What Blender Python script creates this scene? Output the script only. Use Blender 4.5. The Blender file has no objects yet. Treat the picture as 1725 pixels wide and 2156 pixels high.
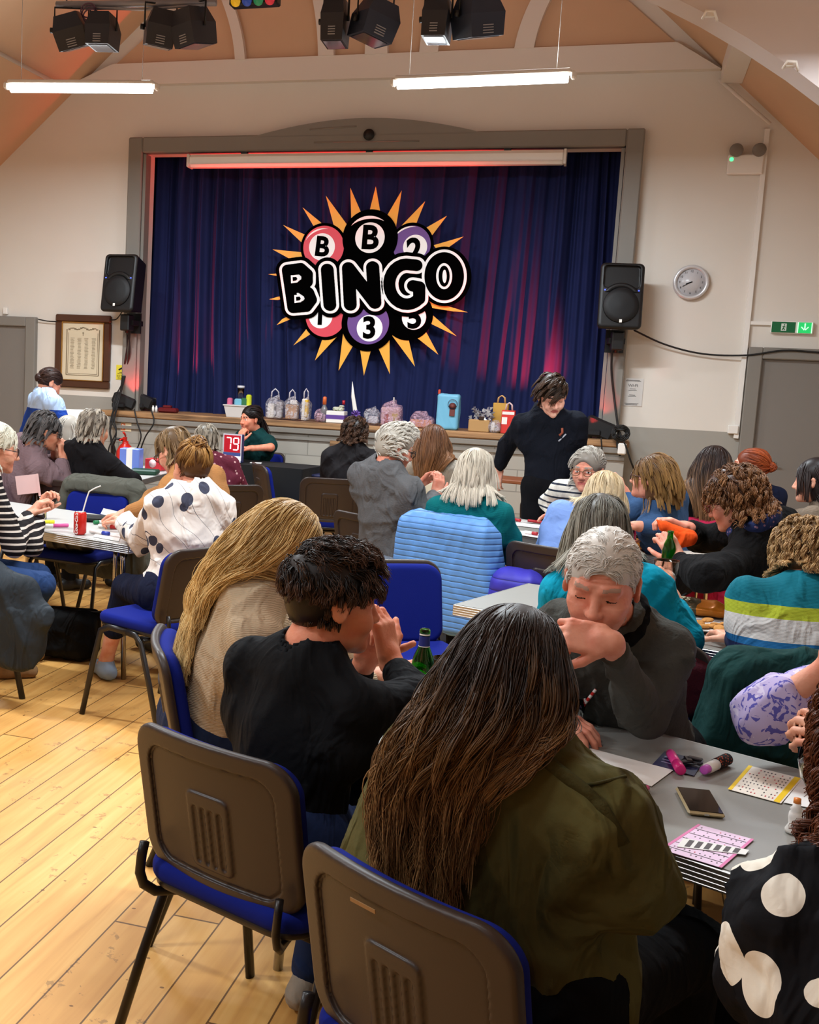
import bpy, math, random
import numpy as np
from mathutils import Vector, Matrix
random.seed(7); RNG = np.random.default_rng(7)
C = bpy.context.scene.collection
SC = bpy.context.scene
R = math.radians
PI = math.pi

# ------------------------------------------------------------------ camera
CAM_H = 1.6
W, H, FPX, CX, CY = 1725.0, 2156.0, 2431.61, 520.86, 1101.39
def _cam_rows():
    y, p, r = R(-17.7561), R(-7.6187), R(2.6513)
    F = np.array([math.sin(y)*math.cos(p), math.cos(y)*math.cos(p), math.sin(p)])
    Rt = np.array([math.cos(y), -math.sin(y), 0.0]); U = np.cross(Rt, F)
    c, s = math.cos(r), math.sin(r)
    return np.array([Rt*c + U*s, -Rt*s + U*c, F])
MC = _cam_rows()
cam_data = bpy.data.cameras.new('camera'); cam = bpy.data.objects.new('camera', cam_data); C.objects.link(cam)
cam_data.sensor_fit = 'HORIZONTAL'; cam_data.sensor_width = 36.0
cam_data.lens = FPX/W*36.0
cam_data.shift_x = (W/2 - CX)/W; cam_data.shift_y = (CY - H/2)/W
cam_data.clip_start = 0.05
cam.matrix_world = Matrix(((MC[0][0], MC[1][0], -MC[2][0], 0), (MC[0][1], MC[1][1], -MC[2][1], 0),
                           (MC[0][2], MC[1][2], -MC[2][2], CAM_H), (0, 0, 0, 1)))
SC.camera = cam

# ------------------------------------------------------------------ world, exposure
SC.view_settings.view_transform = 'Standard'; SC.view_settings.look = 'None'
SC.view_settings.exposure = 0.0; SC.view_settings.gamma = 1.0
wd = bpy.data.worlds.new('world'); SC.world = wd; wd.use_nodes = True
wd.node_tree.nodes['Background'].inputs[0].default_value = (1.0, 0.86, 0.70, 1)
wd.node_tree.nodes['Background'].inputs[1].default_value = 0.05

# ------------------------------------------------------------------ lights (the hall's own fittings, plus added upward fill)
LAMP_W = 112.0
def area(name, loc, size, size_y, power, color, rot=(0, 0, 0), spread=180):
    l = bpy.data.lights.new(name, 'AREA'); l.shape = 'RECTANGLE'; l.size = size; l.size_y = size_y
    l.energy = power; l.color = color; l.spread = R(spread)
    o = bpy.data.objects.new(name, l); C.objects.link(o); o.location = loc; o.rotation_euler = rot
    return o
def spot(name, loc, target, power, color, angle, blend=0.4, rad=0.03):
    l = bpy.data.lights.new(name, 'SPOT'); l.energy = power; l.color = color
    l.spot_size = R(angle); l.spot_blend = blend; l.shadow_soft_size = rad
    o = bpy.data.objects.new(name, l); C.objects.link(o); o.location = loc
    d = Vector(target) - Vector(loc); o.rotation_euler = d.to_track_quat('-Z', 'Y').to_euler()
    return o
WARM = (0.90, 1.0, 1.06)
for i, (x, y, z) in enumerate([(-4.2, 8.35, 3.62), (-1.08, 8.35, 3.62), (-4.2, 4.6, 3.62), (-1.0, 4.3, 3.62),
                               (-4.2, 1.2, 3.62), (-1.08, 1.2, 3.62), (-2.6, -1.6, 3.62), (1.2, 6.2, 3.4)]):
    k_ = (1.1, 1.1, 1.1, 1.1, 1.0, .22, .40, .5)[i]
    area('hall_light', (x, y, z), 1.2, 0.07, LAMP_W*k_, WARM)
    area('hall_fill_up', (x, y, z+.09), 1.2, 0.05, (15.0 if i < 7 else 3.0), WARM, (PI, 0, 0))  # upward fill added at each fitting to brighten ceiling and upper walls
RED = (1.0, 0.03, 0.03)
for (x, y, z, tx, ty, tz, pw, an) in ((-4.62, 11.08, 1.25, -3.9, 11.34, 2.4, 420, 60), (-4.35, 11.15, 1.25, -3.3, 11.36, 3.4, 60, 60), (-.34, 11.05, 1.30, -1.25, 11.34, 2.2, 480, 60), (-.5, 11.12, 1.25, -1.9, 11.36, 3.4, 70, 60), (-4.70, 10.80, 1.24, -4.83, 10.95, 1.7, 16, 70), (-.28, 10.80, 1.24, -.10, 10.95, 1.7, 9, 70), (-3.4, 10.80, 1.2, -3.2, 10.88, 3.6, 60, 24), (-1.5, 10.80, 1.2, -1.45, 10.88, 3.6, 60, 24)):
    spot('stage_light', (x, y, z), (tx, ty, tz), pw, RED, an, .7, .02)

# ------------------------------------------------------------------ pixel rays -> points in the room
def _ray(px, py): return MC.T @ np.array([(px-CX)/FPX, -(py-CY)/FPX, 1.0])
def at(px, py, Y):
    d = _ray(px, py); return d*(Y/d[1]) + np.array([0, 0, CAM_H])
def on(px, py, z):
    d = _ray(px, py); return d*((z-CAM_H)/d[2]) + np.array([0, 0, CAM_H])

# ------------------------------------------------------------------ objects, names, labels
def tag(o, label=None, cat=None, group=None, kind=None):
    if label: o['label'] = label
    if cat: o['category'] = cat
    if group: o['group'] = group
    if kind: o['kind'] = kind
    return o
def thing(name, label, cat, loc=(0, 0, 0), rz=0.0, group=None):
    o = bpy.data.objects.new(name, None); C.objects.link(o); o.empty_display_size = 0.1
    o.location = Vector([float(v) for v in loc]); o.rotation_euler = (0, 0, rz)
    return tag(o, label, cat, group)
def link_mesh(name, me, mats=None, parent=None, smooth=None):
    if mats is not None:
        if not isinstance(mats, (list, tuple)): mats = [mats]
        for m in mats: me.materials.append(m)
    o = bpy.data.objects.new(name, me); C.objects.link(o)
    if smooth is not None: me.polygons.foreach_set('use_smooth', np.full(len(me.polygons), smooth)); me.update()
    if parent is not None: o.parent = parent
    return o
def dup(root, loc=None, rz=None, label=None, group=None):
    r = root.copy(); C.objects.link(r)
    if loc is not None: r.location = Vector([float(v) for v in loc])
    if rz is not None: r.rotation_euler = (0, 0, rz)
    if label: r['label'] = label
    if group: r['group'] = group
    for ch in list(root.children):
        c = ch.copy(); C.objects.link(c); c.parent = r
        for g in ch.children:
            d = g.copy(); C.objects.link(d); d.parent = c
    return r

# ------------------------------------------------------------------ mesh builder for hard things
class MB:
    def __init__(s): s.v = []; s.f = []; s.m = []; s.sm = []
    def add(s, verts, faces, mat=0, smooth=False, M=None):
        b = len(s.v)
        for p in verts:
            p = Vector(p)
            if M is not None: p = M @ p
            s.v.append(p)
        for f in faces: s.f.append([b+i for i in f]); s.m.append(mat); s.sm.append(smooth)
        return s
    def box(s, c, d, mat=0, rz=0.0, M=None, bev=0.0, rot=None):
        x, y, z = d[0]/2, d[1]/2, d[2]/2
        T = Matrix.Translation(Vector([float(v) for v in c]))
        if rot is not None: T = T @ rot
        elif rz: T = T @ Matrix.Rotation(rz, 4, 'Z')
        if M is not None: T = M @ T
        if bev <= 0:
            vs = [(-x,-y,-z),(x,-y,-z),(x,y,-z),(-x,y,-z),(-x,-y,z),(x,-y,z),(x,y,z),(-x,y,z)]
            fs = [(0,3,2,1),(4,5,6,7),(0,1,5,4),(1,2,6,5),(2,3,7,6),(3,0,4,7)]
            return s.add(vs, fs, mat, False, T)
        b = min(bev, x*.99, y*.99, z*.99); vs = []; idx = {}
        for sx in (-1, 1):
            for sy in (-1, 1):
                for sz in (-1, 1):
                    for ax in range(3):
                        h = [x-b, y-b, z-b]; h[ax] += b
                        idx[(sx, sy, sz, ax)] = len(vs); vs.append((sx*h[0], sy*h[1], sz*h[2]))
        fs = []
        for ax in range(3):
            o1, o2 = (ax+1) % 3, (ax+2) % 3
            for sg in (-1, 1):
                def k(a, bb):
                    t = [0, 0, 0]; t[ax] = sg; t[o1] = a; t[o2] = bb; return idx[(*t, ax)]
                q = [k(-1,-1), k(1,-1), k(1,1), k(-1,1)]; fs.append(q if sg > 0 else q[::-1])
            for a in (-1, 1):
                for bb in (-1, 1):
                    def e(w, f):
                        t = [0, 0, 0]; t[o1] = a; t[o2] = bb; t[ax] = w; return idx[(*t, f)]
                    q = [e(-1, o1), e(1, o1), e(1, o2), e(-1, o2)]
                    fs.append(q if a*bb < 0 else q[::-1])
        for sx in (-1, 1):
            for sy in (-1, 1):
                for sz in (-1, 1):
                    q = [idx[(sx, sy, sz, i)] for i in range(3)]
                    fs.append(q if sx*sy*sz > 0 else q[::-1])
        return s.add(vs, fs, mat, False, T)
    def prism(s, poly, z0, z1, mat=0, M=None, smooth=False):
        n = len(poly)
        a = sum(poly[i][0]*poly[(i+1) % n][1]-poly[(i+1) % n][0]*poly[i][1] for i in range(n))
        if a < 0: poly = poly[::-1]
        vs = [(p[0], p[1], z0) for p in poly]+[(p[0], p[1], z1) for p in poly]
        fs = [list(range(n))[::-1], list(range(n, 2*n))]+[(i, (i+1) % n, n+(i+1) % n, n+i) for i in range(n)]
        return s.add(vs, fs, mat, smooth, M)
    def tube(s, pts, r, n=10, mat=0, M=None, caps=True, flat=1.0, up=None):
        P = [Vector([float(v) for v in p]) for p in pts]; m = len(P)
        rr = r if isinstance(r, (list, tuple)) else [r]*m
        vs = []; prev = None
        for i in range(m):
            t = (P[min(i+1, m-1)]-P[max(i-1, 0)])
            t = t.normalized() if t.length > 1e-9 else Vector((0, 0, 1))
            if prev is None:
                a = Vector(up) if up is not None else (Vector((0, 0, 1)) if abs(t.z) < .9 else Vector((1, 0, 0)))
                u = (a-t*a.dot(t)).normalized()
            else: u = (prev-t*prev.dot(t)).normalized()
            prev = u; w = t.cross(u)
            for k in range(n):
                an = 2*PI*k/n; vs.append(P[i]+u*math.cos(an)*rr[i]+w*math.sin(an)*rr[i]*flat)
        fs = [(i*n+k, i*n+(k+1) % n, (i+1)*n+(k+1) % n, (i+1)*n+k) for i in range(m-1) for k in range(n)]
        if caps: fs += [list(range(n))[::-1], [(m-1)*n+k for k in range(n)]]
        return s.add(vs, fs, mat, True, M)
    def lathe(s, prof, n=24, mat=0, M=None, smooth=True, capb=True, capt=True):
        vs = []; m = len(prof)
        for r, z in prof:
            for k in range(n): vs.append((r*math.cos(2*PI*k/n), r*math.sin(2*PI*k/n), z))
        fs = [(i*n+k, i*n+(k+1) % n, (i+1)*n+(k+1) % n, (i+1)*n+k) for i in range(m-1) for k in range(n)]
        if capb and prof[0][0] > 1e-6: fs.append(list(range(n))[::-1])
        if capt and prof[-1][0] > 1e-6: fs.append([(m-1)*n+k for k in range(n)])
        return s.add(vs, fs, mat, smooth, M)
    def grid(s, fn, nu, nv, mat=0, M=None, smooth=True, closeu=False):
        vs = [fn(i/(nu-1) if not closeu else i/nu, j/(nv-1)) for i in range(nu) for j in range(nv)]
        fs = []
        for i in range(nu if closeu else nu-1):
            for j in range(nv-1):
                a = (i % nu)*nv+j; b = ((i+1) % nu)*nv+j
                fs.append((a, b, b+1, a+1))
        return s.add(vs, fs, mat, smooth, M)
    def build(s, name, mats, parent=None, **tags):
        me = bpy.data.meshes.new(name); me.from_pydata([tuple(v) for v in s.v], [], s.f)
        me.polygons.foreach_set('material_index', s.m); me.polygons.foreach_set('use_smooth', s.sm); me.update()
        o = link_mesh(name, me, mats, parent)
        if tags: tag(o, **tags)
        return o

def axis_M(origin, xdir, zdir):
    z = Vector(zdir).normalized(); x = Vector(xdir); x = (x-z*x.dot(z)).normalized(); y = z.cross(x)
    return Matrix(((x.x, y.x, z.x, origin[0]), (x.y, y.y, z.y, origin[1]), (x.z, y.z, z.z, origin[2]), (0, 0, 0, 1)))

# ------------------------------------------------------------------ materials
def _s(c):   # sRGB 0-255 -> linear
    o = []
    for v in c[:3]:
        v /= 255.0; o.append(v/12.92 if v <= .04045 else ((v+.055)/1.055)**2.4)
    return (*o, 1.0)
_MC = {}
def mat(name, rgb, rough=0.6, metal=0.0, bump=0.0, bscale=60.0, var=0.0, vscale=4.0, spec=0.5, emit=None, estr=0.0,
        trans=0.0, alpha=1.0, sheen=0.0, coat=0.0, ior=1.45, bdist=0.004):
    key = (name, tuple(rgb), rough, metal, bump, bscale, var, spec, estr, trans, alpha)
    if key in _MC: return _MC[key]
    m = bpy.data.materials.new(name); m.use_nodes = True; nt = m.node_tree; b = nt.nodes['Principled BSDF']
    col = _s(rgb); b.inputs['Base Color'].default_value = col
    b.inputs['Roughness'].default_value = rough; b.inputs['Metallic'].default_value = metal
    b.inputs['Specular IOR Level'].default_value = spec; b.inputs['IOR'].default_value = ior
    if trans: b.inputs['Transmission Weight'].default_value = trans
    if alpha < 1: b.inputs['Alpha'].default_value = alpha
    if sheen: b.inputs['Sheen Weight'].default_value = sheen; b.inputs['Sheen Roughness'].default_value = .5
    if coat: b.inputs['Coat Weight'].default_value = coat
    if emit: b.inputs['Emission Color'].default_value = _s(emit); b.inputs['Emission Strength'].default_value = estr
    if bump or var:
        tc = nt.nodes.new('ShaderNodeTexCoord')
    if bump:
        n = nt.nodes.new('ShaderNodeTexNoise'); n.inputs['Scale'].default_value = bscale; n.inputs['Detail'].default_value = 4
        nt.links.new(tc.outputs['Object'], n.inputs['Vector'])
        bp = nt.nodes.new('ShaderNodeBump'); bp.inputs['Strength'].default_value = bump; bp.inputs['Distance'].default_value = bdist
        nt.links.new(n.outputs['Fac'], bp.inputs['Height']); nt.links.new(bp.outputs[0], b.inputs['Normal'])
    if var:
        n2 = nt.nodes.new('ShaderNodeTexNoise'); n2.inputs['Scale'].default_value = vscale; n2.inputs['Detail'].default_value = 5
        nt.links.new(tc.outputs['Object'], n2.inputs['Vector'])
        mx = nt.nodes.new('ShaderNodeMixRGB'); mx.inputs[1].default_value = tuple(max(0, c*(1-var)) for c in col[:3])+(1,)
        mx.inputs[2].default_value = tuple(min(1, c*(1+var)) for c in col[:3])+(1,)
        nt.links.new(n2.outputs['Fac'], mx.inputs[0]); nt.links.new(mx.outputs[0], b.inputs['Base Color'])
    _MC[key] = m
    return m
class NT:
    """tiny node helper"""
    def __init__(s, name, rough=.6, **kw):
        s.m = mat(name, (128, 128, 128), rough, **kw); s.nt = s.m.node_tree; s.b = s.nt.nodes['Principled BSDF']
        s.tc = s.nt.nodes.new('ShaderNodeTexCoord')
    def n(s, t, ins=None, **props):
        o = s.nt.nodes.new(t)
        for k, v in props.items(): setattr(o, k, v)
        for k, v in (ins or {}).items():
            if hasattr(v, 'is_linked') or hasattr(v, 'links'): s.nt.links.new(v, o.inputs[k])
            else: o.inputs[k].default_value = v
        return o
    def math(s, op, a, b=0.0, c=0.0):
        return s.n('ShaderNodeMath', {0: a, 1: b, 2: c}, operation=op).outputs[0]
    def mix(s, f, a, b):
        return s.n('ShaderNodeMixRGB', {0: f, 1: a, 2: b}).outputs[0]
    def xyz(s, which='Object'):
        o = s.n('ShaderNodeSeparateXYZ', {0: s.tc.outputs[which]}).outputs; return o[0], o[1], o[2]
    def ramp(s, f, stops, mode='LINEAR'):
        r = s.nt.nodes.new('ShaderNodeValToRGB'); r.color_ramp.interpolation = mode
        e = r.color_ramp.elements
        while len(e) < len(stops): e.new(0.5)
        for k, (p, c) in enumerate(stops): e[k].position = p; e[k].color = c if len(c) == 4 else _s(c)
        s.nt.links.new(f, r.inputs[0]); return r.outputs[0]
    def col(s, o): s.nt.links.new(o, s.b.inputs['Base Color']); return s
    def bump(s, h, strength=.4, dist=.004):
        b = s.n('ShaderNodeBump', {'Height': h, 'Strength': strength, 'Distance': dist})
        s.nt.links.new(b.outputs[0], s.b.inputs['Normal']); return s

# ------------------------------------------------------------------ signed distance modelling (surface nets)
def _v(p): return np.asarray(p, dtype=np.float32)
class Cap:      # tapered capsule, optionally flattened through a linear map A
    def __init__(s, a, b, r1, r2=None, A=None, Af=1.0):
        s.a, s.b = _v(a), _v(b); s.r1 = r1; s.r2 = r1 if r2 is None else r2; s.A = None if A is None else _v(A); s.Af = Af
        s.aa, s.bb = (s.a, s.b) if s.A is None else (s.A@s.a, s.A@s.b)
        s.rm = max(s.r1, s.r2)
    def __call__(s, p):
        if s.A is not None: p = p@s.A.T
        ba = s.bb-s.aa; pa = p-s.aa; L = float(ba@ba)+1e-12
        t = np.clip((pa@ba)/L, 0, 1)
        d = np.sqrt(((pa-t[:, None]*ba)**2).sum(1))-(s.r1+(s.r2-s.r1)*t)
        return d*s.Af if s.A is not None else d
    def bounds(s):
        e = s.rm*(1.0 if s.A is None else float(np.linalg.norm(np.linalg.inv(s.A), 2)))
        return np.minimum(s.a, s.b)-e, np.maximum(s.a, s.b)+e
class Ell:
    def __init__(s, c, r, Rm=None):
        s.c, s.r = _v(c), _v(r); s.R = np.eye(3, dtype=np.float32) if Rm is None else _v(Rm)
    def __call__(s, p):
        q = (p-s.c)@s.R
        k0 = np.sqrt(((q/s.r)**2).sum(1)); k1 = np.sqrt(((q/(s.r*s.r))**2).sum(1))+1e-9
        return k0*(k0-1)/k1
    def bounds(s): e = float(s.r.max()); return s.c-e, s.c+e
class RBox:
    def __init__(s, c, h, r, Rm=None):
        s.c, s.h, s.rr = _v(c), _v(h), r; s.R = np.eye(3, dtype=np.float32) if Rm is None else _v(Rm)
    def __call__(s, p):
        q = np.abs((p-s.c)@s.R)-(s.h-s.rr)
        return np.sqrt((np.maximum(q, 0)**2).sum(1))+np.minimum(q.max(1), 0)-s.rr
    def bounds(s): e = float(np.linalg.norm(s.h)); return s.c-e, s.c+e
class Plane:    # keeps the side n.p < off when intersected
    def __init__(s, n, o): s.n = _v(n)/np.linalg.norm(n); s.o = float(np.dot(s.n, _v(o)))
    def __call__(s, p): return p@s.n-s.o
class Shape:
    def __init__(s): s.u = []; s.s = []; s.i = []; s.disp = None; s.amp = 0
    def add(s, pr, k=.02): s.u.append((pr, k)); return s
    def sub(s, pr, k=.01): s.s.append((pr, k)); return s
    def cut(s, pr, k=.004): s.i.append((pr, k)); return s
    def __call__(s, p, keep=None):
        d = None
        for n, (pr, k) in enumerate(s.u):
            if keep is not None and not keep[n]: continue
            e = pr(p)
            if d is None: d = e
            else:
                h = np.maximum(k-np.abs(d-e), 0)/k; d = np.minimum(d, e)-h*h*k*.25
        if d is None: d = np.full(len(p), 1.0, np.float32)
        if s.disp is not None: d = d+s.disp(p)
        for pr, k in s.s:
            e = -pr(p); h = np.maximum(k-np.abs(d-e), 0)/k; d = np.maximum(d, e)+h*h*k*.25
        for pr, k in s.i:
            e = pr(p); h = np.maximum(k-np.abs(d-e), 0)/k; d = np.maximum(d, e)+h*h*k*.25
        return d
    def bounds(s):
        L = [pr.bounds() for pr, _ in s.u]
        return np.min([l[0] for l in L], 0)-.02-s.amp, np.max([l[1] for l in L], 0)+.02+s.amp

def surf(shape, h, lo=None, hi=None):
    """polygonise a Shape (or a function) with surface nets -> verts, quads"""
    if lo is None: lo, hi = shape.bounds()
    lo = np.asarray(lo, np.float32); hi = np.asarray(hi, np.float32)
    B = 8; MBk = 4
    nb = np.maximum(np.ceil((hi-lo)/(h*B)).astype(int), 1)
    nb = ((nb+MBk-1)//MBk)*MBk
    n = nb*B
    val = np.full(tuple(n), 1.0, np.float32)
    isS = isinstance(shape, Shape)
    nm = nb//MBk
    off = (np.stack(np.meshgrid(*[np.arange(B)]*3, indexing='ij'), -1).reshape(-1, 3)).astype(np.float32)
    boff = np.stack(np.meshgrid(*[np.arange(MBk)]*3, indexing='ij'), -1).reshape(-1, 3)
    mcs = np.stack(np.meshgrid(*[np.arange(k) for k in nm], indexing='ij'), -1).reshape(-1, 3)
    Rm = h*B*MBk*.87; Rb = h*B*.87
    cen = lo+(mcs+.5).astype(np.float32)*(h*B*MBk)
    if isS and len(shape.u):
        D = np.stack([pr(cen) for pr, _ in shape.u], 1)
        kk = max(k for _, k in shape.u)
    else: D = None
    for mi, mc in enumerate(mcs):
        if D is not None:
            mn = D[mi].min()
            if mn > Rm*1.5+.03+shape.amp: continue
            keep = D[mi]*.75-Rm < mn+Rm+2*kk+.01
            f = lambda q: shape(q, keep)
        else: f = shape
        bs = mc*MBk+boff
        bc = lo+(bs+.5).astype(np.float32)*(h*B)
        dv = f(bc)
        act = np.abs(dv) < Rb*1.45+.012+(shape.amp if isS else 0)
        ins = bs[(~act) & (dv < 0)]
        for b in ins: val[b[0]*B:(b[0]+1)*B, b[1]*B:(b[1]+1)*B, b[2]*B:(b[2]+1)*B] = -1.0
        ab = bs[act]
        if not len(ab): continue
        pts = (lo+((ab[:, None, :]*B+off[None])*h).astype(np.float32)).reshape(-1, 3)
        r = f(pts).reshape(-1, B, B, B)
        for b, rr in zip(ab, r): val[b[0]*B:(b[0]+1)*B, b[1]*B:(b[1]+1)*B, b[2]*B:(b[2]+1)*B] = rr
    neg = val < 0
    st = np.array([n[1]*n[2], n[2], 1], np.int64)
    Q = []; Pp = []
    for ax in range(3):
        a = [slice(None)]*3; b = [slice(None)]*3; a[ax] = slice(0, -1); b[ax] = slice(1, None)
        x = neg[tuple(a)] != neg[tuple(b)]
        I = np.argwhere(x)
        o1, o2 = (ax+1) % 3, (ax+2) % 3
        I = I[(I[:, o1] > 0) & (I[:, o2] > 0)]
        if not len(I): continue
        J = I.copy(); J[:, ax] += 1
        v0 = val[I[:, 0], I[:, 1], I[:, 2]]; v1 = val[J[:, 0], J[:, 1], J[:, 2]]
        t = np.clip(v0/(v0-v1), 0.02, .98)
        P = I.astype(np.float32); P[:, ax] += t
        base = I@st
        q = np.stack([base, base-st[o1], base-st[o1]-st[o2], base-st[o2]], 1)
        fl = v0 > 0
        q[fl] = q[fl][:, ::-1]
        Q.append(q); Pp.append(P)
    if not Q: return np.zeros((0, 3), np.float32), np.zeros((0, 4), np.int64)
    Q = np.concatenate(Q); Pp = np.concatenate(Pp)
    u, inv = np.unique(Q.ravel(), return_inverse=True); inv = inv.reshape(-1)
    cnt = np.bincount(inv, minlength=len(u)).astype(np.float32)
    V = np.stack([np.bincount(inv, weights=np.repeat(Pp[:, k], 4), minlength=len(u))/cnt for k in range(3)], 1)
    return (lo+V*h).astype(np.float32), inv.reshape(-1, 4)

def np_mesh(name, V, Q, Tri=None, midx=None, smooth=True):
    me = bpy.data.meshes.new(name)
    nq = len(Q); ntr = 0 if Tri is None else len(Tri)
    me.vertices.add(len(V)); me.vertices.foreach_set('co', np.ascontiguousarray(V, np.float32).ravel())
    loops = Q.ravel() if ntr == 0 else np.concatenate([Q.ravel(), Tri.ravel()])
    me.loops.add(len(loops)); me.loops.foreach_set('vertex_index', loops.astype(np.int32))
    me.polygons.add(nq+ntr)
    ls = np.arange(nq)*4
    if ntr: ls = np.concatenate([ls, nq*4+np.arange(ntr)*3])
    me.polygons.foreach_set('loop_start', ls.astype(np.int32))
    if midx is not None: me.polygons.foreach_set('material_index', midx.astype(np.int32))
    me.polygons.foreach_set('use_smooth', np.full(nq+ntr, smooth)); me.update(calc_edges=True); me.validate()
    return me
def sdf_obj(name, shape, h, mats, parent=None, origin=(0, 0, 0), matfn=None, lo=None, hi=None, **tags):
    V, Q = surf(shape, h, lo, hi)
    mi = None
    if matfn is not None and len(Q): mi = matfn(V[Q].mean(1))
    me = np_mesh(name, V-np.asarray(origin, np.float32), Q, midx=mi)
    o = link_mesh(name, me, mats, parent)
    if tags: tag(o, **tags)
    return o
def folds(amp, f=(9, 14, 22), seed=0, aniso=(1, 1, .45)):
    """cloth folds: sharp ridges with soft valleys, running mostly downwards"""
    rg = np.random.default_rng(seed); T = []
    for ff in f:
        for _ in range(2):
            d = rg.normal(size=3)*np.array(aniso); d /= np.linalg.norm(d)
            g = rg.normal(size=3)*ff*.50; g2 = rg.normal(size=3)*4.0
            T.append((_v(d*ff*1.3), _v(g), _v(g2), rg.uniform(0, 6.28), rg.uniform(0, 6.28), 10.0/(ff+3)))
    def fn(p):
        o = 0
        for d, g, g2, a, b, w in T:
            m = .5+.5*np.sin(p@g2+b*3)
            o = o+w*m*((1-np.abs(np.sin(p@d+a+1.5*np.sin(p@g+b))))**2*2.2-.8)
        o = -o/len(T)*2.4
        return (amp*o).astype(np.float32)
    return fn
def txt(name, s, size, mt, parent, loc, rot=(PI/2, 0, 0), extr=.0006, align='CENTER', shear=0.0, offset=0.0):
    cu = bpy.data.curves.new(name, 'FONT'); cu.body = s; cu.size = size; cu.extrude = extr
    cu.align_x = align; cu.align_y = 'CENTER'; cu.shear = shear; cu.offset = offset; cu.resolution_u = 4
    ob = bpy.data.objects.new(name, cu); C.objects.link(ob)
    dg = bpy.context.evaluated_depsgraph_get(); me = bpy.data.meshes.new_from_object(ob.evaluated_get(dg))
    bpy.data.objects.remove(ob); me.name = name
    o = link_mesh(name, me, mt, parent); o.location = loc; o.rotation_euler = rot
    return o
# ================================================================== the hall
WY = 11.0
MX = -2.42
def slopeL(x): return 3.573+.87*(x+6.413)
def slopeR(x): return 4.909-.93*(x+.082)
XL, XR = -7.1, 2.35
RX = -2.4; RZ = slopeL(RX)

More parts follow.
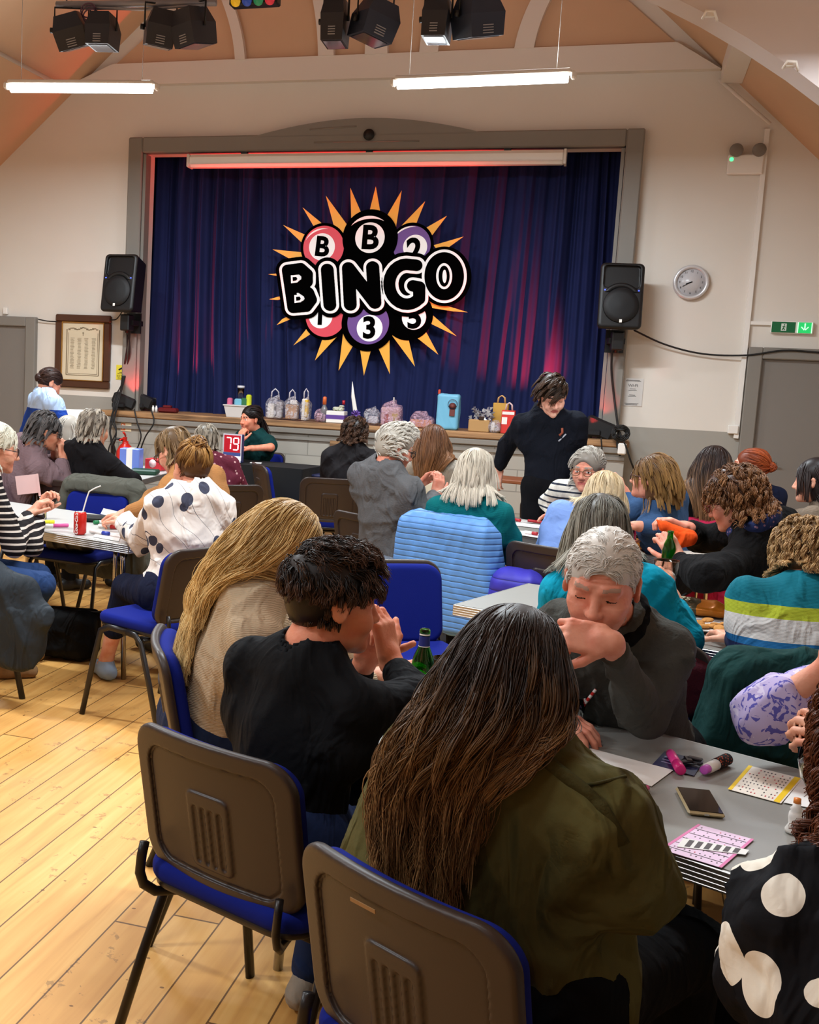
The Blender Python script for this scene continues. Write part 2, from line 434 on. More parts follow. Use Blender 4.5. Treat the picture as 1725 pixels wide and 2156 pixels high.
def wall_material():
    n = NT('wall_paint', .75); x, y, z = n.xyz()
    nz = n.n('ShaderNodeTexNoise', {'Vector': n.tc.outputs['Object'], 'Scale': 1.2, 'Detail': 5}).outputs['Fac']
    up = n.mix(nz, _s((214, 206, 196)), _s((226, 219, 210)))
    lo = n.mix(nz, _s((150, 146, 138)), _s((160, 156, 148)))
    n.col(n.mix(n.math('GREATER_THAN', z, 1.24), lo, up))
    b = n.n('ShaderNodeTexNoise', {'Vector': n.tc.outputs['Object'], 'Scale': 22, 'Detail': 4}).outputs['Fac']
    return n.bump(b, .15, .004).m
M_WALL = wall_material()
def floor_material():
    n = NT('floorboards', .34, spec=.35); x, y, z = n.xyz()
    u = n.math('DIVIDE', n.math('ADD', x, 20.02), .1420)
    pi_ = n.math('FLOOR', u); fr = n.math('FRACT', u)
    r1 = n.n('ShaderNodeTexWhiteNoise', {'W': pi_}, noise_dimensions='1D').outputs['Value']
    yy = n.math('DIVIDE', n.math('ADD', n.math('ADD', y, 40), n.math('MULTIPLY', r1, 9.0)), 3.1)
    bi = n.math('FLOOR', yy); fy = n.math('FRACT', yy)
    cv = n.n('ShaderNodeCombineXYZ', {0: pi_, 1: bi})
    r2 = n.n('ShaderNodeTexWhiteNoise', {'Vector': cv.outputs[0]}, noise_dimensions='3D').outputs['Value']
    # grain
    mp = n.n('ShaderNodeCombineXYZ', {0: n.math('MULTIPLY', x, 26.0), 1: n.math('MULTIPLY', y, 1.6), 2: n.math('MULTIPLY', r2, 30)})
    g = n.n('ShaderNodeTexNoise', {'Vector': mp.outputs[0], 'Scale': 1.0, 'Detail': 6, 'Distortion': .6}).outputs['Fac']
    base = n.ramp(g, [(.25, (186, 124, 54)), (.5, (210, 152, 78)), (.78, (226, 176, 104))])
    tint = n.mix(n.math('MULTIPLY', r2, .35), base, _s((176, 112, 48)))
    big = n.n('ShaderNodeTexNoise', {'Vector': n.tc.outputs['Object'], 'Scale': .9, 'Detail': 3}).outputs['Fac']
    tint = n.mix(n.math('MULTIPLY', big, .35), tint, _s((232, 190, 122)))
    # knots and scuffs
    mk = n.n('ShaderNodeCombineXYZ', {0: n.math('MULTIPLY', x, 9.0), 1: n.math('MULTIPLY', y, 4.0)})
    vn = n.n('ShaderNodeTexVoronoi', {'Vector': mk.outputs[0], 'Scale': 1.0, 'Randomness': 1.0}); vr = n.n('ShaderNodeSeparateXYZ', {0: vn.outputs['Color']}).outputs
    kn = n.math('LESS_THAN', vn.outputs['Distance'], n.math('MULTIPLY', n.math('POWER', vr[0], 5.0), .12))
    mk2 = n.n('ShaderNodeCombineXYZ', {0: n.math('MULTIPLY', x, 16.0), 1: n.math('MULTIPLY', y, 24.0)})
    v2 = n.n('ShaderNodeTexVoronoi', {'Vector': mk2.outputs[0], 'Scale': 1.0, 'Randomness': 1.0}); vr2 = n.n('ShaderNodeSeparateXYZ', {0: v2.outputs['Color']}).outputs
    kn = n.math('MAXIMUM', kn, n.math('MULTIPLY', n.math('LESS_THAN', v2.outputs['Distance'], .13), n.math('GREATER_THAN', vr2[1], .93)))
    sc = n.n('ShaderNodeTexNoise', {'Vector': n.tc.outputs['Object'], 'Scale': 16, 'Detail': 8, 'Roughness': .7}).outputs['Fac']
    sm = n.n('ShaderNodeTexNoise', {'Vector': n.tc.outputs['Object'], 'Scale': 1.7, 'Detail': 2}).outputs['Fac']
    scuff = n.math('MULTIPLY', n.math('GREATER_THAN', sc, .60), n.math('GREATER_THAN', sm, .52))
    tint = n.mix(n.math('MULTIPLY', kn, .75), tint, _s((84, 48, 20)))
    tint = n.mix(n.math('MULTIPLY', scuff, .5), tint, _s((110, 80, 50)))
    e = n.math('MINIMUM', fr, n.math('SUBTRACT', 1.0, fr))
    ey = n.math('MINIMUM', fy, n.math('SUBTRACT', 1.0, fy))
    gap = n.math('MAXIMUM', n.math('LESS_THAN', e, .018), n.math('LESS_THAN', ey, .0012))
    n.col(n.mix(n.math('MULTIPLY', gap, .85), tint, _s((70, 38, 14))))
    h = n.math('SUBTRACT', n.math('MULTIPLY', g, .3), gap)
    n.nt.links.new(n.ramp(big, [(.3, (.40, .40, .40, 1)), (.7, (.55, .55, .55, 1))]), n.b.inputs['Roughness'])
    return n.bump(h, .35, .003).m
M_FLOOR = floor_material()
M_PEACH = mat('ceiling_paint', (204, 169, 138), .8, bump=.1, bscale=15, var=.05)
M_BEAM = mat('beam_paint', (218, 210, 202), .7, bump=.12, bscale=18)
M_GREY = mat('grey_gloss_paint', (128, 123, 116), .5, bump=.1, bscale=12, var=.05)
M_DOOR = mat('door_paint', (124, 118, 112), .55, var=.05, vscale=1.2)
M_WHITE = mat('white_plastic', (232, 228, 222), .4)
M_BLACK = mat('black_plastic', (16, 16, 18), .45)
M_CHROME = mat('chrome', (205, 205, 205), .18, 1.0)
M_ALU = mat('aluminium', (190, 190, 186), .32, .9)

def struct(name, mb, m, parent=None):
    o = mb.build(name, m, parent)
    if parent is None: o['kind'] = 'structure'
    return o
b = MB(); b.box((-2.375, 3.5, -.1), (9.65, 17.2, .2)); struct('floor', b, M_FLOOR)
# back wall with the stage opening
OX0, OX1, OZ0, OZ1 = -4.75, -.18, 1.1, 3.68
b = MB()
def wpoly(P, y0=WY, y1=WY+.2, mb=None):
    (mb or b).prism([(p[0], p[1]) for p in P], -y1, -y0, M=Matrix.Rotation(PI/2, 4, 'X'))
wpoly([(XL, 0), (OX0, 0), (OX0, OZ1), (OX0, slopeL(OX0)), (XL, slopeL(XL))])
wpoly([(OX1, 0), (XR, 0), (XR, slopeR(XR)), (OX1, slopeR(OX1))])
wpoly([(OX0, OZ1), (OX1, OZ1), (OX1, slopeR(OX1)), (RX, RZ), (OX0, slopeL(OX0))])
struct('wall_back', b, M_WALL)
b = MB(); b.box((XL-.1, 3.5, 1.5), (.2, 17, 3.2)); struct('wall_left', b, M_WALL)
b = MB(); b.box((XR+.1, 3.5, 1.4), (.2, 17, 3.0)); struct('wall_right', b, M_WALL)
b = MB(); wpoly([(XL, 0), (XR, 0), (XR, slopeR(XR)), (RX, RZ), (XL, slopeL(XL))], -5.0, -4.8); struct('wall_front', b, M_WALL)
b = MB()
for (xa, za, xb, zb) in ((XL-.2, slopeL(XL-.2), RX, RZ), (RX, RZ, XR+.2, slopeR(XR+.2))):
    vs = [(xa, -5, za), (xb, -5, zb), (xb, 11.2, zb), (xa, 11.2, za), (xa, -5, za+.15), (xb, -5, zb+.15), (xb, 11.2, zb+.15), (xa, 11.2, za+.15)]
    b.add(vs, [(0, 3, 2, 1), (4, 5, 6, 7), (0, 1, 5, 4), (1, 2, 6, 5), (2, 3, 7, 6), (3, 0, 4, 7)])
struct('ceiling', b, M_PEACH)
# peach gable panel above the collar beam
b = MB(); wpoly([(-5.12, 4.53), (.16, 4.53), (RX+.05, RZ-.35)], WY-.03, WY-.002); struct('trim_1', b, M_PEACH)
# collar beam
b = MB(); wpoly([(-5.62, 4.33), (.53, 4.30), (.16, 4.53), (-5.12, 4.53)], WY-.09, WY-.001); struct('trim_2', b, M_BEAM)
# sloping rafters against the gable
def rafter(fn, x0, x1, wv, name, y0=WY-.10):
    b = MB(); wpoly([(x0, fn(x0)-.02), (x1, fn(x1)-.02), (x1, fn(x1)-wv), (x0, fn(x0)-wv)], y0, WY-.001); struct(name, b, M_BEAM)
rafter(slopeL, XL, RX, .20, 'trim_3'); rafter(slopeR, RX, XR, .20, 'trim_4')
# curved ribs in the gable
ribs = [((510, 130), (480, 0), .10, -1), ((690, 121), (678, 0), .15, -.4), ((795, 118), (795, 0), .21, 0), ((905, 115), (922, 0), .17, .4), ((1105, 106), (1142, 0), .17, 1)]
for k, (p0, p1, w_, cv) in enumerate(ribs):
    a = at(*p0, WY-.03); c = at(*p1, WY-.03)
    L = []; Rr = []
    for j in range(13):
        t = j/12*1.9; z = a[2]+(c[2]-a[2])*t; x = a[0]+(c[0]-a[0])*t*(.35+.65*t)
        if z > min(slopeL(x), slopeR(x))-.12: break
        L.append((x-w_/2, z)); Rr.append((x+w_/2, z))
    b = MB()
    for q in range(len(L)-1): wpoly([L[q], Rr[q], Rr[q+1], L[q+1]], WY-.10, WY-.02)
    struct('trim_%d' % (5+k), b, M_BEAM)
# purlins that run down the hall from the two nodes
b = MB(); b.box((-5.66, 3.0, 4.37), (.15, 15.8, .16)); b.tube([(-5.54, -4.7, 4.27), (-5.54, 10.9, 4.27)], .02); struct('trim_10', b, M_BEAM)
b = MB(); b.box((.62, 3.0, 4.26), (.17, 15.8, .18)); struct('trim_11', b, M_BEAM)
# diaphragm arch across the hall
b = MB(); N = 40; ya, yb = 7.0, 7.28; zc, rad = -1.0, 5.33
arc = []
for i in range(N+1):
    x = XL+.0+(XR-XL)*i/N; d = rad*rad-(x-MX)**2
    arc.append((x, max(zc+math.sqrt(max(d, 0)), .0)))
for i in range(N):
    (x0, z0), (x1, z1) = arc[i], arc[i+1]
    t0, t1 = min(slopeL(x0), slopeR(x0)), min(slopeL(x1), slopeR(x1))
    if t0 <= z0 or t1 <= z1: t0, t1 = max(t0, z0+.02), max(t1, z1+.02)
    wpoly([(x0, z0), (x1, z1), (x1, t1), (x0, t0)], ya, yb)
struct('wall_arch', b, mat('arch_paint', (200, 190, 188), .75, bump=.1, bscale=12))
for k, (px, py) in enumerate(((1495, 30), (1665, 135))):
    p = at(px, py, 6.98); b = MB()
    b.tube([(p[0]-.035, 6.98, p[2]-.02), (p[0]-.02, 6.93, p[2]+.005), (p[0]+.02, 6.93, p[2]), (p[0]+.04, 6.98, p[2]-.035)], .008, 8)
    b.box((p[0], 6.985, p[2]), (.05, .03, .025))
    b.build('cleat', M_WHITE, label=('white metal cleat on the near arch, upper one' if k == 0 else 'white metal cleat on the near arch, lower right one'), cat='cleat', group='cleats on the arch')

# ------------------------------------------------------------------ doors, trunking, dado
def door(name, x0, x1, ztop, hinge=1):
    fr = MB(); fw = .115
    fr.box((x0+fw/2, WY-.03, ztop/2), (fw, .07, ztop), bev=.008); fr.box((x1-fw/2, WY-.03, ztop/2), (fw, .07, ztop), bev=.008)
    fr.box(((x0+x1)/2, WY-.03, ztop-.05), (x1-x0-2*fw, .07, .10), bev=.008)
    o = fr.build(name, M_GREY); o['kind'] = 'structure'
    l = MB(); l.box(((x0+x1)/2, WY-.012, (ztop-.1)/2), (x1-x0-2*fw-.006, .02, ztop-.105)); l.build('door_leaf', M_DOOR, o)
    hd = MB(); hx = x0+fw+.08 if hinge > 0 else x1-fw-.08
    hd.tube([(hx, WY-.02, 1.0), (hx, WY-.07, 1.0), (hx+.12*hinge, WY-.075, 1.0)], .009); hd.build('door_handle', M_CHROME, o)
door('door_1', -6.95, -5.93, 2.03, 1)
door('door_2', .975, 2.1, 1.985, 1)
t = MB(); t.box((.945, WY-.018, 2.50), (.04, .034, 2.62)); t.box((1.06, WY-.014, 2.19), (.20, .028, .03))
t.box((.915, WY-.025, 1.265), (.085, .05, .075), bev=.006); struct('trim_12', t, M_WHITE)
t = MB(); t.tube([(.955, WY-.125, 3.83), (.52, WY-.125, 4.2)], .016, 8); struct('trim_13', t, M_BEAM)
s = MB(); p = at(14, 655, WY); s.box((p[0], WY-.02, p[2]), (.05, .04, .07), bev=.006); s.build('wall_sensor', M_WHITE, label='small pale sensor box above the left door', cat='sensor')

# ------------------------------------------------------------------ stage
def stage_front():
    n = NT('stage_front_paint', .5); x, y, z = n.xyz()
    v = n.n('ShaderNodeCombineXYZ', {0: x, 1: z})
    br = n.n('ShaderNodeTexBrick', {'Vector': v.outputs[0], 'Scale': 1.0, 'Brick Width': .44, 'Row Height': .2, 'Mortar Size': .005, 'Color1': _s((165, 160, 150)), 'Color2': _s((158, 153, 144)), 'Mortar': _s((130, 126, 118))})
    n.col(br.outputs['Color']); return n.bump(br.outputs['Fac'], -.4, .004).m
def stage_wood():
    n = NT('stage_boards', .5); x, y, z = n.xyz()
    mp = n.n('ShaderNodeCombineXYZ', {0: n.math('MULTIPLY', x, 1.5), 1: n.math('MULTIPLY', y, 20.0), 2: n.math('MULTIPLY', z, 20)})
    g = n.n('ShaderNodeTexNoise', {'Vector': mp.outputs[0], 'Scale': 1.5, 'Detail': 5}).outputs['Fac']
    return n.col(n.ramp(g, [(.3, (92, 66, 44)), (.6, (168, 128, 88))])).m
M_SW = stage_wood()
SY = 10.72; SX0, SX1 = -5.0, .03; SZ = 1.12
st = MB(); st.box(((SX0+SX1)/2, (SY+12.4)/2, .5), (SX1-SX0, 12.4-SY, 1.0)); stg = st.build('stage', stage_front())
tag(stg, kind='structure')
st = MB(); st.box(((SX0+SX1)/2, (SY+12.4)/2-.02, 1.09), (SX1-SX0+.06, 12.44-SY, .06), bev=.01); st.build('stage_floor', M_SW, stg)
st = MB(); st.box(((SX0+SX1)/2, SY-.012, 1.03), (SX1-SX0, .04, .055), bev=.008); st.box(((SX0+SX1)/2, SY-.008, .96), (SX1-SX0, .025, .03)); st.build('moulding', M_GREY, stg)
st = MB()
p = at(707, 930, SY); st.box((p[0], SY-.01, .5), (.10, .03, .92)); st.build('hatch_edge', M_SW, stg)
st = MB(); st.box(((SX0+SX1)/2, 12.45, 2.4), (SX1-SX0, .1, 2.8)); st.box((SX0+.05, 11.8, 2.4), (.1, 1.25, 2.8)); st.box((SX1-.05, 11.8, 2.4), (.1, 1.25, 2.8)); st.box(((SX0+SX1)/2, 11.8, 3.85), (SX1-SX0, 1.3, .1)); st.build('stage_surround', mat('stage_dark', (40, 38, 40), .8), stg)
# proscenium surround
pr = MB(); fx0, fx1, fz = -4.91, -.035, 3.82
pr.box((fx0+.075, WY-.05, (SZ+fz)/2), (.15, .12, fz-SZ), bev=.012); pr.box((fx1-.075, WY-.05, (SZ+fz)/2), (.15, .12, fz-SZ), bev=.012)
pr.box(((fx0+fx1)/2, WY-.05, fz-.075), (fx1-fx0-.3, .12, .15), bev=.012)
pr.box((fx0+.17, WY-.02, (SZ+fz-.16)/2), (.03, .12, fz-SZ-.16)); pr.box((fx1-.17, WY-.02, (SZ+fz-.16)/2), (.03, .12, fz-SZ-.16))
arcp = [(-3.62, 3.80)]+[(-3.62+2.2*i/24, 3.80+.155*math.sin(PI*i/24)**.9) for i in range(1, 24)]+[(-1.42, 3.80)]
wpoly(arcp, WY-.11, WY-.001, pr)
for (xa, za, xb, zb) in ((-3.05, 3.86, -2.6, 3.88), (-3.0, 3.74, -2.0, 3.74)): pr.tube([(xa, WY-.112, za), (xb, WY-.112, zb)], .006, 6)
psm = pr.build('stage_surround_frame', M_GREY); tag(psm, kind='structure')
v = MB(); v.lathe([(.0, 0), (.042, 0), (.052, .012), (.052, .02)], 24, M=axis_M((-2.472, WY-.115, 3.80), (1, 0, 0), (0, -1, 0))); v.build('ceiling_rose', M_BLACK, psm)
# curtain
def curtain():
    n = NT('curtain_velvet', .85, spec=.1); x, y, z = n.xyz()
    nz = n.n('ShaderNodeTexNoise', {'Vector': n.tc.outputs['Object'], 'Scale': 3, 'Detail': 3}).outputs['Fac']
    n.col(n.mix(nz, _s((26, 33, 68)), _s((34, 41, 84)))); m = n.m
    rg = np.random.default_rng(3)
    nx, nz_ = 900, 90
    xs = np.linspace(OX0-.14, OX1+.12, nx); zs = np.linspace(SZ, 3.74, nz_)
    X, Z = np.meshgrid(xs, zs, indexing='ij')
    ph = X*2*PI
    sl = (Z-1.1)*.05*np.sin(X*1.7+1)
    u = X+sl
    D = .040*np.sin(2*PI*u/.29+1.2*np.sin(u*3.1))+.020*np.sin(2*PI*u/.137+2+1.5*np.sin(u*2.3))+.010*np.sin(2*PI*u/.071+Z*.8)
    amp = .75+.35*np.sin(X*1.3+.4*Z)
    D = D+.075*np.maximum(0, np.sin(2*PI*(u+.03*np.sin(Z*1.9+X))/.47+1.3*np.sin(u*1.7)))**7+.05*np.maximum(0, np.sin(2*PI*u/.33+2+1.9*np.sin(u*2.9)))**9
    Y = 11.40-D*amp-.02*np.sin(Z*2+X*4)
    V = np.stack([X, Y, Z], -1).reshape(-1, 3)
    i, j = np.meshgrid(np.arange(nx-1), np.arange(nz_-1), indexing='ij')
    a = (i*nz_+j).ravel(); Q = np.stack([a, a+nz_, a+nz_+1, a+1], 1)
    return link_mesh('stage_curtain', np_mesh('stage_curtain', V, Q), m)
tag(curtain(), 'deep blue velvet curtain closed across the stage', 'curtain')
# screen casing
s = MB(); s.box(((-4.256-.682)/2, 10.90, 3.58), (3.574, .13, .122), bev=.03)
sc_ = s.build('projector_screen', M_WHITE, label='long white roll-up screen casing over the stage opening', cat='screen')
s = MB(); s.box(((-4.256-.682)/2, 10.831, 3.548), (3.5, .012, .012)); s.box((-.69, 10.90, 3.58), (.02, .14, .128)); s.box((-4.25, 10.90, 3.58), (.03, .138, .126), bev=.01); s.build('screen_bar', mat('off_white', (214, 206, 198), .45), sc_)
for x in (-3.7, -2.47, -1.2):
    s = MB(); s.box((x, 10.93, 3.655), (.06, .05, .03)); s.build('bracket', M_BLACK, sc_)
# ================================================================== chairs
M_SHELL = mat('chair_shell', (50, 39, 34), .42, bump=.12, bscale=260, bdist=.001)
M_PAD = mat('blue_upholstery', (15, 28, 112), .9, bump=.25, bscale=420, bdist=.0015, spec=.15, var=.06, vscale=9)
M_FRAME = mat('black_frame', (24, 20, 20), .35)
def _rr(x, z, hx, hz, r):
    qx, qz = np.abs(x)-(hx-r), np.abs(z)-(hz-r)
    return np.sqrt(np.maximum(qx, 0)**2+np.maximum(qz, 0)**2)+np.minimum(np.maximum(qx, qz), 0)-r
def _slab(d2, y, t, rd):
    a, b_ = d2+rd, np.abs(y)-(t-rd)
    return np.sqrt(np.maximum(a, 0)**2+np.maximum(b_, 0)**2)+np.minimum(np.maximum(a, b_), 0)-rd
BH = .175; BZ = .645; BY = -.225; TILT = .20
def _back(p):      # local frame of the tilted, bent backrest
    x, y, z = p[:, 0], p[:, 1], p[:, 2]
    zz = z-BZ; yy = y-BY+zz*TILT
    yy = yy-.55*x*x
    hx = .228-.012*np.clip(-zz/BH, 0, 1)
    return x, yy, zz, hx
def shell_sdf(p):
    x, y, z, hx = _back(p)
    d2 = _rr(x, z, .228, BH, .07)
    d = _slab(d2, y, .013, .010)
    inner = _rr(x, z+.008, .182, .140, .05)
    d = np.maximum(d, -np.maximum(inner, y+.003))          # recessed rear panel
    fl = np.maximum(_rr(x, z+.006, .176, .134, .045), np.abs(y-.001)-.006); d = np.minimum(d, fl)
    pv = _rr(x, z+.035, .060, .090, .018); pb = _slab(pv, y+.004, .007, .004)
    d = np.minimum(d, pb)
    for k in range(4):
        gx = (x-(-.036+.024*k)); g = np.maximum(_rr(gx, z+.045, .0065, .068, .006), y+.006)
        d = np.maximum(d, -g)
    return d
def pad_sdf(p):
    x, y, z, hx = _back(p)
    return _slab(_rr(x, z+.002, .218, BH-.012, .065), y-.026, .024, .020)
def seat_sdf(p):
    x, y, z = p[:, 0], p[:, 1], p[:, 2]
    zz = z-.462+.10*np.clip(y-.12, 0, 1)**2*4-.15*x*x*0
    return _slab(_rr(x, y-.005, .232, .215, .085), zz, .026, .022)
def pan_sdf(p):
    x, y, z = p[:, 0], p[:, 1], p[:, 2]
    zz = z-.434+.10*np.clip(y-.12, 0, 1)**2*4
    return _slab(_rr(x, y-.005, .226, .209, .085), zz, .012, .010)
def make_chair():
    t = thing('conference_chair', 'x', 'chair')
    V, Q = surf(shell_sdf, .0036, (-.25, -.31, .45), (.25, -.12, .84)); link_mesh('back_shell', np_mesh('back_shell', V, Q), M_SHELL, t)
    V, Q = surf(pad_sdf, .006, (-.25, -.30, .45), (.25, -.10, .84)); link_mesh('back_pad', np_mesh('back_pad', V, Q), M_PAD, t)
    V, Q = surf(seat_sdf, .006, (-.26, -.24, .40), (.26, .26, .51)); link_mesh('seat', np_mesh('seat', V, Q), M_PAD, t)
    V, Q = surf(pan_sdf, .007, (-.26, -.24, .38), (.26, .26, .47)); link_mesh('seat_pan', np_mesh('seat_pan', V, Q), M_FRAME, t)
    for s in (-1, 1):
        m = MB(); m.tube([(s*.255, .245, .0), (s*.242, .195, .25), (s*.232, .16, .405), (s*.228, .11, .428), (s*.226, 0, .425)], .0155, 10, flat=.62, up=(0, 1, 0)); m.build('leg', M_FRAME, t)
        m = MB(); m.tube([(s*.258, -.25, .0), (s*.246, -.17, .22), (s*.236, -.10, .39), (s*.232, -.06, .42), (s*.226, 0, .425)], .0155, 10, flat=.62, up=(0, 1, 0)); m.build('leg', M_FRAME, t)
    m = MB()
    for s in (-1, 1):
        m.tube([(s*.13, -.03, .412), (s*.16, -.14, .402), (s*.185, -.195, .408), (s*.197, -.222, .43), (s*.200, -.232, .46), (s*.200, -.228, .50), (s*.198, -.222, .53)], .0125, 10, flat=.7)
    m.tube([(-.226, .02, .412), (.226, .02, .412)], .011, 8); m.tube([(-.22, -.10, .40), (.22, -.10, .40)], .011, 8)
    m.build('back_bracket', M_FRAME, t)
    return t
CH = make_chair(); CH_used = [False]
def chair(x, y, deg, label, group='blue and black stacking chairs'):
    loc = (x, y, 0); rz = -R(deg)
    if not CH_used[0]:
        CH_used[0] = True; CH.location = loc; CH.rotation_euler = (0, 0, rz); tag(CH, label, None, group); return CH
    return dup(CH, loc, rz, label, group)
chair(-.68, 2.44, 23, 'black and blue chair under the young man in the black jumper')
b_ch = chair(-.15, 1.92, 32, 'nearest chair, brown back shell with a worn pale scratch, under the woman in olive')
m = MB(); m.box((-.045, -.2655, .765), (.055, .0016, .007), rot=Matrix.Rotation(.2, 4, 'X')); m.build('scratch_mark', mat('scratch', (146, 112, 72), .7), b_ch)
chair(-1.0, 3.14, 68, 'blue-padded chair seen edge-on under the blonde woman in cream')
chair(-.76, 4.62, 146, 'empty blue chair turned towards the camera, in the middle of the hall')
chair(-.70, 6.14, 25, 'chair wearing a light blue quilted jacket, under the woman in teal')
chair(-1.24, 6.56, 33, 'brown-backed chair under the man in the grey jacket')
chair(-2.10, 8.6, -14, 'empty brown-backed chair between the small folding table and the man in grey')
chair(-2.66, 9.3, 58, 'empty blue chair standing beside the black-clothed caller table')
chair(-3.28, 10.33, 190, 'blue chair under the woman in the dark green polo shirt')
chair(-2.62, 7.55, -40, 'brown-backed chair under the person in the maroon flowered top')
chair(-1.92, 4.80, -68, 'dark-backed chair under the woman in the dotted white blouse')
chair(-1.92, 5.75, -70, 'blue chair behind the woman in the dotted white blouse')
chair(-2.95, 4.72, 40, 'chair under the person in the black and white striped jumper')
chair(-3.06, 6.24, 188, 'blue chair with a grey-green coat hung over its back, across the left table')
chair(-.2, 5.92, 27, 'empty brown-backed chair behind the man in the grey fleece')
chair(-.36, 8.25, 12, 'small far brown-backed chair beside the woman in the dark green jumper')
chair(.14, 4.02, 12, 'chair under the woman in bright turquoise holding the pint glass')
chair(.82, 5.22, -60, 'blue chair under the woman in the black cardigan and navy scarf')
chair(.52, 3.83, -15, 'chair under the person in the striped teal jumper, green coat over it')
chair(.14, 3.46, 154, 'chair under the elderly man in the grey fleece, maroon coat over it')
chair(1.02, 3.02, 155, 'chair under the person in the lilac flowered blouse')
chair(.45, 7.35, 15, 'chair under the woman with long highlighted hair')
chair(.15, 8.5, 190, 'blue chair in front of the stage end, behind the woman in blue')
chair(-1.15, 8.2, -10, 'blue chair under the girl with long auburn hair')
chair(-3.45, 7.05, 20, 'chair under the person in the black cardigan')
chair(-4.02, 6.85, 15, 'chair under the woman in the mauve jumper')
chair(.52, 1.36, 8, 'chair under the woman in the black dress with big white spots')

# ================================================================== tables
M_LAM = mat('grey_laminate', (138, 136, 130), .38, bump=.05, bscale=300, var=.02, vscale=30)
M_LAM2 = mat('pale_laminate', (186, 184, 180), .35, var=.02)
M_UNDER = mat('table_underside', (40, 36, 34), .8)
def table(x, y, deg, L, Wd, label, ztop=.71, lam=None, far=False, group='grey folding tables'):
    """origin: left-near corner on the floor; long side runs along +x turned by deg; width along +y"""
    t = thing('folding_table', label, 'table', (x, y, 0), R(deg), group)
    m = MB(); m.box((L/2, Wd/2, ztop-.004), (L-.012, Wd-.012, .008)); m.build('tabletop', lam or M_LAM, t)
    m = MB(); m.box((L/2, Wd/2, ztop-.024), (L-.014, Wd-.014, .03)); m.build('underside', M_UNDER, t)
    m = MB()
    for (cx, cy, dx, dy) in ((L/2, 0, L, .006), (L/2, Wd, L, .006), (0, Wd/2, .006, Wd), (L, Wd/2, .006, Wd)):
        for q in range(5): m.box((cx, cy, ztop-.004-q*.0095), (dx+.002, dy+.002, .006), bev=.0018)
        m.box((cx, cy, ztop-.023), (dx-.0002, dy-.0002, .042))
    m.build('metal_edging', M_ALU, t)
    for ex in (.10, L-.10):
        for ey in (.08, Wd-.08):
            m = MB(); s = 1 if ex < L/2 else -1
            m.tube([(ex-.03*s, ey, 0), (ex, ey, ztop-.1), (ex+.01*s, ey, ztop-.04)], .0135, 10)
            m.tube([(ex+.045*s, ey, .0), (ex+.05*s, ey, ztop-.1), (ex+.05*s, ey, ztop-.04)], .011, 8)
            m.build('leg', M_CHROME, t)
        m = MB(); m.tube([(ex, .08, ztop-.05), (ex, Wd-.08, ztop-.05)], .011, 8); m.tube([(ex, .08, .3), (ex, Wd-.08, .3)], .009, 8)
        m.build('crossbar', M_CHROME, t)
    return t
def T1(px, py): return on(px, py, .712)
table(-.86, 2.79, -26.0, 1.83, .735, 'nearest long grey folding table with a silver ribbed edge')
table(-.58, 4.55, -19.5, 1.83, .71, 'middle grey folding table behind the man in the fleece', lam=M_LAM)
table(-1.28, 7.28, -30, 1.80, .74, 'grey folding table in front of the stage with papers and a brown bottle')
table(-4.0, 5.68, -16, 1.80, .76, 'left grey folding table with a red can and marker pens', lam=M_LAM2)
table(.92, 8.35, -6, 1.3, .70, 'far right pale table by the grey door', lam=M_LAM2)
table(-3.45, 7.6, 95, 1.8, .78, 'far left table crowded with boxes before the stage', lam=M_LAM2)
# small folding table with a dark top
t = thing('small_table', 'small dark blue folding table by the empty brown-backed chair', 'table', (-2.72, 9.75, 0), R(-8))
m = MB(); m.box((.3, .22, .70), (.62, .45, .022), bev=.006); m.build('tabletop', mat('navy_top', (30, 36, 70), .5), t)
for a_ in ((.04, .05, .54, .05), (.54, .40, .04, .40)):
    m = MB(); m.tube([(a_[0], a_[1], 0), (a_[2], a_[3], .68)], .011, 8); m.build('leg', M_FRAME, t)
    m = MB(); m.tube([(a_[2], a_[1], 0), (a_[0], a_[3], .68)], .011, 8); m.build('leg', M_FRAME, t)
# caller's table under a black cloth
_c = at(455, 957, 9.6); _d = at(592, 957, 9.6); CT = (float(_c[0])+.02, 9.6, 0)
ct = thing('caller_table', 'table by the stage covered to the floor with a black cloth', 'table', CT, R(-6))
m = MB(); m.box((.4, .25, .37), (.78, .46, .72)); m.build('table_body', M_UNDER, ct)
def clothfn(u, v):
    P = [(0, 0), (.82, 0), (.82, .52), (0, .52)]
    s = u*4; k = int(s) % 4; f = s-int(s); a_, b_ = P[k], P[(k+1) % 4]
    x, y = a_[0]+(b_[0]-a_[0])*f-.01, a_[1]+(b_[1]-a_[1])*f-.01
    w = .028*math.sin(u*44)*(1-v)+.014*math.sin(u*91)*(1-v)
    cx_, cy_ = x-.4, y-.25; l = math.hypot(cx_, cy_)
    return (x+cx_/l*w, y+cy_/l*w, .01+v*.755)
m = MB(); m.grid(clothfn, 160, 8, closeu=True); m.box((.4, .25, .766), (.82, .52, .006)); 
tag(m.build('tablecloth', mat('black_cloth', (10, 10, 12), .9), None), 'black cloth draped over the table by the stage', 'tablecloth')
bpy.data.objects['tablecloth'].matrix_world = ct.matrix_world if False else Matrix.Translation(CT) @ Matrix.Rotation(R(-6), 4, 'Z')
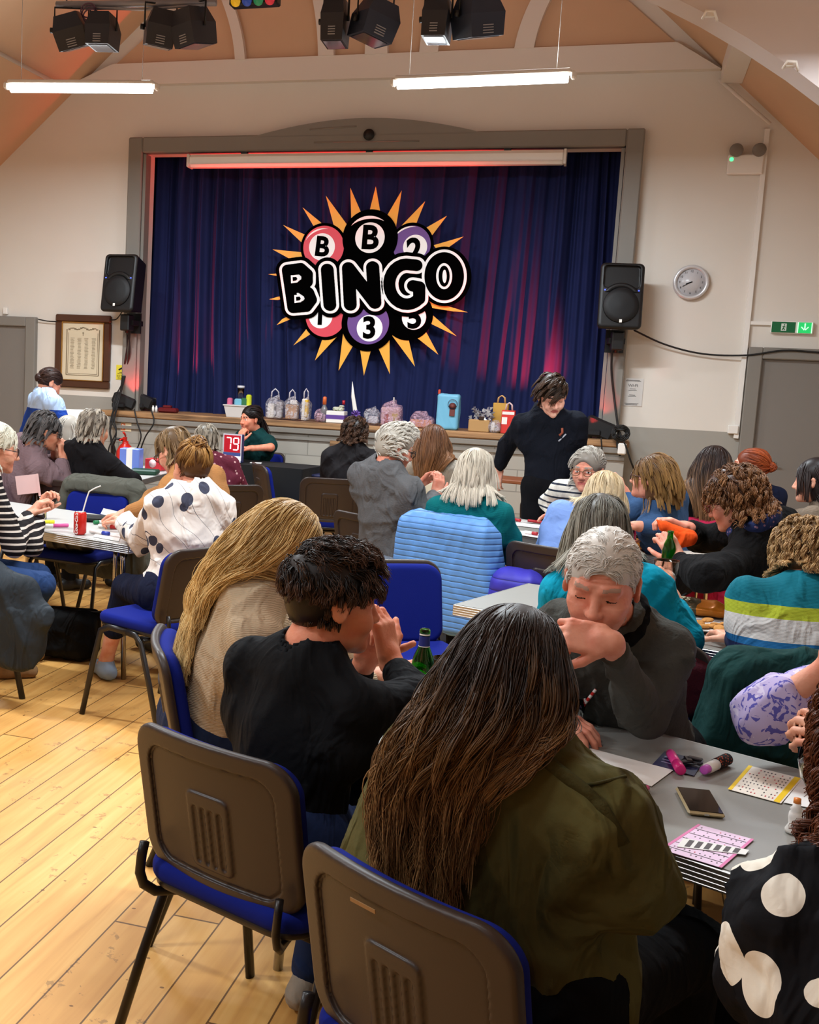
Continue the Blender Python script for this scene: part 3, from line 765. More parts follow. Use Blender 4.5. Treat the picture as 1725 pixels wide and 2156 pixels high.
# low wooden stand beside the boy
p = on(1110, 1055, .0)
t = thing('wooden_stand', 'brown wooden stand in front of the stage beside the standing boy', 'stand', (-.82, 9.7, 0), R(-10))
Mw = mat('brown_wood', (120, 66, 36), .5, bump=.1, bscale=40, var=.15)
m = MB(); m.box((0, 0, .79), (.62, .4, .03), bev=.006); m.build('top', Mw, t)
for sx in (-1, 1):
    for sy in (-1, 1):
        m = MB(); m.box((sx*.27, sy*.16, .39), (.04, .04, .78), bev=.004); m.build('leg', Mw, t)
# ================================================================== speakers
M_GRILLE = mat('speaker_grille', (14, 15, 18), .6, bump=.6, bscale=500, bdist=.001)
def speaker(loc, rz, tilt, label):
    t = thing('loudspeaker', label, 'loudspeaker', loc, rz, 'wall speakers either side of the stage')
    Mt = Matrix.Rotation(tilt, 4, 'X')
    # faces -y, centre at origin
    def sd(p):
        x, y, z = p[:, 0], p[:, 1], p[:, 2]
        hx = .185-.018*np.clip((y+.13)/.26, 0, 1)*2+.0*z
        d = _rr(x, z, .185, .285, .045); d = d+.18*np.clip(y+.12, 0, 1)
        d = _slab(d, y, .145, .03)
        # horn throat
        hd = _rr(x, z-.165, .15, .095, .03); d = np.maximum(d, -np.maximum(hd, y+.105+.2*(.26-z)*.3))
        # woofer bulge with hooded arch
        r = np.sqrt(x*x+(z+.085)**2)
        dome = np.sqrt(x*x+(z+.085)**2*1.0+((y+.10)*2.6)**2)-.165
        d = np.minimum(d, np.maximum(dome*.5, y-.0))
        arch = np.sqrt((np.sqrt(x*x+(z+.06)**2)-.150)**2+(y+.135)**2)-.022
        arch = np.maximum(arch, -(z-.03)); d = np.minimum(d, arch)
        return d
    V, Q = surf(sd, .006, (-.22, -.2, -.31), (.22, .17, .31))
    o = link_mesh('cabinet', np_mesh('cabinet', V, Q), M_BLACK, t); o.matrix_local = Mt
    g = MB(); g.lathe([(.150, 0), (.145, .012), (.10, .022), (.0, .028)], 40, M=Mt @ axis_M((0, -.148, -.085), (1, 0, 0), (0, -1, 0))); g.build('woofer_grille', M_GRILLE, t)
    g = MB(); g.box((0, -.184, -.225), (.022, .004, .026), M=Mt); g.build('badge', M_WHITE, t)
    g = MB(); g.box((-.14, -.15, .045), (.014, .006, .012), M=Mt); g.box((.14, -.15, .045), (.014, .006, .012), M=Mt)
    g.build('blue_light', mat('blue_led', (90, 110, 220), .4, emit=(90, 110, 255), estr=.6), t)
    g = MB(); g.box((.02, .02, -.36), (.10, .12, .16), bev=.01); g.box((.02, .12, -.36), (.14, .2, .05)); g.tube([(.02, .02, -.28), (.02, .02, -.46)], .02, 12)
    g.box((.02, .16, -.36), (.16, .02, .2)); g.build('wall_bracket', M_BLACK, t)
    return t
p = at(266, 602, 10.72); speaker((p[0], 10.70, p[2]), R(-6), R(-8), 'black loudspeaker on the wall left of the stage')
p = at(1303, 630, 10.72); speaker((p[0], 10.70, p[2]), R(9), R(-8), 'black loudspeaker on the wall right of the stage')
M_CABLE = mat('black_cable', (18, 17, 17), .6)
def cable(pts, r, label, name='cable', grp=None, m_=None):
    P = [Vector([float(v) for v in q]) for q in pts]
    # catmull-rom smoothing
    o = []
    for i in range(len(P)-1):
        a, b_, c, d = P[max(i-1, 0)], P[i], P[i+1], P[min(i+2, len(P)-1)]
        for k in range(6):
            t = k/6; o.append(.5*((2*b_)+(c-a)*t+(2*a-5*b_+4*c-d)*t*t+(3*b_-3*c+d-a)*t**3))
    o.append(P[-1]); m = MB(); m.tube(o, r, 6); return m.build(name, m_ or M_CABLE, label=label, cat='cable', **({'group': grp} if grp else {}))
cable([at(1335, 695, 10.9), at(1400, 725, 10.93), at(1480, 745, 10.95), at(1572, 748, 10.93), at(1650, 738, 10.92), at(1725, 742, 10.92), at(1790, 745, 10.9)], .008, 'long black cable sagging from the right speaker to the grey door')
cable([at(1290, 730, 10.8), at(1288, 780, 10.85), at(1295, 850, 10.86), at(1302, 905, 10.7), at(1300, 935, 10.66), at(1306, 960, 10.66)], .010, 'black cable hanging from the right speaker to the stage end')
cable([at(1303, 905, 10.66), at(1318, 940, 10.64), at(1330, 975, 10.66), at(1345, 1010, 10.8)], .008, 'black cable looping down right of the stage end')
cable([at(80, 672, 10.95), at(100, 676, 10.96), at(120, 677, 10.96)], .006, 'thin cable between the left door frame and the framed roll')
cable([at(230, 673, 10.96), at(245, 672, 10.96), at(258, 655, 10.93)], .006, 'thin cable between the framed roll and the left speaker')
rg = random.Random(5)
for k in range(5):
    x0 = 272+rg.uniform(-5, 3)
    pts = [at(x0, 690, 10.8), at(268+rg.uniform(-3, 6), 740, 10.85), at(262+rg.uniform(-4, 4), 790, 10.9), at(246+rg.uniform(-6, 6), 840, 10.66), at(238+rg.uniform(-6, 6), 880, 10.62), at(236+rg.uniform(-8, 10), 910, 10.6), at(232+rg.uniform(-4, 12), 950, 10.6), at(240+rg.uniform(-6, 16), 1000, 10.64)]
    cable(pts, .007, 'black cable running down past the left stage corner, '+('nearest the wall', 'second from the wall', 'the middle one', 'fourth from the wall', 'nearest the extinguisher')[k], grp='bundle of cables at the left end of the stage')
for a_, b_ in ((283, 293), (318, 302)):
    cable([at(a_, 862, 10.64), at(a_+6, 890, 10.6), at(b_+4, 920, 10.6), at(b_-8, 955, 10.62), at(b_-14, 990, 10.64)], .007, 'black cable hanging over the left stage edge' + (' near the extinguisher' if a_ == 283 else ' right of the other'))
cable([at(1266, 922, 10.62), at(1268, 950, 10.62)], .006, 'short black cable over the right stage edge')
m = MB()
for k in range(9):
    an = k*.7; c_ = at(1307+4*math.sin(an), 912+5*math.cos(an), 10.64); m.tube([Vector([float(v) for v in c_])+Vector((.06*math.cos(a2), .02*math.sin(3*a2), .05*math.sin(a2))) for a2 in [j*PI/7 for j in range(15)]], .007, 6)
m.build('cable_coil', M_CABLE, label='coiled black cable sitting on the right end of the stage', cat='cable')
m = MB(); p = at(1310, 945, 10.66); m.box(p, (.07, .05, .10), bev=.01); m.build('plug_adaptor', M_WHITE, label='white socket adaptor hanging at the right stage end', cat='socket')
# floor lamps of the stage
M_CAN = mat('lamp_body', (20, 20, 22), .5)
def uplight(px, py, rz, label, red=True, w=.24, h_=.15, Y=10.92):
    p = at(px, py, Y); t = thing('stage_uplighter', label, 'stage lamp', (p[0], Y, SZ), rz, 'black lamps on the stage floor')
    m = MB(); m.box((0, 0, .095), (w, .16, h_*.8), bev=.02, rot=Matrix.Rotation(.35, 4, 'Y')); m.box((-w*.2, -.02, .05), (w*.6, .15, .07), bev=.02); m.build('housing', M_CAN, t)
    m = MB(); m.tube([(-.1, .06, .02), (-.1, .06, .13), (.1, .06, .13), (.1, .06, .02)], .008, 6); m.build('yoke', M_CAN, t)
    return t
uplight(262, 848, .3, 'black stage lamp at the far left corner of the stage')
uplight(305, 850, .1, 'second black stage lamp from the left, against the curtain', Y=11.05, w=.2)
uplight(1262, 905, .0, 'black stage lamp by the right edge of the curtain', w=.26, h_=.2)
uplight(1225, 905, .2, 'black stage lamp half hidden behind the standing boy', w=.22, h_=.2)
# small things left on the stage
p = at(345, 858, 10.85)
m = MB(); m.box((p[0]+.03, 10.9, SZ+.025), (.20, .10, .05), bev=.015); m.box((p[0]+.02, 10.9, SZ+.06), (.09, .06, .03), bev=.01)
m.build('red_gadget', mat('dark_red', (96, 18, 22), .4), label='small dark red gadget lying on the stage left', cat='gadget')
for k, dx in enumerate((-.12, -.085)):
    m = MB(); m.lathe([(.013, 0), (.013, .045), (.008, .05), (.008, .065)], 12, M=Matrix.Translation((p[0]+dx, 10.86, SZ+.001)))
    m.build('small_bottle', M_WHITE, label='tiny white bottle on the stage left of the red gadget' if k else 'leftmost tiny white bottle on the stage', cat='bottle', group='tiny bottles on the stage')
# red wash reflected in real coloured light only

# ================================================================== framed roll, notices, clock, signs
p0 = at(118, 661, WY-.03); p1 = at(230, 820, WY-.03)
fw_, fh_ = p1[0]-p0[0], p0[2]-p1[2]; fcx, fcz = (p0[0]+p1[0])/2, (p0[2]+p1[2])/2
t = thing('framed_roll', 'brown wooden frame holding a cream roll of names', 'picture', (fcx, WY-.02, fcz))
Mfr = mat('dark_frame', (74, 42, 24), .4, bump=.1, bscale=40, var=.1)
m = MB(); fr = .075
for (cx_, cz_, dx, dz) in ((0, fh_/2-fr/2, fw_, fr), (0, -fh_/2+fr/2, fw_, fr), (-fw_/2+fr/2, 0, fr, fh_-2*fr), (fw_/2-fr/2, 0, fr, fh_-2*fr)): m.box((cx_, -.005, cz_), (dx, .045, dz), bev=.012)
m.build('frame', Mfr, t)
m = MB()
for s in (-1, 1): m.box((s*(fw_/2-fr-.004), -.015, 0), (.009, .02, fh_-2*fr), bev=.003); m.box((0, -.015, s*(fh_/2-fr-.004)), (fw_-2*fr, .02, .009), bev=.003)
m.build('gilt_slip', mat('gilt', (176, 128, 60), .35, .6), t)
m = MB(); m.box((0, .0, 0), (fw_-2*fr, .01, fh_-2*fr)); m.build('paper', mat('cream_paper', (214, 200, 172), .7, var=.06, vscale=3), t)
Mi = mat('brown_ink', (124, 108, 84), .8); m = MB()
iw, ih = fw_-2*fr-.11, fh_-2*fr-.13
for s in (-1, 1): m.box((s*iw/2, -.0062, -.01), (.010, .0012, ih)); m.box((s*(iw/2-.018), -.0062, -.02), (.004, .0012, ih*.9))
m.box((0, -.0062, -ih/2-.01), (iw, .0012, .007)); m.box((0, -.0062, -ih/2+.006), (iw*.9, .0012, .004))
for k in range(15):
    x = -iw/2+iw*k/14; m.box((x*.85, -.0062, ih/2-.012+.010*math.sin(k*1.1)+.012*math.cos((k-7)/7*1.5)), (iw/13*.85, .0012, .010+.006*(k % 3 == 0)))
m.box((0, -.0062, ih/2-.055), (.006, .0012, .04)); m.box((0, -.0062, ih/2-.045), (.022, .0012, .005))
rg = random.Random(2)
for c_ in range(4):
    for r_ in range(26):
        m.box((-iw/2+iw*(.17+.22*c_)+rg.uniform(-.004, .004), -.0062, ih/2-.10-r_*(ih-.15)/26), (iw*.13*rg.uniform(.6, 1), .0012, .0035))
m.build('lettering', Mi, t)
# yellow tape notice
p = at(254, 784, WY); t = thing('yellow_notice', 'small yellow notice on the wall left of the stage', 'notice', (p[0], WY-.004, p[2]))
m = MB(); m.box((0, 0, 0), (.095, .004, .15)); m.build('sheet', mat('yellow_paper', (232, 214, 60), .6), t)
m = MB(); m.box((0, -.003, .035), (.045, .002, .016), rot=Matrix.Rotation(-.5, 4, 'Y')); m.box((.01, -.003, .0), (.05, .002, .004)); m.box((0, -.003, -.012), (.06, .002, .004)); m.build('symbol', M_BLACK, t)
txt('lettering', 'CCTV', .030, M_BLACK, t, (0, -.0035, -.038)); txt('lettering', 'IN USE', .018, M_BLACK, t, (0, -.0035, -.06))
# white notice to the right of the stage
p = at(1332, 826, WY); t = thing('wall_notice', 'white printed notice on the wall right of the stage', 'notice', (p[0], WY-.004, p[2]))
m = MB(); m.box((0, 0, 0), (.175, .003, .245)); m.build('sheet', mat('notice_paper', (206, 202, 198), .6), t)
Mk = mat('dark_ink', (56, 54, 54), .8)
txt('lettering', 'WI-FI', .036, Mk, t, (0, -.0025, .06))
m = MB()
for (z_, w_) in ((.108, .11), (.100, .13), (.03, .05), (.018, .07), (-.025, .05), (-.036, .07), (-.10, .12), (-.11, .10)): m.box((0, -.0022, z_), (w_, .001, .004))
m.build('printing', Mk, t)
# clock
p = at(1455, 595, WY); t = thing('wall_clock', 'round white-rimmed wall clock right of the stage', 'clock', (p[0], WY-.01, p[2]))
Mc = axis_M((0, 0, 0), (1, 0, 0), (0, -1, 0))
m = MB(); m.lathe([(.150, 0), (.150, .03), (.143, .045), (.125, .048), (.116, .03), (.116, .02)], 48, M=Mc); m.build('rim', mat('clock_rim', (206, 206, 208), .3, .3), t)
m = MB(); m.lathe([(.118, 0), (.118, .022)], 48, M=Mc); m.build('dial', mat('clock_dial', (196, 192, 194), .25), t)
for k in range(12):
    a_ = k*PI/6; txt('numeral', str(12 if k == 0 else k), .026, Mk, t, (.094*math.sin(a_), -.0235, .094*math.cos(a_)))
for nm, an, L_, w_ in (('hour_hand', R(-110), .055, .009), ('minute_hand', R(-119), .088, .006)):
    m = MB(); m.box((0, -.026, L_/2-.012), (w_, .002, L_), M=Matrix.Rotation(an, 4, 'Y')); m.build(nm, M_BLACK, t)
# emergency light
p = at(1569, 348, WY); t = thing('emergency_light', 'white twin-spot emergency light with a green indicator high on the wall', 'emergency light', (p[0], WY-.03, p[2]))
m = MB(); m.box((0, 0, 0), (.285, .06, .165), bev=.01); m.build('housing', M_WHITE, t)
for s in (-.085, .095):
    m = MB(); m.lathe([(.035, 0), (.052, .03), (.056, .06), (.05, .066)], 24, M=Matrix.Translation((s, .0, .125)) @ axis_M((0, 0, 0), (1, 0, 0), (0, -1, -.25))); m.box((s, .0, .09), (.03, .03, .05)); m.build('lamp_head', mat('grey_plastic', (120, 114, 108), .4), t)
m = MB(); m.lathe([(.0, .034), (.016, .032), (.018, .028)], 16, M=axis_M((-.115, 0, .04), (1, 0, 0), (0, -1, 0))); m.build('indicator', mat('green_led', (60, 240, 120), .3, emit=(70, 255, 130), estr=2.5), t)
# exit sign
p = at(1667, 690, WY); t = thing('exit_sign', 'green lit exit sign with running figure and down arrow above the right door', 'exit sign', (p[0], WY-.02, p[2]))
Mg = mat('sign_green', (10, 84, 48), .4, emit=(10, 90, 50), estr=.25); Mgl = mat('sign_green_lit', (20, 150, 80), .4, emit=(30, 190, 95), estr=.9); Mwl = mat('sign_white_lit', (200, 240, 215), .4, emit=(190, 255, 215), estr=.8)
m = MB(); m.box((0, 0, 0), (.335, .045, .105), bev=.008); m.build('housing', M_WHITE, t)
m = MB(); m.box((-.068, -.024, 0), (.185, .004, .09)); m.build('left_panel', Mg, t)
m = MB(); m.box((.099, -.024, 0), (.115, .004, .09)); m.build('right_panel', Mgl, t)
m = MB()
m.box((.099, -.0275, .012), (.010, .003, .05)); m.box((.083, -.0275, -.006), (.008, .003, .035), rot=Matrix.Rotation(-.75, 4, 'Y')); m.box((.115, -.0275, -.006), (.008, .003, .035), rot=Matrix.Rotation(.75, 4, 'Y'))
for s in (-1, 1): m.box((.099+s*.054, -.0275, 0), (.007, .003, .09))
m.build('arrow', Mwl, t)
m = MB(); m.box((-.066, -.027, 0), (.042, .003, .062)); m.build('door_symbol', mat('sign_white', (214, 226, 216), .5), t)
m = MB(); m.lathe([(.006, 0), (.0, .002)], 12, M=axis_M((-.062, -.0285, .02), (1, 0, 0), (0, -1, 0))); m.tube([(-.064, -.029, .012), (-.068, -.029, -.006), (-.058, -.029, -.024)], .004, 6); m.tube([(-.068, -.029, -.006), (-.078, -.029, -.022)], .004, 6); m.tube([(-.078, -.029, .006), (-.064, -.029, .010), (-.054, -.029, .0)], .003, 6)
m.build('running_figure', Mg, t)
# fire sign and extinguisher at the left end of the stage
p = at(266, 899, SY); t = thing('fire_notice', 'small orange and white fire notice on the stage front', 'notice', (p[0], SY-.004, p[2]))
m = MB(); m.box((0, 0, 0), (.115, .004, .085)); m.build('sheet', mat('ivory', (232, 214, 180), .6), t)
m = MB(); m.box((-.03, -.003, 0), (.045, .002, .07)); m.build('panel', mat('orange_ink', (206, 104, 50), .6), t)
m = MB(); m.box((-.036, -.0045, 0), (.010, .002, .05)); m.box((-.022, -.0045, 0), (.007, .002, .04)); m.build('flame_symbol', M_WHITE, t)
t = thing('fire_extinguisher', 'red fire extinguisher standing at the left end of the stage', 'fire extinguisher', (at(262, 940, 10.4)[0], 10.42, .36))
m = MB(); m.box((0, .05, -.27), (.3, .25, .5)); 
m = MB(); m.lathe([(.08, 0), (.085, .02), (.085, .38), (.06, .43), (.03, .46), (.03, .48)], 24); m.build('cylinder', mat('extinguisher_red', (200, 34, 22), .3), t)
m = MB(); m.box((0, -.01, .50), (.03, .04, .04)); m.tube([(0, 0, .53), (.02, -.06, .55), (.03, -.12, .57)], .010, 8); m.tube([(0, 0, .50), (-.02, -.05, .50), (-.02, -.09, .49)], .009, 8); m.build('handle', mat('extinguisher_red', (200, 34, 22), .3), t)
m = MB(); m.tube([(-.03, 0, .49), (-.09, -.03, .5), (-.13, -.03, .42), (-.12, -.03, .2), (-.10, -.02, .1)], .013, 8); m.build('hose', M_BLACK, t)
t = thing('equipment_case', 'dark case on the floor carrying the fire extinguisher', 'case', (at(262, 940, 10.4)[0], 10.42, 0))
m = MB(); m.box((0, 0, .178), (.4, .4, .355), bev=.02); m.build('body', M_CAN, t); m = MB(); m.box((0, -.2, .28), (.1, .02, .04)); m.build('catch', M_CHROME, t)

# ================================================================== ceiling lights
Mtube = mat('lit_tube', (255, 250, 240), .4, emit=(255, 252, 246), estr=14.0)
def pendant(x, y, z, L, label, rz=0):
    t = thing('strip_light', label, 'light', (x, y, z), rz, 'hanging strip lights')
    m = MB(); m.box((0, 0, .035), (L, .085, .035), bev=.01); m.build('housing', M_WHITE, t)
    m = MB(); m.tube([(-L/2+.02, 0, 0), (L/2-.02, 0, 0)], .038, 16); m.build('diffuser', Mtube, t)
    m = MB(); m.box((-L/2-.015, 0, .01), (.035, .07, .05), bev=.01); m.box((L/2+.015, 0, .01), (.035, .07, .05), bev=.01); m.build('end_cap', M_WHITE, t)
    zc_ = min(slopeL(x-L/2+.1), slopeR(x+L/2-.1))-z
    for s in (-1, 1):
        xx = s*(L/2-.1); zt = min(slopeL(x+xx), slopeR(x+xx))-z
        m = MB(); m.tube([(xx, 0, .05), (xx, 0, zt)], .0018, 6); m.build('suspension_wire', mat('wire_grey', (120, 112, 104), .5), t)
a_, b_ = on(22, 184, 3.66), on(322, 186, 3.66)
pendant((a_[0]+b_[0])/2, (a_[1]+b_[1])/2, 3.66, 1.16, 'lit strip light hanging high on the left', math.atan2(b_[1]-a_[1], b_[0]-a_[0]))
a_, b_ = on(835, 177, 3.66), on(1200, 162, 3.66)
pendant((a_[0]+b_[0])/2, (a_[1]+b_[1])/2, 3.66, 1.22, 'lit strip light hanging high right of centre', math.atan2(b_[1]-a_[1], b_[0]-a_[0]))
# lighting bar and lanterns
def lantern(px, py, Y, w_, h_, rx, ry, rz_, label, blue=False):
    p = at(px, py, Y); t = thing('stage_lantern', label, 'stage lantern', p, rz_, 'black theatre lanterns on the bar')
    Mr = Matrix.Rotation(rx, 4, 'X') @ Matrix.Rotation(ry, 4, 'Y')
    Mb = mat('lantern_blue' if blue else 'lantern_black', (40, 48, 66) if blue else (40, 40, 46), .5, bump=.2, bscale=30)
    m = MB(); hw, hh, dp = w_/2, h_/2, .13
    # tapered hood: wide mouth at the bottom
    vs = []
    for (s, zz) in ((.72, hh), (1.0, hh*.15), (.92, -hh)):
        for (a, c_) in ((-1, -1), (1, -1), (1, 1), (-1, 1)): vs.append((a*hw*s, c_*dp*s, zz))
    fs = [(3, 2, 1, 0)[::-1], (8, 9, 10, 11)[::-1]]
    for q in range(2):
        for k in range(4): fs.append((q*4+k, (q+1)*4+k, (q+1)*4+(k+1) % 4, q*4+(k+1) % 4))
    m.add(vs, fs, M=Mr); m.build('housing', Mb, t)
    m = MB()
    for k in range(4): m.box((0, -dp*.96, -hh*.45-k*.016), (hw*.6, .008, .006), M=Mr)
    m.build('vent', mat('vent_grey', (150, 150, 156), .5), t)
    m = MB(); m.box((0, 0, -hh*1.0), (hw*1.5, dp*1.5, .01), M=Mr); m.build('lens', mat('lens_dark', (60, 60, 72), .1), t)
    m = MB(); m.tube([(-hw*1.08, 0, 0), (-hw*1.08, 0, hh*1.35), (hw*1.08, 0, hh*1.35), (hw*1.08, 0, 0)], .008, 6); m.lathe([(.02, 0), (.02, .03)], 10, M=axis_M((-hw*1.08, 0, 0), (0, 1, 0), (-1, 0, 0)))
    m.tube([(0, 0, hh*1.35), (0, 0, hh*1.35+.05)], .012, 8); m.build('yoke', M_BLACK, t)
    return t
LY = 8.0
lantern(150, 66, LY, .23, .24, .25, -.28, .3, 'leftmost black theatre lantern, tilted to the left')
lantern(217, 66, LY, .19, .23, .0, .03, .1, 'second lantern from the left, square-on')
lantern(338, 60, LY, .21, .25, .2, .12, .5, 'third lantern from the left, turned away')
lantern(407, 58, LY, .21, .25, .2, -.10, -.4, 'fourth lantern from the left, close beside the third')
lantern(707, 45, LY, .16, .30, .0, 0, .05, 'narrow dusty grey lantern left of the middle')
lantern(790, 45, LY, .25, .25, .1, .25, .7, 'blue-grey lantern left of the middle, turned corner-on', True)
lantern(922, 40, LY, .17, .27, .0, .04, .0, 'lantern with bright vent slots right of the middle')
lantern(1006, 36, LY, .26, .25, .15, -.2, .7, 'rightmost lantern, blue-grey and corner-on', True)
Mbar = mat('bar_grey', (150, 146, 150), .4, .3)
m = MB(); pa, pb = at(120, 10, LY), at(455, 5, LY); m.tube([pa, pb], .026, 12)
m.tube([at(172, 16, LY-.03), at(300, 20, LY-.03), at(430, 10, LY-.03)], .010, 8)
bar = m.build('lighting_bar', Mbar, label='grey lighting bar carrying the four left lanterns', cat='lighting bar')
pc, pd = at(640, -14, LY), at(1060, -34, LY)
m = MB(); m.tube([pc, pd], .026, 12); m.build('lighting_bar', Mbar, label='grey lighting bar over the middle carrying four lanterns', cat='lighting bar')
for (px, py) in ((140, 9), (430, 6), (660, -16), (1040, -32)):
    q = at(px, py, LY); m = MB(); m.tube([q, (q[0], q[1], min(slopeL(q[0]), slopeR(q[0])))], .006, 6)
    m.build('bar_hanger', M_CHROME, label='steel hanger holding the lighting bar up, '+{140: 'far left', 430: 'left of the curved ribs', 660: 'by the dusty lantern', 1040: 'far right'}[px], cat='hanger', group='hangers of the lighting bars')
m = MB(); c0 = at(186, 22, LY-.05)
for k in range(3): m.tube([(c0[0]+.06*math.cos(a2)+.01*k, c0[1], c0[2]+.05*math.sin(a2)-.02*k) for a2 in [j*PI/8 for j in range(17)]], .006, 6)
m.build('cable_loop', mat('mauve_cable', (96, 66, 84), .6), label='loop of dull mauve cable tied to the left lighting bar', cat='cable')
# colour light bar
p = at(537, 6, LY); t = thing('colour_light_bar', 'small bar of yellow, blue, green and red stage lights', 'stage lamp', p)
m = MB(); m.box((0, 0, .02), (.35, .10, .09), bev=.01); m.tube([(-.16, 0, .06), (-.16, 0, .14), (.16, 0, .14), (.16, 0, .06)], .008, 6); m.build('housing', M_BLACK, t)
for k, c_ in enumerate(((222, 176, 40), (44, 70, 150), (44, 130, 84), (200, 50, 66))):
    m = MB(); m.lathe([(.036, 0), (.034, .008), (0, .016)], 20, M=axis_M((-.125+.083*k, -.05, .0), (1, 0, 0), (0, -1, -.35)))
    m.build('coloured_lens', mat('lens_%d' % k, c_, .2, emit=c_, estr=.35), t)
m = MB(); q = at(537, -2, LY); m.tube([(q[0], LY, q[2]+.05), (q[0], LY, min(slopeL(q[0]), slopeR(q[0])))], .006, 6); m.build('bar_hanger', M_CHROME, label='steel hanger above the coloured light bar', cat='hanger', group='hangers of the lighting bars')

# ================================================================== bingo sign on the curtain
def bingo():
    Y0 = 11.24
    O = at(785, 590, Y0); sc = O[2]*0
    k = (at(885, 590, Y0)-at(785, 590, Y0)); ux = k[0]/100*1.0
    kz = (at(785, 490, Y0)-at(785, 590, Y0))[2]/100
    t = thing('bingo_sign', 'large bingo sign with numbered balls and orange sunburst hung on the curtain', 'sign', (O[0], Y0, O[2]))
    def L(px, py):
        q = at(px, py, Y0); return (q[0]-O[0], q[2]-O[2])
    def Z(x, y): return L(540+x/3.45, 370+y/3.45)          # from the enlarged crop
    cols = dict(o=mat('sign_orange', (246, 176, 60), .5), k=mat('sign_black', (3, 3, 3), 1.0, spec=.0), w=mat('sign_white2', (250, 250, 250), .5), r=mat('sign_red', (222, 66, 84), .5), p=mat('sign_purple', (104, 66, 142), .5))
    lay = {}
    def flat(name, poly, mt, depth, parent=t):
        m = MB(); m.prism(poly, 0, .004, M=Matrix.Translation((0, -depth, 0)) @ Matrix.Rotation(PI/2, 4, 'X')); return m.build(name, cols[mt], parent)
    rays = [((683,88),(690,310),(760,265)), ((868,78),(822,260),(900,262)), ((1056,108),(950,290),(1015,375)), ((1226,186),(1058,360),(1158,358)), ((1384,292),(1222,385),(1272,440)), ((1506,442),(1288,505),(1330,560),(1400,518)),
            ((505,145),(560,352),(655,350)), ((336,230),(420,372),(482,350)), ((195,358),(330,486),(358,430)), ((118,535),(250,608),(340,606),(330,556)), ((88,716),(150,728),(150,710)), ((94,898),(155,902),(155,880)), ((148,1084),(235,1048),(190,1040)),
            ((270,1232),(410,1140),(375,1100)), ((426,1342),(590,1165),(490,1160)), ((598,1416),(700,1240),(630,1150)), ((782,1452),(832,1270),(755,1265)), ((970,1440),(968,1200),(888,1255)), ((1152,1386),(1106,1188),(982,1155)), ((1322,1300),(1236,1140),(1166,1176)), ((1456,1166),(1278,1080),(1278,1010)), ((1536,992),(1255,905),(1270,960),(1430,985))]
    for rr in rays:
        m = MB()
        P = [Z(*q) for q in rr]; cx_, cy_ = Z(830, 760)
        if len(P) == 3:
            a, b_, c_ = P; b2 = (b_[0]+(cx_-b_[0])*.2, b_[1]+(cy_-b_[1])*.2); c2 = (c_[0]+(cx_-c_[0])*.2, c_[1]+(cy_-c_[1])*.2); P = [a, b_, b2, c2, c_]
            if (b_[0]-a[0])*(c_[1]-a[1])-(b_[1]-a[1])*(c_[0]-a[0]) < 0: pass
        m.prism(P, 0, .004, M=Matrix.Rotation(PI/2, 4, 'X'))
        m.build('sun_ray', cols['o'], t)
    def disc(name, cx_, cy_, r_, mt, depth, par=t, sx=1.0):
        c_ = Z(cx_, cy_); e = Z(cx_+r_, cy_); rr = abs(e[0]-c_[0]); return flat(name, [(c_[0]+rr*sx*math.cos(a), c_[1]+rr*math.sin(a)) for a in [i*PI/32 for i in range(64)]], mt, depth, par)
    ball = []
    for (cx_, cy_, R_, r2, colr, wx, wy, wr, d0, ch, tx, ty, ts, rot_, hl) in [
        (490, 520, 168, 148, 'r', 479, 518, 94, .006, 'B', 479, 522, 150, .08, 1), (1130, 505, 160, 138, 'p', 1155, 520, 88, .006, '2', 1152, 545, 170, -.15, 1), (828, 455, 202, 178, 'k', 828, 452, 107, .014, 'B', 828, 458, 178, .03, 2),
        (505, 1020, 168, 146, 'r', 470, 1020, 86, .006, '1', 466, 1020, 150, 0, 0), (1105, 1015, 180, 160, 'k', 1147, 1030, 88, .006, '5', 1150, 1035, 170, -.1, 0), (815, 1075, 196, 160, 'p', 826, 1108, 94, .014, '3', 824, 1112, 165, -.05, 0)]:
        o = disc('ball', cx_, cy_, R_, 'k', d0)
        if colr == 'p' and cy_ > 900: disc('ball_face', cx_, cy_+-5, 152, colr, d0+.003, o)
        elif colr != 'k': disc('ball_face', cx_, cy_, r2, colr, d0+.003, o)
        disc('number_disc', wx, wy, wr, 'w', d0+.005, o)
        q = Z(tx, ty); sz = ts/3.45*kz*1.32
        txt('number', ch, sz, cols['k'], o, (q[0], -d0-.0105, q[1]), (PI/2, rot_, 0), offset=sz*.035)
        if hl:
            aa = [R(a) for a in range(50, 150, 6)] if hl == 2 else [R(a) for a in range(75, 160, 6)]
            ro, c_ = (165 if hl == 2 else 140), (cx_, cy_)
            P = [Z(c_[0]+ro*math.cos(a)*.98, c_[1]-ro*math.sin(a)*.98) for a in aa]+[Z(c_[0]+(ro-(22 if hl == 2 else 12)*math.sin((a-aa[0])/(aa[-1]-aa[0])*PI))*math.cos(a)*.98, c_[1]-(ro-(22 if hl == 2 else 12)*math.sin((a-aa[0])/(aa[-1]-aa[0])*PI))*math.sin(a)*.98) for a in aa[::-1]]
            flat('highlight', P, 'w', d0+.006, o)
    # rounded block letters from strokes: outlines as 2D distance fields
    ST = dict(
        B=([[(235,690),(275,960)], [(235,690),(330,675),(375,715),(375,770),(330,810),(280,815)], [(330,815),(385,850),(405,900),(370,950),(275,962)]], 50),
        I=([[(517,680),(537,932)]], 54),
        N=([[(665,665),(680,925)], [(665,665),(850,905)], [(832,655),(850,905)]], 54),
        G=([[(1128,632)]+[(1065+118*math.cos(a), 768+142*math.sin(a)) for a in [R(d_) for d_ in range(-78, -330, -14)]]+[(1150,868),(1150,785),(1108,778)]], 50))
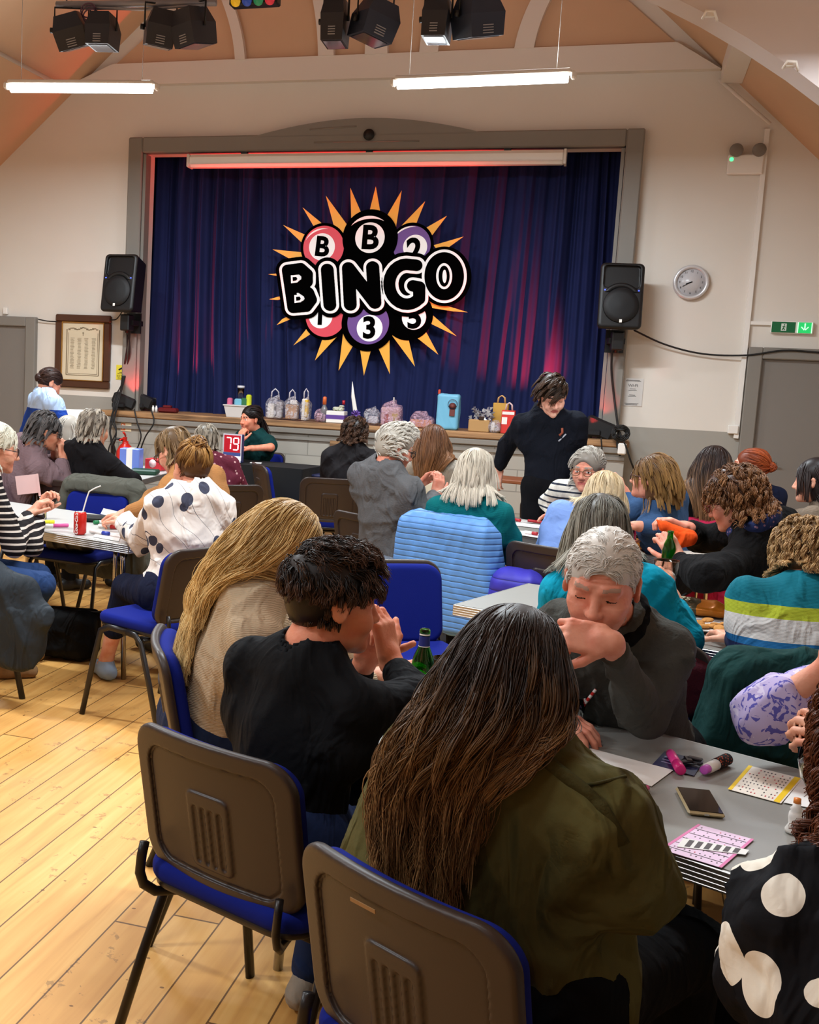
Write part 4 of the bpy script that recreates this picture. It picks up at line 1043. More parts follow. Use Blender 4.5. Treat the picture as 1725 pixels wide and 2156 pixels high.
    def sdf2(strokes, x, y):
        d = np.full(x.shape, 1e3, np.float32)
        for s in strokes:
            for a, b_ in zip(s[:-1], s[1:]):
                bx, by = b_[0]-a[0], b_[1]-a[1]; tt = np.clip(((x-a[0])*bx+(y-a[1])*by)/(bx*bx+by*by), 0, 1)
                d = np.minimum(d, np.hypot(x-a[0]-bx*tt, y-a[1]-by*tt))
        return d
    ca, cb = Z(0, 0), Z(1, 0); ux = abs(cb[0]-ca[0]); cz = Z(0, 1); uz = abs(ca[1]-cz[1])
    shx = (Z(0, 1000)[0]-ca[0])/1000
    shz = (Z(1000, 0)[1]-ca[1])/1000
    def layer(name, strokes, grow, mt, y0, y1, par, hstep=.0045, inner=None):
        def fn(p):
            # room metres -> crop pixels (inverse of Z, affine)
            X, Zz = p[:, 0]-ca[0], p[:, 2]-ca[1]
            # X = ux*x + shx*y ; Zz = shz*x - uz*y
            det = -ux*uz-shx*shz
            x = (-uz*X-shx*Zz)/det; y = (-shz*X+ux*Zz)/det
            d = sdf2(strokes, x, y)-grow
            if inner is not None: d = np.maximum(d, -(inner(x, y)))
            d = d*ux
            return np.maximum(d, np.maximum(y0-p[:, 1], p[:, 1]-y1)).astype(np.float32)
        xs = [q[0] for s in strokes for q in s]; ys = [q[1] for s in strokes for q in s]; g = grow+25
        c0, c1 = Z(min(xs)-g, max(ys)+g), Z(max(xs)+g, min(ys)-g)
        V, Q = surf(fn, hstep, (min(c0[0], c1[0])-.02, y0-.012, min(c0[1], c1[1])-.03), (max(c0[0], c1[0])+.02, y1+.012, max(c0[1], c1[1])+.03))
        return link_mesh(name, np_mesh(name, V, Q, smooth=False), cols[mt], par)
    for ch, (S_, rad) in ST.items():
        holeB = None
        o = layer('letter', S_, rad+38, 'k', -.034, -.020, t, .006)
        tag(o)
        layer('white_outline', S_, rad+11, 'w', -.041, -.032, o)
        layer('black_face', S_, rad-9, 'k', -.049, -.039, o)
        if ch == 'B':
            for (cx_, cy_) in ((290, 752), (315, 895)):
                flat('letter_hole', [Z(cx_-30, cy_-25), Z(cx_+18, cy_-28), Z(cx_+32, cy_-8), Z(cx_+32, cy_+8), Z(cx_+18, cy_+26), Z(cx_-28, cy_+32)], 'w', .046, o)
                flat('letter_hole', [Z(cx_-16, cy_-12), Z(cx_+10, cy_-14), Z(cx_+18, cy_), Z(cx_+10, cy_+12), Z(cx_-14, cy_+16)], 'k', .051, o)
    for ch in 'O':
        el = lambda a_, b2: [Z(1370+a_*math.cos(q), 733+b2*math.sin(q)) for q in [i*PI/30 for i in range(60)]]
        o = flat('letter', el(196, 216), 'k', .030); flat('white_outline', el(163, 194), 'w', .038, o); flat('black_face', el(143, 174), 'k', .044, o)
        if 1:
            flat('letter_hole', [Z(1370+58*math.cos(a), 733+94*math.sin(a)) for a in [i*PI/20 for i in range(40)]], 'w', .046, o)
            flat('letter_hole', [Z(1370+40*math.cos(a), 733+76*math.sin(a)) for a in [i*PI/20 for i in range(40)]], 'k', .051, o)
            flat('letter_hole', [Z(1374+15*math.cos(a), 735+48*math.sin(a)) for a in [i*PI/20 for i in range(40)]], 'w', .056, o)
    m = MB()
    for dx in (-.35, .35): m.tube([(dx, .012, .3), (dx, .012, 1.15)], .0018, 6)
    m.build('hanging_wire', M_CAN, t)
bingo()
# ================================================================== people
def norm(v): v = np.asarray(v, float); return v/(np.linalg.norm(v)+1e-12)
def Mskin(rgb, old=False):
    n = NT('skin_%d_%d_%d' % rgb, .5, spec=.35)
    a = n.n('ShaderNodeTexNoise', {'Vector': n.tc.outputs['Object'], 'Scale': 22, 'Detail': 4}).outputs['Fac']
    c = np.array(rgb)
    red = tuple(np.clip(c*np.array([1.0, .87, .83]), 0, 255)); pale = tuple(np.clip(c*1.05, 0, 255))
    n.col(n.ramp(a, [(.32, red), (.62, pale)]))
    n.b.inputs['Subsurface Weight'].default_value = .08; n.b.inputs['Subsurface Radius'].default_value = (.012, .005, .003); n.b.inputs['Subsurface Scale'].default_value = .6
    f = n.n('ShaderNodeTexNoise', {'Vector': n.tc.outputs['Object'], 'Scale': 160 if not old else 70, 'Detail': 5}).outputs['Fac']
    return n.bump(f, .25 if not old else .5, .0025).m
def _wrinkle(n, sc=1.0, amt=.5, dist=.028):
    old = n.b.inputs['Normal'].links[0].from_node
    mp = n.n('ShaderNodeMapping', {'Vector': n.tc.outputs['Object'], 'Scale': (1, 1, .55), 'Rotation': (.4, .3, .2)}).outputs[0]
    a = n.n('ShaderNodeTexNoise', {'Vector': mp, 'Scale': 7.5*sc, 'Detail': 2.5, 'Distortion': 1.6, 'Roughness': .45}).outputs['Fac']
    r = n.math('ABSOLUTE', n.math('SUBTRACT', a, .5)); r = n.math('ADD', n.math('POWER', n.math('MULTIPLY', r, 3.0), 1.4), n.math('MULTIPLY', a, 1.2))
    b = n.n('ShaderNodeBump', {'Height': r, 'Strength': amt, 'Distance': dist}); n.nt.links.new(b.outputs[0], old.inputs['Normal'])
def Mcloth(name, rgb, kind='knit', var=.08, rough=.9, scale=1.0, sheen=0.0):
    n = NT('cloth_'+name, rough, sheen=sheen, spec=.12); c = np.array(rgb, float)
    a = n.n('ShaderNodeTexNoise', {'Vector': n.tc.outputs['Object'], 'Scale': 9*scale, 'Detail': 5}).outputs['Fac']
    n.col(n.mix(a, _s(np.clip(c*(1-var*2), 0, 255)), _s(np.clip(c*(1+var), 0, 255))))
    x, y, z = n.xyz()
    if kind == 'knit':
        w = n.n('ShaderNodeTexWave', {'Vector': n.tc.outputs['Object'], 'Scale': 70*scale, 'Distortion': 3, 'Detail': 2}, bands_direction='Z').outputs['Fac']
        n.bump(w, .5, .002)
    elif kind == 'fleece':
        w = n.n('ShaderNodeTexNoise', {'Vector': n.tc.outputs['Object'], 'Scale': 120*scale, 'Detail': 6}).outputs['Fac']; n.bump(w, .6, .0035)
    else:
        w = n.n('ShaderNodeTexNoise', {'Vector': n.tc.outputs['Object'], 'Scale': 35*scale, 'Detail': 5}).outputs['Fac']; n.bump(w, .5, .005)
    _wrinkle(n, max(scale, .7) if scale <= 1 else 1.0, *((.8, .05) if 'suede' in name else ())); return n.m
def Mstripe(name, ramp, lo, hi, kind='z', rough=.85, freq=None, base=None, warp=.0):
    n = NT('stripe_'+name, rough, spec=.15); x, y, z = n.xyz()
    if warp:
        wz = n.n('ShaderNodeTexNoise', {'Vector': n.tc.outputs['Object'], 'Scale': 4, 'Detail': 2}).outputs['Fac']; z = n.math('ADD', z, n.math('MULTIPLY', wz, warp))
    if freq: f = n.math('FRACT', n.math('MULTIPLY', z, freq))
    else: f = n.math('DIVIDE', n.math('SUBTRACT', z, lo), hi-lo)
    n.col(n.ramp(f, ramp, 'CONSTANT'))
    w = n.n('ShaderNodeTexWave', {'Vector': n.tc.outputs['Object'], 'Scale': 80, 'Distortion': 2}, bands_direction='Z').outputs['Fac']
    n.bump(w, .3, .0015); _wrinkle(n); return n.m
def Mspots(name, base, spot, scale, size, rnd=.8, stems=False, oval=1.0):
    n = NT('spots_'+name, .8, spec=.15)
    mp = n.n('ShaderNodeMapping', {'Vector': n.tc.outputs['Object'], 'Scale': (1, 1, oval)}).outputs[0]
    v = n.n('ShaderNodeTexVoronoi', {'Vector': mp, 'Scale': scale, 'Randomness': rnd}).outputs['Distance']
    c = n.mix(n.math('LESS_THAN', v, size), _s(base), _s(spot))
    if stems:
        w = n.n('ShaderNodeTexWave', {'Vector': n.tc.outputs['Object'], 'Scale': 2.6, 'Distortion': 6.0, 'Detail': 1}, bands_direction='DIAGONAL').outputs['Fac']
        c = n.mix(n.math('LESS_THAN', n.math('ABSOLUTE', n.math('SUBTRACT', w, .5)), .018), c, _s(spot))
    n.col(c)
    w = n.n('ShaderNodeTexNoise', {'Vector': n.tc.outputs['Object'], 'Scale': 30, 'Detail': 4}).outputs['Fac']
    n.bump(w, .3, .004); _wrinkle(n); return n.m
def Mfloral(name, base, a, b_, scale=38):
    n = NT('floral_'+name, .8, spec=.15)
    v = n.n('ShaderNodeTexNoise', {'Vector': n.tc.outputs['Object'], 'Scale': scale, 'Detail': 3, 'Distortion': 2.2}).outputs['Fac']
    w = n.n('ShaderNodeTexNoise', {'Vector': n.tc.outputs['Object'], 'Scale': scale*.6, 'Detail': 2, 'Distortion': 1.5}).outputs['Color']
    c = n.mix(n.math('GREATER_THAN', v, .55), _s(base), _s(a)); wv = n.n('ShaderNodeSeparateXYZ', {0: w}).outputs[1]
    return n.col(n.mix(n.math('GREATER_THAN', wv, .60), c, _s(b_))).m
def Mhair(name, root, tip, rough=.42, spread=.35, tip_at=.5):
    n = NT('hair_'+name, rough, spec=.35)
    at_ = n.n('ShaderNodeAttribute', attribute_name='tint'); sep = n.n('ShaderNodeSeparateXYZ', {0: at_.outputs['Vector']}).outputs
    g = n.ramp(sep[1], [(max(tip_at-.35, 0), root), (min(tip_at+.35, 1), tip)])
    k = n.math('ADD', n.math('MULTIPLY', sep[0], 2*spread), 1-spread)
    cc = n.n('ShaderNodeCombineXYZ', {0: k, 1: k, 2: k}).outputs[0]
    n.col(n.n('ShaderNodeMixRGB', {0: 1.0, 1: g, 2: cc}, blend_type='MULTIPLY').outputs[0])
    nz = n.n('ShaderNodeTexNoise', {'Vector': n.tc.outputs['Object'], 'Scale': 300, 'Detail': 2}).outputs['Fac']
    return n.bump(nz, .2, .001).m
M_LIP = mat('lips', (176, 92, 84), .4); M_EYEW = mat('eye_white', (214, 206, 200), .25); M_IRIS = mat('eye_iris', (40, 30, 24), .15)

def ik(a, t, l1, l2, hint):
    a, t = np.asarray(a, float), np.asarray(t, float); d = t-a; L = np.linalg.norm(d)
    L2 = min(L, (l1+l2)*.995); d = d/(L+1e-9); t = a+d*L2
    x = (l1*l1-l2*l2+L2*L2)/(2*L2); h = math.sqrt(max(l1*l1-x*x, 0))
    hn = np.asarray(hint, float); hn = norm(hn-d*(hn@d)); return a+d*x+hn*h, t
def head_frame(y, p, r):
    y, p, r = R(y), R(p), R(r)
    f = np.array([math.sin(y), math.cos(y), 0]); rt = np.array([math.cos(y), -math.sin(y), 0])
    fw = f*math.cos(p)+np.array([0, 0, math.sin(p)]); up = np.cross(rt, fw)
    rt2 = rt*math.cos(r)-up*math.sin(r); up2 = rt*math.sin(r)+up*math.cos(r)
    return np.stack([rt2, fw, up2], 1)      # columns
def add_head(S, Hc, Rh, s=1.0, detail=True, old=False, jaw=1.0):
    L = lambda x, y, z: Hc+Rh@(np.array([x, y, z])*s)
    E_ = lambda c, r, k, op='add': getattr(S, op)(Ell(L(*c), tuple(v*s for v in r), Rh), k)
    E_((0, -.014, .034), (.074, .094, .084), .02); E_((0, .022, -.030), (.061*jaw, .066, .080), .03)
    E_((0, .038, -.078), (.043*jaw, .048, .036), .025)
    if detail:
        S.add(Cap(L(0, .078, -.098), L(0, .074, -.098), .017*s), .02)
        for q in (-1, 1):
            S.add(Cap(L(q*.042, .058, -.026), L(q*.036, .066, -.040), .022*s), .02)
            S.add(Cap(L(q*.018, .082, .021), L(q*.040, .070, .019), .010*s), .014)
            S.sub(Ell(L(q*.033, .098, -.001), (.017*s, .018*s, .011*s), Rh), .012)
        S.add(Cap(L(0, .082, .010), L(0, .104, -.033), .0075*s, .0115*s), .012)
        for q in (-1, 1): S.add(Cap(L(q*.011, .094, -.036), L(q*.010, .096, -.036), .0085*s), .006)
        S.add(Cap(L(-.020, .079, -.060), L(.020, .079, -.060), .0085*s), .010)
        S.add(Cap(L(-.015, .082, -.069), L(.015, .082, -.069), .0085*s), .008)
        S.sub(Cap(L(-.023, .092, -.0645), L(.023, .092, -.0645), .0022*s), .003)
    for q in (-1, 1):
        S.add(Ell(L(q*.078, -.008, -.008), (.008*s, .020*s, .032*s), Rh@np.array([[1, 0, 0], [0, .97, -.25], [0, .25, .97]])@np.array([[math.cos(q*.35), math.sin(q*.35), 0], [-math.sin(q*.35), math.cos(q*.35), 0], [0, 0, 1]])), .008)
        if detail: S.sub(Ell(L(q*.088, .000, -.006), (.006*s, .010*s, .018*s), Rh), .004)
    return L
def eye_prims(S, L, s, closed):
    for q in (-1, 1): S.add(Cap(L(q*.033, .074, -.001), L(q*.033, .074, -.001), .0135*s), .003)
def add_hand(S, wrist, f, nrm, side, curl=.5, thumb=.5, s=1.0, spread=.10, grip=None):
    """f: finger direction, nrm: back of the hand, side: +1 the thumb lies toward cross(f,nrm)"""
    f = norm(f); nrm = norm(np.asarray(nrm, float)-f*np.dot(nrm, f)); sd = np.cross(f, nrm)*side
    Rm = np.stack([sd, f, nrm], 1); P = lambda x, y, z: wrist+Rm@(np.array([x, y, z])*s)
    S.add(Cap(P(0, -.004, 0), P(0, .02, 0), .0255*s, .025*s), .02)
    S.add(RBox(P(0, .052, 0), (.039*s, .046*s, .0135*s), .0125*s, Rm), .014)
    lens = [(.034, .026, .020), (.045, .029, .023), (.042, .027, .022), (.040, .025, .021)]
    xs = [-.030, -.010, .010, .030][::1]
    cu = curl if isinstance(curl, (list, tuple)) else [curl]*4
    order = [0, 2, 1, 3]
    for i in range(4):
        x = xs[i]; ls = [lens[0], lens[2], lens[1], lens[3]][i]
        p = P(x, .092-.008*abs(i-1.6)*.6, .002); an = cu[i]*.55; sp = (x/.03)*spread; r = (.0098 if i else .0085)*s
        for j in range(3):
            d = Rm@np.array([math.sin(sp)*math.cos(an), math.cos(an)*math.cos(sp), -math.sin(an)])
            q = p+d*ls[j]*s; S.add(Cap(p, q, r*(1-.08*j), r*(.94-.10*j)), .0035 if j else .006); p = q; an += cu[i]
    p = P(.026, .020, -.006); a = .95-.3*thumb
    for j, l in enumerate((.040, .032, .026)):
        d = Rm@norm(np.array([math.sin(a), math.cos(a), -.35*thumb-.25*j*thumb])); q = p+d*l*s
        S.add(Cap(p, q, (.0135-.002*j)*s, (.0115-.0015*j)*s), .008 if j == 0 else .004); p = q; a -= .35*thumb

# ---------------------------------------------------------------- hair strands
def gen_strands(Hc, Rh, s, colliders, n, L, steps=14, vol=(.004, .02), grav=1.0, comb=(0, -1, -.3), stiff=.6, wave=0.0, wfreq=18.0,
                curl=0.0, face=True, zmin=-.10, seed=0, target=None, part=0.0, out=.0, fringe=False, lenvar=.2, cut=None, low=.0, clump=.65, pull=0.0, anchor=None, gsize=22, taper=None, base=0.0, aspread=.04):
    rg = np.random.default_rng(seed)
    d = rg.normal(size=(n*4, 3)); d /= np.linalg.norm(d, axis=1)[:, None]
    loc = d*np.array([.078, .098, .088])+np.array([0, -.014, .034])
    keep = np.ones(len(loc), bool)
    if face:
        hl = .058-(.012 if fringe else 0)      # hairline: nothing below it at the front
        keep &= ~((loc[:, 1] > .045) & (loc[:, 2] < hl+.02*0)); keep &= ~((loc[:, 1] > .008) & (loc[:, 2] < .018))
    keep &= (loc[:, 2] > zmin*.6) | (loc[:, 1] < -.03); keep &= loc[:, 2] > -.055+low
    loc = loc[keep][:n]; n = len(loc)
    nr = norm_rows((loc-np.array([0, -.014, .034]))/np.array([.078, .098, .088])**2)
    Rt = Rh.T
    p = Hc+(loc*s)@Rt; N = nr@Rt
    cb = np.tile(norm(comb), (n, 1)).astype(float)
    if part: cb[:, 0] += np.sign(loc[:, 0]+rg.normal(0, .010, n))*part*np.clip((loc[:, 1]+.05)/.08, 0, 1)
    if taper: q_ = np.clip((loc[:, 2]-.045)/.05, 0, 1); cb[:, 2] = cb[:, 2]*q_-1.0*(1-q_); cb[:, 1] = cb[:, 1]*q_-.25*(1-q_)
    cb[:, 0] += rg.normal(0, .12, n); cb[:, 1] += rg.normal(0, .12, n)
    if target is not None: cb = norm_rows(np.asarray(target)[None]-loc)
    cw = norm_rows(cb)@Rt
    v = norm_rows(cw-N*(cw*N).sum(1)[:, None]*.9+N*.25)
    tp = np.clip((loc[:, 2]-taper[0])/max(taper[1], 1e-3), taper[2], 1) if taper else np.ones(n)
    Ls = L*(1+rg.uniform(-lenvar, lenvar*.3, n))*tp; off = base+rg.uniform(vol[0], vol[1], n)*tp
    if target is not None: Ls = np.linalg.norm(np.asarray(target)[None]-loc, axis=1)*s*1.12
    P = [p]; g = np.array([0, 0, -1.0]); aoff = np.outer(np.clip(loc[:, 0]/.078, -1, 1), Rh[:, 0])*aspread+rg.normal(0, .012, (n, 3))
    for k in range(steps):
        t = k/steps
        if target is not None: cw = norm_rows((Hc+Rh@(np.asarray(target)*s))[None]-p); gg = 0
        else: gg = grav*(.12+t)
        v = norm_rows(v*stiff+cw*(.35*(1-t) if target is None else .6)+g*gg*.45)
        if pull and anchor is not None:
            dh = anchor[None]+aoff-p; dh[:, 2] = 0; v = v+dh*(pull*np.clip((anchor[2]+.15-p[:, 2])/.14, 0, 1))[:, None]
        v = v/np.maximum(np.linalg.norm(v, axis=1), 1e-6)[:, None]*np.minimum(np.linalg.norm(v, axis=1), 1.0)[:, None] if False else norm_rows(v)
        p = p+v*(Ls/steps)[:, None]
        for it in range(2):
            D = np.full(n, 1.0); G = np.zeros((n, 3))
            for c in colliders:
                dd = c(p.astype(np.float32)).astype(float); m = dd < D
                if (m & (dd < .05)).any():
                    mm = m & (dd < .05); q = p[mm].astype(np.float32); e = .004; gr = np.zeros((len(q), 3))
                    for ax in range(3):
                        h = np.zeros(3, np.float32); h[ax] = e; gr[:, ax] = (c(q+h)-c(q-h))/(2*e)
                    G[mm] = norm_rows(gr)
                D = np.where(m, dd, D)
            push = np.maximum(off*min(1, .35+t*2)-D, 0); p = p+G*push[:, None]
            if it == 0:
                hit = push > 1e-5; v[hit] = norm_rows(v[hit]-G[hit]*np.minimum((v[hit]*G[hit]).sum(1), 0)[:, None]*.8)
        P.append(p)
    P = np.stack(P, 1)                                  # n, steps+1, 3
    gi = np.sort(rg.choice(n, max(n//gsize, 6), replace=False)); mid_ = P.shape[1]//2
    key_ = np.concatenate([P[:, 0], P[:, mid_]*.8], 1).astype(np.float32); near = np.empty(n, int)
    for a0 in range(0, n, 500): near[a0:a0+500] = ((key_[a0:a0+500, None]-key_[gi][None])**2).sum(2).argmin(1)
    if clump:
        tt_ = np.linspace(0, 1, P.shape[1])[None, :, None]; P = P+(P[gi][near]-P)*clump*np.minimum(1, tt_*1.5)**.8
    T = np.gradient(P, axis=1); T /= np.linalg.norm(T, axis=2)[..., None]+1e-9
    up = rg.normal(size=(len(gi), 1, 3))[near]+rg.normal(size=(n, 1, 3))*.12; n1 = np.cross(T, up); n1 /= np.linalg.norm(n1, axis=2)[..., None]+1e-9; n2 = np.cross(T, n1)
    sarc = np.linspace(0, 1, P.shape[1])[None, :, None]*Ls[:, None, None]; ph = rg.uniform(0, 6.28, (len(gi), 1, 1))[near]+rg.normal(size=(n, 1, 1))*.25; GEN['near'] = near
    a = (wave*np.minimum(1, sarc/L*1.6)+curl)
    P = P+a*(np.cos(sarc*wfreq*2*PI+ph)*n1+(np.sin(sarc*wfreq*2*PI+ph)*n2 if curl else 0))
    if curl:    # keep curls outside the skin
        pass
    return P
GEN = {}
def norm_rows(a): return a/(np.linalg.norm(a, axis=-1, keepdims=True)+1e-9)
def strands_mesh(name, Ps, rad, baseV=None, baseQ=None, origin=(0, 0, 0), seed=0):
    rg = np.random.default_rng(seed); V = []; Q = []; TR = []; tint = []; o = 0
    if baseV is not None and len(baseV):
        V.append(baseV); Q.append(baseQ); o = len(baseV)
        t = np.zeros((len(baseV), 4), np.float32); t[:, 0] = .12; t[:, 3] = 1; tint.append(t)
    for P, r0 in zip(Ps, rad):
        n, m, _ = P.shape
        T = np.gradient(P, axis=1); T /= np.linalg.norm(T, axis=2)[..., None]+1e-9
        up = np.broadcast_to(norm_rows(rg.normal(size=(n, 1, 3))), T.shape); n1 = np.cross(T, up); n1 /= np.linalg.norm(n1, axis=2)[..., None]+1e-9; n2 = np.cross(T, n1)
        t = np.linspace(0, 1, m); r = r0*(1-.75*t**3)*np.minimum(1, .5+t*6); rr = (r[None, :, None]*rg.uniform(.6, 1.25, (n, 1, 1)))
        ring = [P+rr*(math.cos(a)*n1*1.5+math.sin(a)*n2*.7) for a in (0, 2.094, 4.189)]
        VV = np.stack(ring, 2).reshape(-1, 3)           # n, m, 3 verts
        idx = np.arange(n*m*3).reshape(n, m, 3)
        a0 = idx[:, :-1]; a1 = idx[:, 1:]
        q = np.stack([a0, np.roll(a0, -1, 2), np.roll(a1, -1, 2), a1], -1).reshape(-1, 4)
        V.append(VV); Q.append(q+o); o += len(VV)
        tt = np.zeros((n, m, 3, 4), np.float32); nz_ = GEN.get('near'); cl_ = rg.uniform(0, 1, (4000, 1, 1))[nz_] if nz_ is not None and len(nz_) == n else rg.uniform(0, 1, (n, 1, 1)); tt[..., 0] = .55*cl_+.45*rg.uniform(0, 1, (n, 1, 1)); tt[..., 1] = t[None, :, None]; tt[..., 3] = 1; tint.append(tt.reshape(-1, 4))
    V = np.concatenate(V)-np.asarray(origin); Q = np.concatenate(Q)
    me = np_mesh(name, V, Q); at_ = me.attributes.new('tint', 'FLOAT_COLOR', 'POINT')
    tn = np.concatenate(tint)
    if len(me.vertices) == len(tn): at_.data.foreach_set('color', tn.ravel())
    return me
def hair_cap(Hc, Rh, s, vol, h, style, noise=0.0, seed=0, fringe=False):
    S = Shape(); L = lambda x, y, z: Hc+Rh@(np.array([x, y, z])*s)
    S.add(Ell(L(0, -.016, .036), ((.078+vol)*s, (.097+vol)*s, (.087+vol)*s), Rh), .01)
    if style != 'thin': S.add(Ell(L(0, -.048, -.012), ((.062+vol)*s, (.052+vol)*s, (.054+vol)*s), Rh), .02)
    if style in ('bob', 'long'): S.add(Ell(L(0, -.035, -.05), ((.078+vol)*s, (.060+vol)*s, (.085+vol)*s), Rh), .03)
    fz = .018 if fringe else 0
    S.sub(Ell(L(0, .115, -.035-fz), (.068*s, .085*s, .100*s), Rh), .012)
    for q in (-1, 1):
        if style not in ('bob', 'long'): S.sub(Ell(L(q*.085, .03, -.045), (.03*s, .055*s, .062*s), Rh), .01)
    if noise: S.disp = folds(noise, (16, 26, 40), seed, (1, 1, 1)); S.amp = noise
    return surf(S, h)

PEOPLE = {}; import time; _T0 = time.time()
def person(key, label, head, hy=0, hp=-10, hr=0, by=0, hip=None, pose='sit', s=1.0, sw=.175, bulk=1.0,
           skin=(206, 150, 122), old=False, top=None, topname='jumper', bottom=None, sleeve='long', loose=.010, foldamp=.006,
           hands=None, hair=None, hcol=((60, 40, 28), (90, 64, 44)), brow=None, glasses=None, bh=.006, ch=.010, eyes='open', elbows=None,
           hinfo=None, tfold=(9, 14, 22), neckhole=.062, legs=True, shoes=None, hem=None, collar=None, short_skin=None, feet=None, knees=None, torso_extra=None, ear_detail=True, jaw=1.0, shoulder_dz=0.0, legh=.013, hood=False, trims=None):
    sw = sw-.026
    Hc = at(*head) if len(head) == 3 else np.array(head[:3]); Rh = head_frame(hy, hp, hr); s_ = s
    bf = np.array([math.sin(R(by)), math.cos(R(by)), 0]); br = np.array([math.cos(R(by)), -math.sin(R(by)), 0])
    Lh = lambda x, y, z: Hc+Rh@(np.array([x, y, z])*s)
    SB = Lh(0, -.032, -.060)
    if hip is None: NBx = SB-bf*.05; hp_ = np.array([NBx[0], NBx[1], 0])-bf*.12
    else: hp_ = np.array([hip[0], hip[1], 0.0])
    hz = .57 if pose == 'sit' else .93
    HP = np.array([hp_[0], hp_[1], hz])
    tilt = norm(SB-HP); NB = SB-tilt*.075*s-bf*.012
    u = norm(NB-HP); dpt = norm(np.cross(u, br)); A = np.eye(3)+(.42)*np.outer(dpt, dpt)
    mid = HP+(NB-HP)*.5; Rr = norm(br-u*(br@u)); 
    SL, SR = NB-Rr*sw-u*(.066+shoulder_dz), NB+Rr*sw-u*(.066+shoulder_dz)
    # ---- arms
    hands = hands or {}; arms = {}
    for side, Sh in ((-1, SL), (1, SR)):
        hd = hands.get('L' if side < 0 else 'R', None)
        if hd is None:
            w = NB+bf*.34+Rr*side*.10; w = np.array([w[0], w[1], .765 if pose == 'sit' else .80]); hd = dict(w=w)
        w = np.asarray(hd['w'], float) if not (len(hd['w']) == 3 and abs(hd["w"][0]) > 12) else at(*hd['w'])
        hint = hd.get('hint', None)
        if hint is None: hint = -u*.9+Rr*side*.55-bf*.25
        el = hd.get('e'); 
        if el is not None:
            el = at(*el) if abs(el[0]) > 12 else np.asarray(el, float)
        else: el, w = ik(Sh, w, .285*s, .25*s, hint)
        fd = hd.get('f', None); fd = norm(w-el)*.8+bf*.4 if fd is None else np.asarray(fd, float)
        nr = hd.get('n', (0, 0, 1))
        arms[side] = (Sh, el, w, fd, nr, hd)
    root = thing('person', label, 'person', (HP[0], HP[1], 0)); org = np.array([HP[0], HP[1], 0])
    # ---- body (one continuous surface)
    S = Shape(); Lf = add_head(S, Hc, Rh, s, True, old, jaw)
    eye_prims(S, Lf, s, eyes)
    S.add(Cap(Lh(0, -.022, -.05), NB+u*.01, .053*s, .056*s), .025)
    S.add(Cap(NB+u*.0, NB-u*.06, .06*s, .085*s, A), .04); S.add(Cap(NB-u*.08, HP+u*.05, .095*s, .10*s, A), .04)
    S.add(Cap(SL, SR, .042*s), .04)
    for side, (Sh, el, w, fd, nr, hd) in arms.items():
        S.add(Cap(Sh, el, .040*s, .036*s), .02); S.add(Cap(el, w-norm(w-el)*.01, .036*s, .025*s), .015)
        if not hd.get('nohand'): add_hand(S, w, fd, nr, side*hd.get('flip', 1), hd.get('curl', .45), hd.get('thumb', .5), s*.98)
    if short_skin:                                       # bare lower legs
        pass
    if old:
        def wr(p):
            q = ((p-Hc.astype(np.float32))@Rh.astype(np.float32)); fz = (q[:, 2] > .03) & (q[:, 1] > .05) & (q[:, 2] < .075)
            e = ((np.abs(q[:, 0]) > .012) & (q[:, 2] < -.012) & (q[:, 2] > -.022) & (q[:, 1] > .055))
            return (fz*.0011*np.sin(q[:, 2]*560+8*np.abs(q[:, 0]))+e*.0012).astype(np.float32)
        S.disp = wr; S.amp = .002
    def mf(c):
        q = (c-Hc)@Rh/s; x, y, z = np.abs(q[:, 0]), q[:, 1], q[:, 2]; y = np.where((y > .103) | (x > .07), 0, y); o = np.zeros(len(c), int)
        o[(((q[:, 0])/.024)**2+((z+.0645)/.0095)**2 < 1) & (y > .07)] = 1
        bz = z-.0235-.10*(x-.02)*(x < .04); o[(x > .014) & (x < .050) & (np.abs(bz) < .0042) & (y > .05)] = 2
        e = (((x-.033)/.0125)**2+((z+.001)/(.0058 if eyes == 'open' else .0045))**2 < 1) & (y > .06)
        if eyes == 'open': o[e] = 3; o[((x-.032)**2+(z+.001)**2 < .0052**2) & (y > .06)] = 4
        else: o[(np.abs(z+.0065-.12*np.abs(x-.033)) < .0016) & (x > .021) & (x < .046) & (y > .05)] = 4
        return o
    Ms = Mskin(skin, old)
    bc = brow or hcol[0]
    bo = sdf_obj('body', S, bh, [Ms, M_LIP, mat('brow_%d%d' % (bc[0], bc[1]), bc, .8), M_EYEW, M_IRIS], root, org, mf)
    # ---- top garment
    G = Shape(); b_ = bulk; lo_ = loose
    G.add(Cap(NB-u*.055, mid+u*.05, .118*b_+lo_, .128*b_+lo_, A, .9), .04)
    G.add(Cap(mid, HP+u*.0, .128*b_+lo_, .142*b_+lo_, A, .9), .05)
    G.add(Cap(SL-u*.085+Rr*.035, SR-u*.085-Rr*.035, (.084*b_+lo_*.8), (.084*b_+lo_*.8), A, .9), .04)
    for q, Sh in ((-1, SL), (1, SR)):
        G.add(Cap(NB-u*.012+Rr*q*.03, Sh, .046+lo_*.4, .052*b_+lo_*.8), .035)
    if neckhole: G.add(Cap(NB+u*.005+bf*.008, NB-u*.03+bf*.012, .064+lo_*.4, .072), .03)
